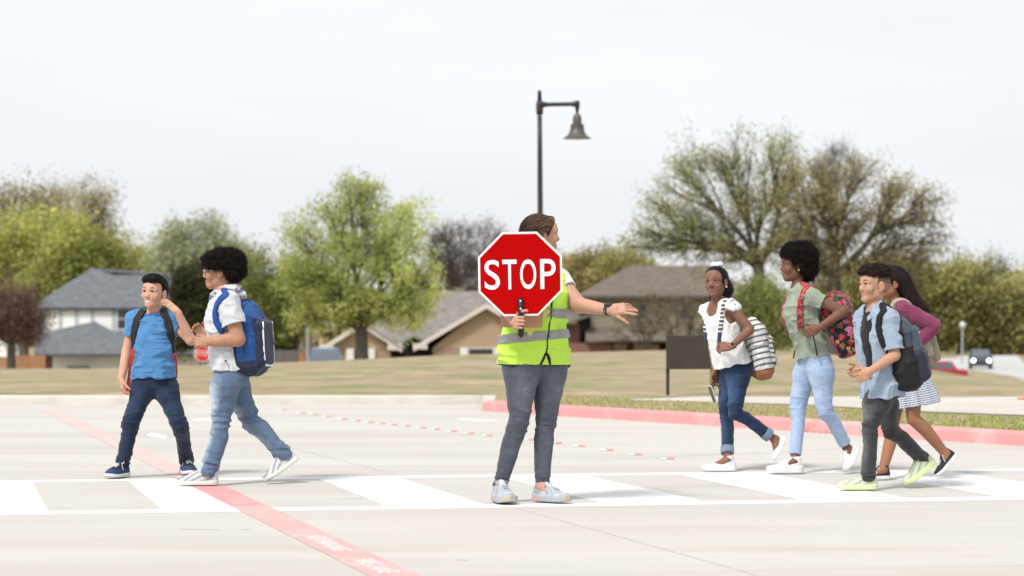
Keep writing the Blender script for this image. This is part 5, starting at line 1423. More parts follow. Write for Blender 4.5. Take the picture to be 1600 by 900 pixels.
def HAND(B, S, d, n, **kw):
    d, n = unit(d), unit(n); t = np.cross(d, n) * (-1 if S == 'L' else 1)
    return dict(wrist=B['wr' + S], d=d, n=n, thumb=t, **kw)
def surf(F, o, d, far=.3):
    o, d = np.asarray(o, float), unit(d); s = np.arange(0, far, .003); v = F.at(o + s[:, None] * d)
    k = np.nonzero(v > 0)[0]
    return o + d * s[k[0]] if len(k) else o
def strap_path(F, B, S, side=.085, t_end=.40, ang_end=82, back=150, t_top=.80):
    sg = 1 if S == 'L' else -1; k = B.k * B.g; p0, p1 = torso_axis(B); up = unit(p1 - p0); f = unit(B.f - up * (B.f @ up)); sd = np.cross(up, f) * sg
    pts = []
    o = tpos(B, t_top) + sd * side * k
    for a in np.linspace(back, 5, 12): pts.append(surf(F, o, f * math.cos(math.radians(a)) + up * math.sin(math.radians(a))))
    for t, a in zip(np.linspace(t_top - .04, t_end, 9), np.linspace(0, 1, 9)):
        an = math.radians(lerp(0, ang_end, a ** 1.4)); o = tpos(B, t) + sd * side * k * (1 - a) ; b0 = math.radians(0)
        pts.append(surf(F, o, f * math.cos(an) + sd * math.sin(an)))
    return pts
def strap_px(F, B, S, pts, D, side=.085, t_top=.80, nback=5):
    """Over the shoulder from the back, then down the front through the given points, laid on the clothes."""
    F = F.blur(); out = strap_path(F, B, S, side, .5, 60, t_top=t_top)[:nback]
    q = [np.array(p, float) for p in pts]; q = [lerp(a, b, t) for a, b in zip(q[:-1], q[1:]) for t in (0, .33, .67)] + [q[-1]]
    for a, b in q:
        s = np.arange(D - .45, D + .2, .003); w = np.array([P(a, b, d) for d in s]); k = np.nonzero(F.at(w) < 0)[0]
        if len(k): out.append(w[k[0]])
    return out
def person(D, foot_px, label, group=None):
    g = P(foot_px, HZ, D); g[2] = 0
    return thing('person', g, label, 'person')
def ring(c, f, up, r, n=14, a0=0, a1=360): s = np.cross(up, f); return [np.asarray(c) + r * (f * math.cos(a) + s * math.sin(a)) for a in np.radians(np.linspace(a0, a1, n))]
Z8 = .008

# ================================================================== boy in the blue T-shirt
D = 15.95
B = Body(D, 8, dict(pelvis=(241, 596, 0), neck=(240.5, 490, 0), shL=(267, 499, .01), shR=(211, 499, .01), elL=(298, 531, -.09), wrL=(277, 487, -.15), elR=(198.5, 549, .02), wrR=(189.5, 592, -.05),
                       hipL=(257, 604, 0), hipR=(225, 604, 0), knL=(281, 665, -.03), knR=(204, 662, -.02)), .96, 1.0)
S1 = dict(L=Shoe(G(288, 738.3, Z8), G(300, 742.2, Z8), Lmin=.2), R=Shoe(G(199, 743.2, Z8), G(168, 747, Z8), Lmin=.2))
h = Head(P(241.5, 457.5, D - .03), .207, 22, 3, -3)
r = person(D, 241, 'boy in a blue T-shirt and dark jeans, one hand raised beside his smiling face')
skin = (.54, .305, .215)
make_body(r, B, h, skin, (.50, .20, .17), (.045, .03, .022), S1, [HAND(B, 'L', (-.74, .02, .66), (-.45, .55, -.6), s=.76, curl=(8, 14, 12), spread=6, tang=35), HAND(B, 'R', (.10, -.1, -1), (.75, .3, 0), s=.76, curl=(25, 35, 25))],
          dict(smile=1.0, cheek=1.1, lips=.7), teeth=True, neck_r=.043)
o, F = top_garment(r, B, 'tshirt', M_JERSEY, plain((.070, .205, .41)), hem_t=.155, sleeve=.52, neck=.054, amp=.009, fscale=(7, 9, 14), belly=.3, flare=.05, sl_r=(.054, .058))
nb = B['neck'] + B.f * .012; g_ = F.shell([nb + V3(0, 0, .0) + x for x in ring(V3(0, 0, -.004) + B.f * .004, B.f, V3(0, 0, 1), .058, 24)], .012, .003, .008); v, f = g_.mesh(); link_mesh('collar', v, f, M_JERSEY, o, col=np.tile((.06, .17, .35), (len(v), 1)))
trousers(r, B, S1, M_DENIM, denim((.010, .018, .045), (.035, .06, .12), B, S1, .45), .012, taper=(.98, .88, .94, .78, 1.2), amp=.011, waist_t=.22)
navy = lambda q: np.where((q[:, :1] > .88), (.03, .06, .14), np.where(q[:, 2:3] > .2, (.012, .016, .03), (.02, .05, .13)))
for S in 'LR': make_shoe(r, S1[S], navy, (.66, .66, .64), M_LACE)
F2 = Fld(h.c - .15, h.c + .16, .003)
F2.ell(h.w(0, -.020, .040), V3(.0755, .093, .085) * h.k, h.R, 0); F2.ell(h.w(0, .03, .094), V3(.056, .066, .036) * h.k, h.R, .03 * h.k); F2.cap(h.w(-.045, .068, .086), h.w(.04, .080, .096), .020, .022, .02); F2.ell(h.w(0, -.055, .0), V3(.066, .048, .07) * h.k, h.R, .02)
F2.ell(h.w(0, .085, -.045), V3(.078, .098, .106) * h.k, h.R, .008, 's'); F2.box(h.w(0, .0, -.10), V3(.12, .12, .075) * h.k, .02, h.R, .01, 's')
F2.disp(lambda p: .004 * (2 * np.abs(vnoise(h.loc(p), (70, 14, 40)) - .5) - .3)); hair_obj(r, F2, (.014, .010, .008), M_HAIR, flow=(lambda p: np.tile(.55 * h.R[0] + .25 * h.R[1] + .55 * h.R[2], (len(p), 1)), 2600, .035, .0011, .007))
# his backpack
pk = Pack(tpos(B, .48) - B.f * .165 + V3(-.020, 0, -.03), (0, 0, 1), -B.f, .215, .42, .15)
pr = thing('backpack', pk.w(0, 0, -1), 'red backpack with black shoulder straps worn by the boy in the blue T-shirt', 'backpack')
M_P = mat('pack_fabric', (0, 0, 0), .7, .08, 20, .3, 260, attr=True)
pack_base(pr, pk, M_P, plain((.50, .035, .03)))
pack_pocket(pr, pk, (0, .8, -.35), (.10, .045, .10), .03, M_P, plain((.40, .03, .03)))
for S, pts in (('L', [(256, 489), (262, 503), (268, 530), (272.5, 553)]), ('R', [(222.5, 488), (214.5, 500), (209.5, 525), (208, 546)])): strap_obj(pr, F, strap_px(F, B, S, pts, D, .06), .0265, M_P, (.008, .008, .009), .011)
for S, pts in (('R', [(207.5, 545, -.10), (205.5, 556, -.08), (202, 590, .02), (198, 612, .06)]), ('L', [(272, 553, -.06), (274, 565, 0), (274.5, 590, .06)])):
    mb = MB(); q = [P(a, b, D + c) for a, b, c in pts]; w_ = .012
    for i in range(len(q) - 1): mb.add([q[i] - (w_, 0, 0), q[i] + (w_, 0, 0), q[i+1] + (w_, 0, 0), q[i+1] - (w_, 0, 0), q[i] - (w_, -.004, 0), q[i] + (w_, .004, 0), q[i+1] + (w_, .004, 0), q[i+1] - (w_, -.004, 0)], [(0,1,2,3),(7,6,5,4),(0,3,7,4),(1,5,6,2)])
    mb.build('webbing', mat('red_webbing', (.60, .05, .04), .7), pr)

# ================================================================== boy in the white hooded shirt
D = 15.28
B = Body(D, 88, dict(pelvis=(359, 588, 0), neck=(348, 461, 0), shL=(357, 474, -.15), shR=(346, 474, .15), elL=(372, 530, -.18), wrL=(326, 534, -.17), elR=(352, 529, .17), wrR=(322, 528, .04),
                        hipL=(352, 598, -.07), hipR=(366, 598, .07), knL=(345, 661, -.085), knR=(391, 657, .08)), 1.05, 1.03)
S2 = dict(L=Shoe(G(341, 757.4, Z8), G(276, 757.4, Z8)), R=Shoe(P(467, 718.5, 15.38), G(416, 754.6, Z8), up=(-.6, 0, .8)))
h = Head(P(343, 424, D), .212, 88, -2, 0)
r = person(D, 345, 'boy in a white hooded short-sleeved shirt and faded jeans walking in profile with clear glasses')
skin = (.39, .205, .13)
make_body(r, B, h, skin, (.30, .12, .10), (.02, .013, .010), S2, [HAND(B, 'L', (-.96, -.02, .02), (0, .9, -.35), s=.84, curl=(55, 75, 45), tcurl=25), HAND(B, 'R', (-.62, 0, .75), (-.3, -.9, .1), s=.84, curl=(35, 45, 30))],
          dict(smile=.2, cheek=1.25, nose=1.2, lips=.9), neck_r=.047, armr=(.048, .042, .040, .027))
WH2 = lambda v: np.array((.55, .56, .585)) * (1 - .07 * (np.sin(v[:, 2:3] * 150) > .55)) 
o, F = top_garment(r, B, 'hooded_shirt', M_JERSEY, WH2, hem_t=.175, sleeve=.60, neck=.058, amp=.0065, belly=.2, sl_r=(.066, .072), grow=.019)
# hood lying on the back of the neck
Fh = Fld(B['neck'] - .2, B['neck'] + .2, .004); nb = B['neck'] + V3(0, 0, .012)
Fh.tube([nb + B.f * .065 + V3(0, -.03, -.03), nb + B.f * .045 + V3(0, -.062, -.006), nb + V3(.0, -.075, .014), nb - B.f * .055 + V3(0, -.055, .03), nb - B.f * .085 + V3(0, 0, .03), nb - B.f * .055 + V3(0, .055, .03), nb + V3(0, .075, .01), nb + B.f * .05 + V3(0, .06, -.01)], [.014, .020, .024, .028, .030, .028, .024, .016], .02)
Fh.cap(nb - B.f * .07 + V3(0, -.045, .012), nb - B.f * .13 + V3(0, -.02, -.012), .034, .022, .03); Fh.cap(nb - B.f * .07 + V3(0, .045, .012), nb - B.f * .13 + V3(0, .02, -.012), .034, .022, .03)
Fh.disp(fold((22, 22, 30), .006))
def hoodc(v):
    a = vnoise(v, (38, 38, 60)); b = vnoise(v + 3, (45, 45, 70)); c = np.tile((.62, .63, .66), (len(v), 1)); lowm = (v[:, 2] < nb[2] + .035)
    c[(a > .62) & lowm] = (.10, .13, .24); c[(b > .74) & lowm] = (.55, .22, .14); c[(b < .2) & lowm] = (.2, .24, .33); return c
Fh.obj('hood', M_JERSEY, o, hoodc)
mb = MB(); q = P(352.5, 564, D - .165 * 1.05); mb.tube([q + V3(0, .02, 0), q + V3(0, -.004, 0)], .006, 8); mb.build('snap_button', M_PLAST, o)
trousers(r, B, S2, M_DENIM, denim((.095, .145, .225), (.40, .46, .55), B, S2, 1.35), .010, taper=(.95, 1.0, .98, .88, 1.22), amp=.014, waist_t=.24, ankle_folds=1.5)
def zeb(q): a = np.sin(q[:, 0] * 26 + np.abs(q[:, 2]) * 50 + 1.3 * np.sin(q[:, 0] * 9)); return np.where((a > .35)[:, None] & (q[:, 2:3] > .06) & (q[:, :1] > .12), (.26, .27, .30), (.50, .51, .53))
for S in 'LR': make_shoe(r, S2[S], zeb, (.62, .64, .58), M_LACE, sole_h=.10)
F2 = Fld(h.c - .22, h.c + .22, .0035)
F2.ell(h.w(0, -.040, .060), V3(.100, .106, .070) * h.k, h.R, 0); F2.ell(h.w(0, .028, .062), V3(.086, .066, .052) * h.k, h.R, .04); F2.ell(h.w(0, -.095, .02), V3(.095, .07, .085) * h.k, h.R, .04); F2.ell(h.w(0, -.03, .080), V3(.080, .095, .046) * h.k, h.R, .04)
F2.ell(h.w(0, .105, -.050), V3(.09, .100, .088) * h.k, h.R, .01, 's'); F2.box(h.w(0, -.0, -.125), V3(.14, .16, .065) * h.k, .02, h.R, .01, 's')
F2.disp(lambda p: .030 * (vnoise(p, (36, 36, 36)) - .5) + .014 * (vnoise(p + 5, (90, 90, 90)) - .5), .03); curls(F2, 210, .009, .017); hair_obj(r, F2, (.013, .009, .007), M_HAIRC, 9000, .020, .0012, 5, 1.9)
# clear glasses
mb = MB()
for s in (1, -1):
    mb.tube([h.w(s*.031 + .021 * math.cos(a), .098, .002 + .016 * math.sin(a)) for a in np.linspace(0, 2*math.pi, 17)], .0016, 5); mb.tube([h.w(s*.050, .096, .006), h.w(s*.074, .05, .006), h.w(s*.078, -.01, .004)], .0016, 5)
mb.tube([h.w(.010, .10, .004), h.w(0, .105, .006), h.w(-.010, .10, .004)], .0016, 5); gl = mb.build('glasses', mat('clear_frame', (.62, .64, .66), .2), r)
mb = MB()
for s in (1, -1): mb.poly([h.w(s*.031 + .020 * math.cos(a), .0975, .002 + .015 * math.sin(a)) for a in np.linspace(0, 2*math.pi, 13)[:-1]])
ml, n_, b_ = new_mat('spectacle_glass'); b_.inputs['Transmission Weight'].default_value = .9; b_.inputs['Roughness'].default_value = .02; b_.inputs['Base Color'].default_value = (.95, .97, 1, 1); b_.inputs['IOR'].default_value = 1.05
mb.build('lenses', ml, gl)
pk = Pack(P(390, 528, D - .01), (-.05, 0, 1), (1, -.24, 0), .29, .465, .19)
pr = thing('backpack', pk.w(0, 0, -1), 'bright blue backpack with navy pocket and white piping on the boy in the white shirt', 'backpack')
BL, NV = np.array((.018, .075, .25)), np.array((.020, .025, .052))
def bcol(v):
    q = pk.loc(v); c = np.tile(BL, (len(v), 1)); c[(q[:, 1] < -.42)] = (.012, .016, .035); c[(q[:, 2] < -.62)] = NV; c[(np.abs(q[:, 1] - .12) < .05) & (q[:, 2] > -.4)] = BL * .45; return c
base, _ = pack_base(pr, pk, M_PACK, bcol, .009, 4)
pack_pocket(pr, pk, (0, .86, -.16), (.115, .05, .155), .045, M_PACK, lambda v: np.where((pk.loc(v)[:, 2:3] > .40), NV * 1.5, NV), 'front_pocket')
mb = MB(); w_ = lambda a, c: pk.w(a * .86, 1.30, c)
mb.tube([w_(-.68, .42), w_(-.73, .2), w_(-.74, -.3), w_(-.70, -.62), w_(-.55, -.76), w_(.4, -.78), w_(.66, -.7), w_(.72, -.3), w_(.68, .42)], .0065, 6); mb.build('reflective_piping', mat('white_piping', (.72, .73, .74), .5), pr, smooth=True)
F3 = pk.fld(); F3.box(pk.w(1.0, .1, -.42), V3(.04, .075, .105), .035, pk.R, 0); F3.disp(fold((20, 20, 24), .005)); sp = F3.obj('side_pocket', M_PACK, pr, lambda v: np.where((pk.loc(v)[:, 2:3] > -.10), (.6, .62, .64), BL * .8))
mb = MB(); mb.tube([pk.w(1.16, .30, -.30), pk.w(1.22, .36, -.42), pk.w(1.20, .42, -.60), pk.w(1.12, .36, -.72)], [.006, .009, .008, .005], 6); mb.tube([pk.w(1.1, .1, -.34), pk.w(1.2, .35, -.32)], .006, 6); mb.build('side_strap', mat('white_webbing', (.70, .71, .72), .6), pr, smooth=True)
for S, pts in (('L', [(353, 461), (345, 467), (338.5, 478), (337, 492), (339, 504), (346, 516)]), ('R', None)): strap_obj(pr, F, strap_px(F, B, S, pts, D, .075) if pts else strap_path(F, B, S, .08, .6, 70), .023, M_PACK, (.014, .06, .24), .011)
mb = MB(); mb.tube([pk.w(-.12, -.55, .98), pk.w(-.1, -.6, 1.1), pk.w(.1, -.6, 1.1), pk.w(.12, -.55, .98)], .009, 8); mb.build('carry_loop', mat('navy_webbing', (.02, .03, .07), .7), pr, smooth=True)

# ================================================================== crossing guard
D = 13.75
B = Body(D, -32, dict(pelvis=(834, 560, 0), neck=(836, 414, 0), shL=(871, 437, .06), shR=(799, 439, -.05), elL=(905, 477, -.06), wrL=(953, 484.5, -.20), elR=(789, 480, -.17), wrR=(804.5, 504, -.325),
                         hipL=(858, 572, .05), hipR=(815, 572, -.05), knL=(853, 662, .0), knR=(811, 660, -.09)), 1.15, 1.06)
S3 = dict(L=Shoe(G(834, 781.8, Z8), G(890, 785.2, Z8)), R=Shoe(G(777, 781.4, Z8), G(797, 787.3, Z8)))
h = Head(P(846, 366.5, D - .01), .214, -106, 0, 0)
r = person(D, 832, 'woman crossing guard in a lime safety vest and grey jeans, one arm stretched out')
skin = (.47, .265, .185)
make_body(r, B, h, skin, (.40, .15, .13), (.05, .03, .02), S3,
          [HAND(B, 'L', (1, -.12, .10), (-.05, .80, -.55), s=.93, each=[(2, 4, 4), (6, 8, 6), (22, 18, 12), (28, 22, 14)], spread=9, tang=38, tcurl=6),
           dict(wrist=B['wrR'], d=unit((.16, -1, 0)), n=unit((1, .16, 0)), thumb=V3(0, 0, 1), s=.92, curl=(72, 82, 62), tcurl=32, spread=1, tang=52)],
          dict(smile=.7, lips=.8, child=1.0, nose=.9), neck_r=.040, armr=(.044, .037, .033, .0225), browth=.8)
WW = ([0, .2, .42, .6, 1], [1.17, 1.12, 1.05, 1.0, .98])
o, F = top_garment(r, B, 'tshirt', M_JERSEY, plain((.66, .66, .65)), hem_t=.12, sleeve=.42, neck=.05, W=WW, bust=1.0, sl_r=(.052, .055))
# vest
lo, hi = B.bounds(['pelvis', 'neck', 'shL', 'shR'], .2)
Fv = Fld(lo, hi, .004); torso(Fv, B, .030, .045, .97, WW, .03, None, .02, .1, 1.0); shoulders(Fv, B, .022)
p0, p1 = torso_axis(B); upv = unit(p1 - p0); fv = unit(B.f - upv * (B.f @ upv)); sv = np.cross(upv, fv)
for S, sg in (('L', 1), ('R', -1)):
    a = B['sh' + S]; out = sv * sg; Fv.cap(a + out * .022 - upv * .10, a + out * .05 + upv * .08, .075, .075, .01, 's')
Fv.cap(B['neck'] + fv * .01, B['neck'] + fv * .03 + upv * .2, .068, .09, .006, 's'); Fv.cap(B['neck'] + fv * .09 - upv * .14, B['neck'] + fv * .10 + upv * .1, .004, .075, .004, 's')
Fv.disp(fold((7, 7, 10), .010, seed=2)); Fv.disp(fold((16, 14, 18), .005, seed=6))
slit_b, slit_t = p0 + fv * .165 - upv * .02, p0 + fv * .165 + upv * .095
Fv.tube([slit_b, slit_t], [.055, .004], .006, 's')
def vestc(v):
    q = v - p0; t = q @ upv; s = q @ sv; f_ = q @ fv; c = np.tile((.50, .78, .085), (len(v), 1)) * (1 + .12 * (vnoise(v, (9, 9, 9)) - .5))[:, None]
    d_open = np.abs(s); blk = (f_ > .05) & (d_open < .0055) & (t > .09)
    Lt = np.linalg.norm(p1 - p0); edge = t < .045 * Lt + .008
    w_ = np.clip((slit_t - v) @ upv / .115, 0, 1); sl_ = (f_ > .04) & (np.abs(d_open - (.005 + .05 * w_)) < .009) & (t < .10)
    blk |= edge | sl_
    c[blk] = (.012, .012, .012); return c
vo = Fv.obj('safety_vest', cloth('vest_mesh', .35, 420, .7, .05, 30, .1), r, vestc)
M_REFL = mat('reflective_tape', (.27, .27, .265), .38, .08, 20, .2, 200, metal=.25)
def bandobj(off, tilt, wd=.026):
    g2 = Fv.copy(); X, Y, Z = g2.ax[0][:, None, None], g2.ax[1][None, :, None], g2.ax[2][None, None, :]
    nn = unit(upv + tilt); c_ = p0 + upv * off; pl = (X - f32(c_[0])) * f32(nn[0]) + (Y - f32(c_[1])) * f32(nn[1]) + (Z - f32(c_[2])) * f32(nn[2])
    g2.a = np.maximum(np.maximum(g2.a - f32(.006), np.abs(pl) - f32(wd)), -(g2.a + f32(.006)))
    sq = np.abs((X - f32(p0[0])) * f32(sv[0]) + (Y - f32(p0[1])) * f32(sv[1]) + (Z - f32(p0[2])) * f32(sv[2])) ; ff = (X - f32(p0[0])) * f32(fv[0]) + (Y - f32(p0[1])) * f32(fv[1]) + (Z - f32(p0[2])) * f32(fv[2])
    g2.a = np.where(ff > .03, np.maximum(g2.a, f32(.006) - sq), g2.a)
    g2.obj('reflective_band', M_REFL, vo)
bandobj(.195, V3(-.10, 0, 0)); bandobj(.34, V3(.10, 0, 0))
trousers(r, B, S3, M_DENIM, denim((.058, .066, .088), (.15, .165, .20), B, S3, .55), .006, taper=(1.10, 1.06, .86, .84, .88), amp=.008, waist_t=.34, hipW=([0, .3], [1.12, 1.06]), hemcut=.10)
def runner(q): c = np.tile((.345, .385, .43), (len(q), 1)); m = vnoise(q * .2, (40, 40, 40)) > .55; c[m] = (.44, .47, .50); c[(q[:, 2] > .21) & (q[:, 0] > .3) & (q[:, 0] < .62) & (np.abs(q[:, 1]) < .05)] = (.50, .53, .56); c[(q[:, 2] < .12) & (q[:, 0] > .1)] *= .85; return c
def runsole(q):
    c = np.tile((.36, .38, .41), (len(q), 1)); c[(q[:, 0] > .93)] = (.45, .39, .31)
    for a in (.16, .26): c[(np.abs(q[:, 0] - a - (q[:, 2] - .04) * -.8) < .022) & (np.abs(q[:, 2] - .05) < .05)] = (.85, .28, .16)
    return c
for S in 'LR': make_shoe(r, S3[S], runner, runsole, (.36, .38, .40), sole_h=.13, sole_w=1.12, chunky=.4)
# long brown hair with pale streaks, gathered behind
F2 = Fld(h.c - V3(.22, .22, .30), h.c + V3(.22, .22, .17), .0035)
F2.ell(h.w(0, -.024, .036), V3(.084, .100, .087) * h.k, h.R, 0); F2.ell(h.w(0, -.075, -.02), V3(.075, .055, .09) * h.k, h.R, .03); F2.cap(h.w(0, -.085, -.04), h.w(.0, -.075, -.19), .058, .045, .03)
for s in (1, -1): F2.cap(h.w(s*.030, .052, .085), h.w(s*.078, .012, .030), .018, .015, .02); F2.cap(h.w(s*.078, .005, .035), h.w(s*.070, -.045, -.06), .016, .022, .02)
F2.ell(h.w(0, .090, -.035), V3(.070, .085, .106) * h.k, h.R, .008, 's')
for s in (1, -1): F2.ell(h.w(s*.085, .004, -.012), V3(.018, .022, .034) * h.k, h.R, .006, 's')
def comb(p): q = h.loc(p); return np.stack([np.arctan2(q[:, 0], q[:, 2] + .02) * 1.0, q[:, 1], np.zeros(len(q))], 1)
F2.disp(lambda p: .005 * (2 * np.abs(vnoise(comb(p), (9, 6, 1)) - .5) - .4) + .003 * (vnoise(comb(p), (26, 8, 1)) - .5))
def streak(v):
    q = h.loc(v); a = .5 * vnoise(comb(v), (14, 5, 1)) + .5 * vnoise(comb(v), (40, 7, 1)); b = np.clip((a - .55) * 5, 0, 1)[:, None] * np.clip((q[:, 1:2] + .12) * 6, .2, 1); return np.array((.028, .015, .010)) * (1 - b) + np.array((.22, .125, .065)) * b
hair_obj(r, F2, streak, M_HAIR, flow=(lambda p: np.tile(-.9 * h.R[1] - .45 * h.R[2], (len(p), 1)), 4500, .08, .0009, .0025))
mb = MB(); wv = unit(B['wrL'] - B['elL']); c = B['wrL'] - wv * .012; mb.tube([c - wv * .011, c + wv * .011], .0335, 20, cap=True); mb.build('watch_band', M_PLAST, r, smooth=False)
mb = MB(); q = c + unit(V3(-.1, -.6, 1)) * .034; mb.box((-.016, -.018, -.006), (.016, .018, .006), frame(wv, unit(V3(-.1, -.6, 1))), q); mb.build('watch_case', mat('watch_black', (.015, .015, .017), .2), r, bevel=.003)
# paddle she holds
DP = 13.39
pc = P(812.8, 428, DP); rot = math.radians(1.0)
px_, pz_ = V3(math.cos(rot), 0, math.sin(rot)), V3(-math.sin(rot), 0, math.cos(rot)); yn = V3(0, -1, 0); ap = 65.6 / FOC * DP; cr_ = ap / math.cos(math.radians(22.5))
t = thing('stop_paddle', P(813.5, 528, DP), 'hand-held red octagonal STOP paddle with a black handle, covering the guard’s chest'.replace('’', "'"), 'stop paddle')
mb = MB(); mb.poly(octa(pc, cr_, px_, pz_)[::-1], .006, yn); mb.v = [tuple(p) for p in mb.v]; mb.build('border', M_SWHITE, t, bevel=.001)
mb = MB(); mb.poly(octa(pc + yn * .0025, cr_ - .0125, px_, pz_)[::-1], .0024, yn); mb.build('face', mat('paddle_red', (.40, .0008, .0015), .6, .03, 6, spec=.04), t)
vv_, ff_ = [], []
for ch, x0, x1 in (('S', 757.0, 781.0), ('T', 785.2, 807.4), ('O', 812.6, 837.8), ('P', 844.2, 868.2)):
    o = text_mesh('letter', ch, 1.0, M_SWHITE, .001, .006); me = o.data
    co = np.empty(len(me.vertices) * 3, f32); me.vertices.foreach_get('co', co); co = co.reshape(-1, 3); mn, mxx = co.min(0), co.max(0)
    q0, q1 = P(x0, 452, DP), P(x1, 405.5, DP); sc2 = ((q1[0] - q0[0]) / (mxx[0] - mn[0]), (q1[2] - q0[2]) / (mxx[1] - mn[1]))
    ctr = (q0 + q1) / 2; off = ctr - pc; base_ = pc + px_ * off[0] + pz_ * off[2] + yn * .0045
    w3 = base_ + (co[:, :1] - (mn[0] + mxx[0]) / 2) * sc2[0] * px_ + (co[:, 1:2] - (mn[1] + mxx[1]) / 2) * sc2[1] * pz_ + co[:, 2:3] * yn
    n0 = len(vv_); vv_ += [tuple(p) for p in w3]; ff_ += [tuple(i + n0 for i in p.vertices) for p in me.polygons]
    bpy.data.objects.remove(o); bpy.data.meshes.remove(me)
link_mesh('lettering', np.array(vv_), ff_, M_SWHITE, t, smooth=False)
mb = MB(); a, b = P(813.2, 466.5, DP), P(814.2, 526, DP); ax_ = unit(b - a)
mb.add([], []); hw = .0168
mb.tube([a + yn * .004, lerp(a, b, .03) + yn * .008, lerp(a, b, .5) + yn * .008, lerp(a, b, .97) + yn * .006, b], [.010, hw, hw * .98, hw * 1.06, .010], 16); mb.build('handle', mat('black_handle', (.012, .012, .013), .4), t, smooth=True)
for y in (470.5, 482.5):
    q = P(813.4, y, DP) + yn * .0245; mb = MB(); mb.tube([q - yn * .004, q + yn * .001, q + yn * .002], [.0052, .005, .003], 12); mb.build('rivet', mat('rivet_steel', (.75, .76, .78), .25, metal=.7), t)
# folder behind the paddle
fp = 13.50
t = thing('card_folder', P(815, 511, fp), 'tan card folder tucked behind the STOP paddle, against the vest', 'folder')
mb = MB(); a, b = P(782.5, 511.5, fp), P(847.5, 462, fp); mb.box((a[0], fp, a[2]), (b[0], fp + .004, b[2])); mb.build('cover', mat('tan_card', (.44, .24, .145), .7, .06, 8), t)
mb = MB(); mb.poly([P(818, 511, fp + .006), P(828, 525.5, fp + .006), P(860, 486, fp + .006), P(850, 479, fp + .006)][::-1], .002, yn); mb.build('paper', mat('yellow_paper', (.60, .55, .12), .8, .05, 10), t)
# ================================================================== girl in the white top
D = 16.7
B = Body(D, 52, dict(pelvis=(1147, 577, 0), neck=(1121, 476, 0), shL=(1143, 481, -.10), shR=(1105.5, 486, .09), elL=(1172.5, 515, -.12), wrL=(1143, 541, -.22), elR=(1112, 533, .07), wrR=(1117, 580, .02),
                        hipL=(1154, 584, -.05), hipR=(1140, 584, .06), knL=(1149, 645, -.10), knR=(1134, 645, .04)), 1.0, .94)
S4 = dict(L=Shoe(P(1228, 686, D - .02), P(1212, 721, D - .12), up=(-.92, 0, .4), Lmin=.2), R=Shoe(G(1150, 735.3, Z8), G(1096, 735.3, Z8)))
h = Head(P(1118.5, 441, D - .02), .205, 26, 2, 4)
r = person(D, 1140, 'girl in a white ruffled top and rolled dark jeans looking towards the camera')
skin = (.205, .098, .064)
make_body(r, B, h, skin, (.24, .10, .09), (.012, .008, .006), S4, [HAND(B, 'L', (-.97, -.05, -.12), (.25, .8, -.45), s=.80, curl=(35, 55, 40), tcurl=20), HAND(B, 'R', (-.12, -.05, -1), (.6, -.75, 0), s=.80, curl=(32, 48, 35), tcurl=25)],
          dict(smile=-.25, lips=1.35, nose=1.25), neck_r=.038, armr=(.040, .033, .031, .022), browth=.8)
def ruff(F):
    for S in 'LR':
        a = B['sh' + S]; out = unit(a - tpos(B, .9)); Rr = frame(B.f, unit(V3(0, 0, 1) + out * .6)); F.ell(a + out * .004 + V3(0, 0, .008), (.060, .066, .034), Rr, .02)
        n0 = Fld.f_ell(a, (.11, .11, .09))
        F.disp(lambda p, a=a: .007 * (vnoise(p, (55, 55, 20)) - .45) * np.exp(-((p - a) ** 2).sum(1) / .06 ** 2))
o, F = top_garment(r, B, 'ruffled_top', M_SHIRT, plain((.68, .68, .675)), grow=.016, hem_t=.165, sleeveless=True, neck=.058, neck_drop=.035, amp=.008, flare=.04, extra=ruff, fscale=(11, 11, 9), belly=.4)
trousers(r, B, S4, M_DENIM, lambda v, fn=denim((.008, .019, .052), (.04, .08, .17), B, S4, .8): fn(v), .008, taper=(1.0, .96, .92, .78, 1.08), amp=.009, waist_t=.22, cuff=lambda v: np.tile((.17, .215, .29), (len(v), 1)) * (1 + .5 * (vnoise(v, (200, 200, 200)) - .5))[:, None], hemcut=-.005, hipW=([0, .3], [1.1, 1.02]))
for S in 'LR': make_shoe(r, S4[S], (.60, .645, .69), (.66, .68, .70), None, SH_SLIP, sole_h=.10)
F2 = Fld(h.c - .2, h.c + .2, .0032)
F2.ell(h.w(0, -.016, .036), V3(.081, .098, .088) * h.k, h.R, 0); F2.cap(h.w(.02, -.09, .06), h.w(.035, -.10, -.06), .035, .05, .03); F2.cap(h.w(.035, -.09, -.05), h.w(.03, -.06, -.135), .052, .030, .03); F2.cap(h.w(-.03, -.07, -.03), h.w(-.045, -.04, -.125), .045, .028, .03)
F2.ell(h.w(0, .096, -.030), V3(.074, .088, .098) * h.k, h.R, .006, 's')
F2.disp(lambda p: .003 * (2 * np.abs(vnoise(h.loc(p), (90, 20, 60)) - .5) - .3)); hair_obj(r, F2, (.011, .009, .008), M_HAIR, flow=(lambda p: np.tile(-.9 * h.R[1] + .1 * h.R[2], (len(p), 1)), 2200, .05, .001, .004))
F2 = Fld(h.c - .2, h.c + .25, .003)
for a in np.linspace(0, 2*math.pi, 9)[:-1]: F2.ell(h.w(.004 + .026 * math.cos(a), -.030 + .022 * math.sin(a), .130), (.019, .019, .018), None, .008)
F2.disp(fold((70, 70, 70), .005)); F2.obj('scrunchie', M_JERSEY, r, plain((.68, .72, .78)))
for s in (1, -1): mb = MB(); q = h.w(s*.080, -.002, -.040); mb.lathe(q - V3(0, 0, .006), [(.002, 0), (.006, .003), (.006, .009), (.002, .012)], 10); mb.build('earring', mat('pearl', (.75, .73, .70), .2), r, smooth=True)
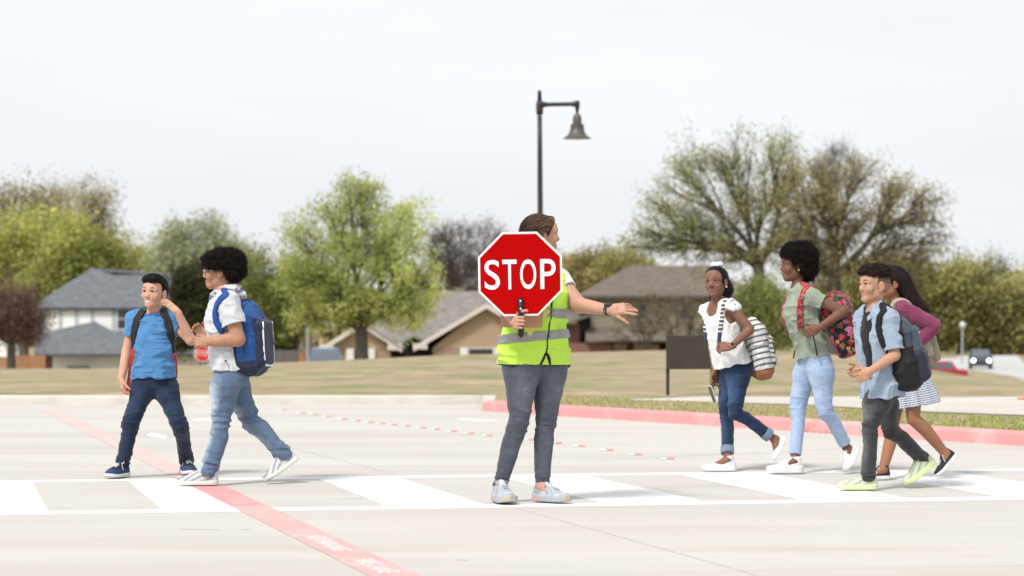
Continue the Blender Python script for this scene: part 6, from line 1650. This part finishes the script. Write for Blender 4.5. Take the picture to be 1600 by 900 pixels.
mb = MB(); wv = unit(B['wrL'] - B['elL']); c = B['wrL'] - wv * .006; mb.tube([c - wv * .008, c + wv * .008], .0235, 18); mb.build('watch_band', mat('rose_band', (.55, .36, .28), .5), r)
mb = MB(); up_ = unit(V3(-.1, -1, .35)); mb.box((-.015, -.016, -.005), (.015, .016, .006), frame(wv, up_), c + up_ * .023); mb.build('watch_case', mat('rose_case', (.55, .33, .24), .3, metal=.5), r, bevel=.003)
mb = MB(); mb.box((-.012, -.013, .006), (.012, .013, .0075), frame(wv, up_), c + up_ * .023); mb.build('watch_face', mat('watch_glass', (.012, .012, .014), .15), r)
pc = P(1113.5, 616, D - .035); fr_ = frame(unit(V3(.35, .1, -1)), unit(V3(-.93, -.30, -.2)))
t = thing('phone', pc, 'white-edged smartphone hanging in the hand of the girl in the white top', 'phone')
mb = MB(); mb.box((-.030, -.062, -.004), (.030, .062, .004), fr_, pc); mb.build('case', mat('phone_white', (.62, .63, .66), .3), t, bevel=.004)
mb = MB(); mb.box((-.0275, -.058, .0042), (.0275, .058, .0052), fr_, pc); mb.build('screen', mat('phone_screen', (.012, .012, .014), .1), t)
pk = Pack(P(1184, 545, D + .0), (-.20, .0, 1), unit((.95, .15, .0)), .29, .43, .125)
pr = thing('backpack', pk.w(0, 0, -1), 'white and black striped backpack with a tan bottom on the white-topped girl', 'backpack')
def strp(v):
    q = pk.loc(v); a = np.sin((q[:, 2] + .10 * q[:, 0]) * 34); c = np.where((a > -.45)[:, None], (.60, .59, .57), (.10, .105, .12)); c = np.where(q[:, 2:3] < -.68, (.30, .125, .05), c); return np.where((np.abs(q[:, 2:3] + .68) < .02), (.10, .05, .03), c)
pack_base(pr, pk, M_PACK, strp, .007, 8)
def strp2(v): q = pk.loc(v); a = np.sin(q[:, 2] * 40 + q[:, 0] * 26); return np.where((a > -.35)[:, None], (.62, .61, .59), (.10, .105, .12))
pack_pocket(pr, pk, (0, .88, -.12), (.105, .045, .11), .035, M_PACK, strp2)
mb = MB(); mb.tube([pk.w(-.7, 1.42, .12), pk.w(-.74, 1.42, -.2), pk.w(.74, 1.42, -.2), pk.w(.7, 1.42, .12)], .004, 6); mb.build('zip', M_PLAST, pr)
def strs(v): a = np.sin(v[:, 2] * 230); return np.where((v[:, 2:3] < tpos(B, .60)[2]), (.03, .045, .09), np.where((a > .1)[:, None], (.60, .59, .57), (.05, .055, .075)))
for S, pts in (('L', [(1137, 467), (1131, 476), (1129, 490), (1127, 505), (1125, 520), (1124, 540)]), ('R', None)): strap_obj(pr, F, strap_px(F, B, S, pts, D, .066) if pts else strap_path(F, B, S, .09, .5, 80), .017, M_PACK, strs, .012)

# ================================================================== girl in the sage green T-shirt
D = 16.38
B = Body(D, 82, dict(pelvis=(1273, 567, 0), neck=(1247, 453, 0), shL=(1266, 463, -.14), shR=(1254, 466, .14), elL=(1318, 487, -.20), wrL=(1278, 513, -.215), elR=(1285, 500, .19), wrR=(1248, 514, .13),
                        hipL=(1283, 580, -.07), hipR=(1260, 580, .07), knL=(1288, 640, -.08), knR=(1246, 633, .07)), 1.08, .95)
S5 = dict(L=Shoe(P(1342, 703, D + .05), P(1325, 738, D - .09), up=(-.85, 0, .5), Lmin=.21), R=Shoe(G(1255, 738.8, Z8), G(1198, 738.8, Z8)))
h = Head(P(1243, 414, D), .213, 84, -2, 0)
r = person(D, 1265, 'tall girl with a round afro in a sage green T-shirt and pale blue skinny jeans')
skin = (.165, .076, .050)
make_body(r, B, h, skin, (.25, .10, .09), (.010, .007, .006), S5, [HAND(B, 'L', (-.92, -.05, -.36), (-.15, .9, -.1), s=.86, curl=(45, 70, 45), tcurl=20), HAND(B, 'R', (-.85, 0, -.2), (0, -.9, .1), s=.86, curl=(60, 80, 50))],
          dict(smile=.5, lips=1.35, nose=1.15), neck_r=.036, armr=(.040, .034, .031, .0215), browth=.8)
o, F = top_garment(r, B, 'tshirt', M_JERSEY, plain((.265, .305, .24)), grow=.018, hem_t=.185, sleeve=.40, neck=.052, amp=.009, sl_r=(.050, .055), bust=.6, fscale=(9, 9, 11))
trousers(r, B, S5, M_DENIM, denim((.30, .40, .57), (.44, .54, .68), B, S5, .6), .007, taper=(1.06, 1.0, 1.0, .78, 1.02), amp=.0065, waist_t=.24, hipW=([0, .35], [1.12, 1.0]), hemcut=.0)
for S in 'LR': make_shoe(r, S5[S], lambda q: np.where((vnoise(q * .2, (60, 60, 60)) > .6)[:, None], (.60, .60, .61), (.70, .70, .70)), (.68, .68, .67), M_LACE, sole_h=.15, sole_w=1.12, chunky=.5)
F2 = Fld(h.c - .23, h.c + .23, .0035)
F2.ell(h.w(0, -.052, .050), V3(.108, .100, .104) * h.k, h.R, 0); F2.ell(h.w(0, -.07, -.03), V3(.094, .074, .082) * h.k, h.R, .04); F2.ell(h.w(0, .022, .082), V3(.088, .070, .066) * h.k, h.R, .04)
F2.ell(h.w(0, .100, -.050), V3(.095, .100, .095) * h.k, h.R, .01, 's'); F2.box(h.w(0, .03, -.13), V3(.14, .09, .075) * h.k, .02, h.R, .01, 's')
F2.disp(lambda p: .016 * (vnoise(p, (45, 45, 45)) - .5) + .010 * (vnoise(p + 5, (110, 110, 110)) - .5), .03); curls(F2, 260, .007, .013); hair_obj(r, F2, (.010, .008, .007), M_HAIRC, 10000, .018, .0011, 9, 2.0)
mb = MB(); q = h.w(.082, -.004, -.040); mb.lathe(q - V3(0, 0, .005), [(.002, 0), (.005, .002), (.005, .008), (.002, .01)], 10); mb.build('earring', mat('gold', (.7, .5, .25), .25, metal=.8), r, smooth=True)
pk = Pack(P(1317, 505, D - .03), (-.33, 0, .94), (.95, -.28, .3), .30, .45, .20)
pr = thing('backpack', pk.w(0, 0, -1), 'floral backpack in black, red, pink and tan on the tall girl in the green T-shirt', 'backpack')
def floral(v, sc=1.0):
    rr = np.random.default_rng(4); q = v - pk.c; lo, hi = np.array([-.4] * 3), np.array([.4] * 3); sd_ = q[rr.choice(len(q), 420, replace=False)]; pal = np.array([(.48, .02, .045), (.40, .015, .03), (.42, .12, .22), (.38, .20, .085), (.28, .12, .06), (.035, .06, .03), (.02, .05, .10), (.45, .035, .05)])
    ci = rr.integers(0, len(pal), 420); out = np.tile((.010, .009, .010), (len(v), 1)); step = 20000
    for a in range(0, len(v), step):
        d = ((q[a:a+step, None] - sd_[None]) ** 2).sum(-1); i = d.argmin(1); dm = np.sqrt(d[np.arange(len(i)), i]); dv = q[a:a+step] - sd_[i]
        an = np.arctan2(dv @ pk.s + dv @ pk.o * .6, dv @ pk.u); pet = .020 * (1 + .22 * np.cos(an * 5 + ci[i])); m = dm < pet * (.75 + .5 * (ci[i] % 3) / 2)
        cc = pal[ci[i]] * (1 - .45 * (np.sin(dm * 500) > .5))[:, None]; out[a:a+step][m] = cc[m]
    return out
pack_base(pr, pk, M_PACK, floral, .008, 12)
pack_pocket(pr, pk, (0, .9, -.28), (.115, .05, .10), .04, M_PACK, floral)
for S, pts in (('L', [(1263, 446), (1257, 454), (1252, 468), (1250, 485), (1250, 500), (1251, 512)]), ('R', None)): strap_obj(pr, F, strap_px(F, B, S, pts, D, .08) if pts else strap_path(F, B, S, .085, .5, 60), .023, M_PACK, lambda v: np.where((v[:, 2:3] > tpos(B, .92)[2]), floral(v) + np.array((.16, .0, .005)), floral(v)), .012)
mb = MB(); mb.tube([P(1268, 512, D - .19), P(1272, 530, D - .205), P(1277, 556, D - .20)], [.006, .005, .006], 6); mb.build('strap_tail', M_PLAST, pr, smooth=True)
mb = MB(); mb.tube([P(1244, 520, D + .10), P(1242, 545, D + .10), P(1240, 560, D + .1)], [.005, .005, .006], 6); mb.build('strap_tail', M_PLAST, pr, smooth=True)

# ================================================================== boy in the open denim shirt
D = 14.76
B = Body(D, 70, dict(pelvis=(1374, 611, 0), neck=(1366, 484, 0), shL=(1389, 500, -.11), shR=(1351, 498, .10), elL=(1398, 555, -.15), wrL=(1361, 579, -.22), elR=(1356, 549, .12), wrR=(1347, 576, -.02),
                        hipL=(1369, 630, -.05), hipR=(1382, 630, .06), knL=(1358, 669, -.06), knR=(1391, 673, .06)), .97, .97)
S6 = dict(L=Shoe(G(1371, 764.6, Z8), G(1309, 764.6, Z8)), R=Shoe(P(1463, 725, 14.98), G(1416, 761, Z8), up=(-.6, 0, .8)))
h = Head(P(1366, 446, D), .208, 66, 2, 0)
r = person(D, 1375, 'boy in an open pale denim shirt, charcoal jeans and lime sneakers')
skin = (.46, .255, .165)
make_body(r, B, h, skin, (.44, .18, .15), (.03, .019, .013), S6, [HAND(B, 'L', (-.80, -.05, -.52), (-.2, .9, -.15), s=.80, curl=(35, 45, 30), tcurl=20), HAND(B, 'R', (-.88, -.1, -.32), (.05, -.9, .1), s=.80, curl=(38, 48, 32))],
          dict(smile=.9, cheek=1.15, lips=.9), neck_r=.041, teeth=False)
top_garment(r, B, 'tshirt', M_JERSEY, plain((.010, .010, .011)), grow=.006, hem_t=.26, sleeve=.2, neck=.050, amp=.0015, sl_r=(.048, .048))
p0, p1 = torso_axis(B); upv = unit(p1 - p0); fv = unit(B.f - upv * (B.f @ upv)); sv = np.cross(upv, fv)
def open_front(F):
    F.tube([p0 + fv * .16 + sv * .04 - upv * .05, lerp(p0, p1, .45) + fv * .16 + sv * .05, p1 + fv * .13 + sv * .02], [.03, .062, .07], .008, 's')
    F.tube([p0 + fv * .10 + sv * .04 - upv * .05, lerp(p0, p1, .45) + fv * .105 + sv * .05, p1 + fv * .075 + sv * .02], [.016, .046, .052], .006, 's')
o, F = top_garment(r, B, 'denim_shirt', M_SHIRT, lambda v: np.array((.28, .35, .445)) * (1 + .22 * (vnoise(v, (260, 30, 260)) - .5) + .12 * (vnoise(v, (12, 12, 12)) - .5))[:, None], grow=.020, hem_t=.03, sleeve=.86, neck=.055, amp=.011, sl_r=(.060, .066), extra=open_front, flare=.04, fscale=(9, 9, 7))
Fc = Fld(B['neck'] - .16, B['neck'] + .16, .0035); nb = B['neck'] + V3(0, 0, .004)
for sg in (1, -1):
    Fc.tube([nb - fv * .055 + upv * .020, nb + sv * sg * .052 - fv * .01 + upv * .012, nb + sv * sg * .058 + fv * .035 - upv * .018, nb + sv * sg * .050 + fv * .075 - upv * .050], [.013, .013, .014, .006], .012)
    Fc.tube([nb + sv * sg * .060 - fv * .01 + upv * .0, nb + sv * sg * .074 + fv * .03 - upv * .035, nb + sv * sg * .056 + fv * .078 - upv * .065], [.010, .012, .005], .014)
Fc.obj('shirt_collar', M_SHIRT, o, plain((.27, .36, .48)))
trousers(r, B, S6, M_DENIM, denim((.036, .036, .039), (.16, .16, .165), B, S6, .9), .012, taper=(.92, .84, .82, .72, 1.15), amp=.009, waist_t=.12)
lime = lambda q: np.where(((np.sin(q[:, 0] * 24 + q[:, 2] * 46) > .3) & (q[:, 2] > .09) & (q[:, 0] > .1))[:, None], (.37, .40, .32), np.where(q[:, 2:3] > .33, (.58, .74, .16), (.52, .57, .42)))
for S in 'LR': make_shoe(r, S6[S], lime, lambda q: np.where(q[:, 2:3] < .035, (.60, .76, .20), (.58, .66, .40)), (.55, .62, .38), sole_h=.125, sole_w=1.12)
F2 = Fld(h.c - .17, h.c + .2, .003)
F2.ell(h.w(0, -.012, .082), V3(.076, .094, .044) * h.k, h.R, 0); F2.box(h.w(0, -.008, .092), V3(.064, .084, .034) * h.k, .028, h.R, .02); F2.ell(h.w(0, .050, .088), V3(.058, .050, .030) * h.k, h.R, .02)
F2.disp(lambda p: .012 * (vnoise(p, (75, 75, 75)) - .5) + .006 * (vnoise(p + 5, (150, 150, 150)) - .5), .03); curls(F2, 120, .006, .011); hair_obj(r, F2, (.030, .018, .012), M_HAIRC, 2600, .012, .0014, 13, 1.6)
F2 = Fld(h.c - .15, h.c + .15, .003); F2.ell(h.w(0, -.018, .026), V3(.0755, .0915, .081) * h.k, h.R, 0); F2.ell(h.w(0, -.055, -.01), V3(.062, .05, .07) * h.k, h.R, .02)
F2.ell(h.w(0, .090, -.028), V3(.084, .100, .100) * h.k, h.R, .01, 's'); F2.box(h.w(0, .0, -.115), V3(.12, .13, .075) * h.k, .02, h.R, .01, 's')
for s in (1, -1): F2.ell(h.w(s*.082, -.006, -.008), V3(.02, .026, .036) * h.k, h.R, .006, 's')
hair_obj(r, F2, lambda v: lerp(np.array((.30, .165, .105)), np.array((.045, .028, .02)), np.clip((h.loc(v)[:, 2:3] + .02) / .07, 0, 1) ** 1.2) * (.85 + .3 * vnoise(v, (200, 200, 200)))[:, None], M_HAIR, name='faded_side_hair')
pk = Pack(P(1412, 551, D - .02), (-.20, 0, 1), (1, -.22, .12), .29, .46, .18)
pr = thing('backpack', pk.w(0, 0, -1), 'black and slate-blue backpack on the boy in the open denim shirt', 'backpack')
pack_base(pr, pk, M_PACK, lambda v: np.where(((pk.loc(v)[:, 2:3] > .15) & (pk.loc(v)[:, 1:2] > .35)), (.05, .062, .09), (.012, .012, .014)), .007, 15)
pack_pocket(pr, pk, (0, .86, .28), (.105, .035, .085), .03, M_PACK, plain((.060, .075, .105)), 'upper_pocket'); pack_pocket(pr, pk, (0, .95, -.40), (.115, .05, .10), .04, M_PACK, plain((.022, .026, .038)), 'front_pocket')
mb = MB(); mb.tube([pk.w(-.45, 1.3, .46), pk.w(.45, 1.3, .46)], .004, 6); mb.build('zip', M_STEEL, pr)
for S in 'L': strap_obj(pr, F, strap_px(F, B, S, [(1381, 487), (1375, 496), (1373, 510), (1376, 525), (1382, 540)], D, .08), .022, M_PACK, (.010, .010, .011), .016)

# ================================================================== girl in the plum cardigan, behind him
D = 15.9
B = Body(D, 88, dict(pelvis=(1420, 590, 0), neck=(1403, 477, 0), shL=(1412, 483, -.13), shR=(1402, 483, .13), elL=(1459, 509, -.17), wrL=(1430, 541, -.15), elR=(1395, 522, .17), wrR=(1380, 548, .12),
                        hipL=(1426, 604, -.06), hipR=(1404, 604, .06), knL=(1427, 655, -.07), knR=(1395, 660, .06)), 1.0, .92)
S7 = dict(L=Shoe(P(1496, 712, D - .03), P(1465, 746.5, D - .09), up=(-.75, 0, .66), Lmin=.2), R=Shoe(G(1391, 748.5, Z8), G(1344, 748.5, Z8)))
h = Head(P(1391, 442, D), .208, 76, 0, 0)
r = person(D, 1425, 'girl in a plum cardigan and striped dress half hidden behind the denim-shirted boy')
skin = (.285, .130, .072)
make_body(r, B, h, skin, (.30, .11, .09), (.02, .012, .009), S7, [HAND(B, 'L', (-.8, .2, -.5), (-.1, .9, 0), s=.80, curl=(35, 45, 30)), HAND(B, 'R', (-.5, 0, -.8), (0, -1, 0), s=.80, curl=(30, 40, 30))],
          dict(smile=.3), bare_legs=True, legr=(.070, .060, .047, .050, .031), neck_r=.036)
o, F = top_garment(r, B, 'cardigan', M_JERSEY, plain((.17, .036, .078)), grow=.014, hem_t=.30, long=True, neck=.055, amp=.006, armr=(.042, .036, .034, .026))
mb = MB()
lo, hi = B.bounds(['pelvis', 'hipL', 'hipR', 'knL', 'knR'], .22); Fs = Fld(lo, hi, .004); wp = tpos(B, .42); hemp = P(1429, 634, D)
Fs.loft(hemp, wp, B.f, [0, .35, .7, 1.0], [.150, .142, .128, .118], [.165, .140, .105, .086], [-.0, -.0, 0, 0], 2.1, 0, .008, mod=lambda t, a: 1 + (.075 * np.sin(a * 11) + .03 * np.sin(a * 23 + 1)) * (1 - t) ** .8)
Fs.loft(hemp - V3(0, 0, .03), lerp(hemp, wp, .25), B.f, [0, .35, .7, 1.0], [.140, .135, .122, .10], [.152, .135, .10, .07], None, 2.1, 0, .004, 's', mod=lambda t, a: 1 + (.075 * np.sin(a * 11) + .03 * np.sin(a * 23 + 1)) * (1 - t) ** .8)
def dressc(v): ax_ = unit(wp - hemp); a = np.sin(((v - hemp) @ ax_) * 2 * math.pi / .0145); return np.where((a > .25)[:, None], (.13, .17, .25), (.56, .58, .61))
Fs.obj('dress_skirt', M_SHIRT, r, dressc)
top_garment(r, B, 'dress_bodice', M_SHIRT, dressc, grow=.006, hem_t=.30, sleeveless=True, neck=.05, amp=.003)
for S in 'LR': make_shoe(r, S7[S], (.016, .017, .022), (.66, .66, .65), M_LACE, sole_h=.11)
F2 = Fld(h.c - V3(.2, .2, .28), h.c + V3(.33, .2, .17), .0035)
F2.ell(h.w(0, -.020, .036), V3(.083, .098, .088) * h.k, h.R, 0); F2.ell(h.w(0, -.07, .0), V3(.078, .06, .09) * h.k, h.R, .03)
for s, e in ((.05, .0), (0, .02), (-.05, 0), (.025, .015)): F2.tube([h.w(s, -.075, .02), P(1424, 466, D - s * .8), P(1440 + e * 200, 484, D - s), P(1450 + e * 250, 500 + e * 120, D - s * 1.1)], [.052, .044, .032, .008], .02)
F2.cap(h.w(.074, .01, .05), h.w(.078, -.045, .0), .016, .018, .02)
F2.ell(h.w(0, .088, -.035), V3(.078, .090, .106) * h.k, h.R, .008, 's')
for s in (1, -1): F2.ell(h.w(s*.088, .002, -.014), V3(.016, .020, .034) * h.k, h.R, .006, 's')
ddir = unit(P(1447, 490, D) - h.c); sd_ = np.cross(ddir, (0, 0, 1))
F2.disp(lambda p: .007 * (2 * np.abs(vnoise(np.stack([(p - h.c) @ ddir, (p - h.c) @ unit(sd_), (p - h.c) @ np.cross(unit(sd_), ddir)], 1), (7, 70, 60)) - .5) - .4))
hair_obj(r, F2, lambda v: np.array((.017, .010, .008)) * (.6 + .9 * vnoise(v, (30, 60, 60)))[:, None] + np.clip((v[:, 2:3] - h.c[2] + .05) / -.2, 0, 1) * np.array((.022, .011, .006)), M_HAIR, flow=(lambda p: np.tile(ddir - .1 * h.R[1], (len(p), 1)), 3500, .10, .0012, .008))
pk = Pack(P(1436, 535, D + .02), (-.25, 0, 1), (1, -.1, .1), .27, .38, .16)
pr = thing('backpack', pk.w(0, 0, -1), 'beige backpack mostly hidden behind the plum sleeve', 'backpack')
pack_base(pr, pk, M_PACK, lambda v: np.where((pk.loc(v)[:, 2:3] < -.5), (.20, .16, .11), (.33, .29, .22)), .006, 21)
pack_pocket(pr, pk, (0, .9, -.3), (.10, .04, .09), .03, M_PACK, plain((.27, .235, .175)))
for S in 'LR': strap_obj(pr, F, strap_path(F, B, S, .085, .45, 70), .022, M_PACK, (.40, .355, .285), .013)
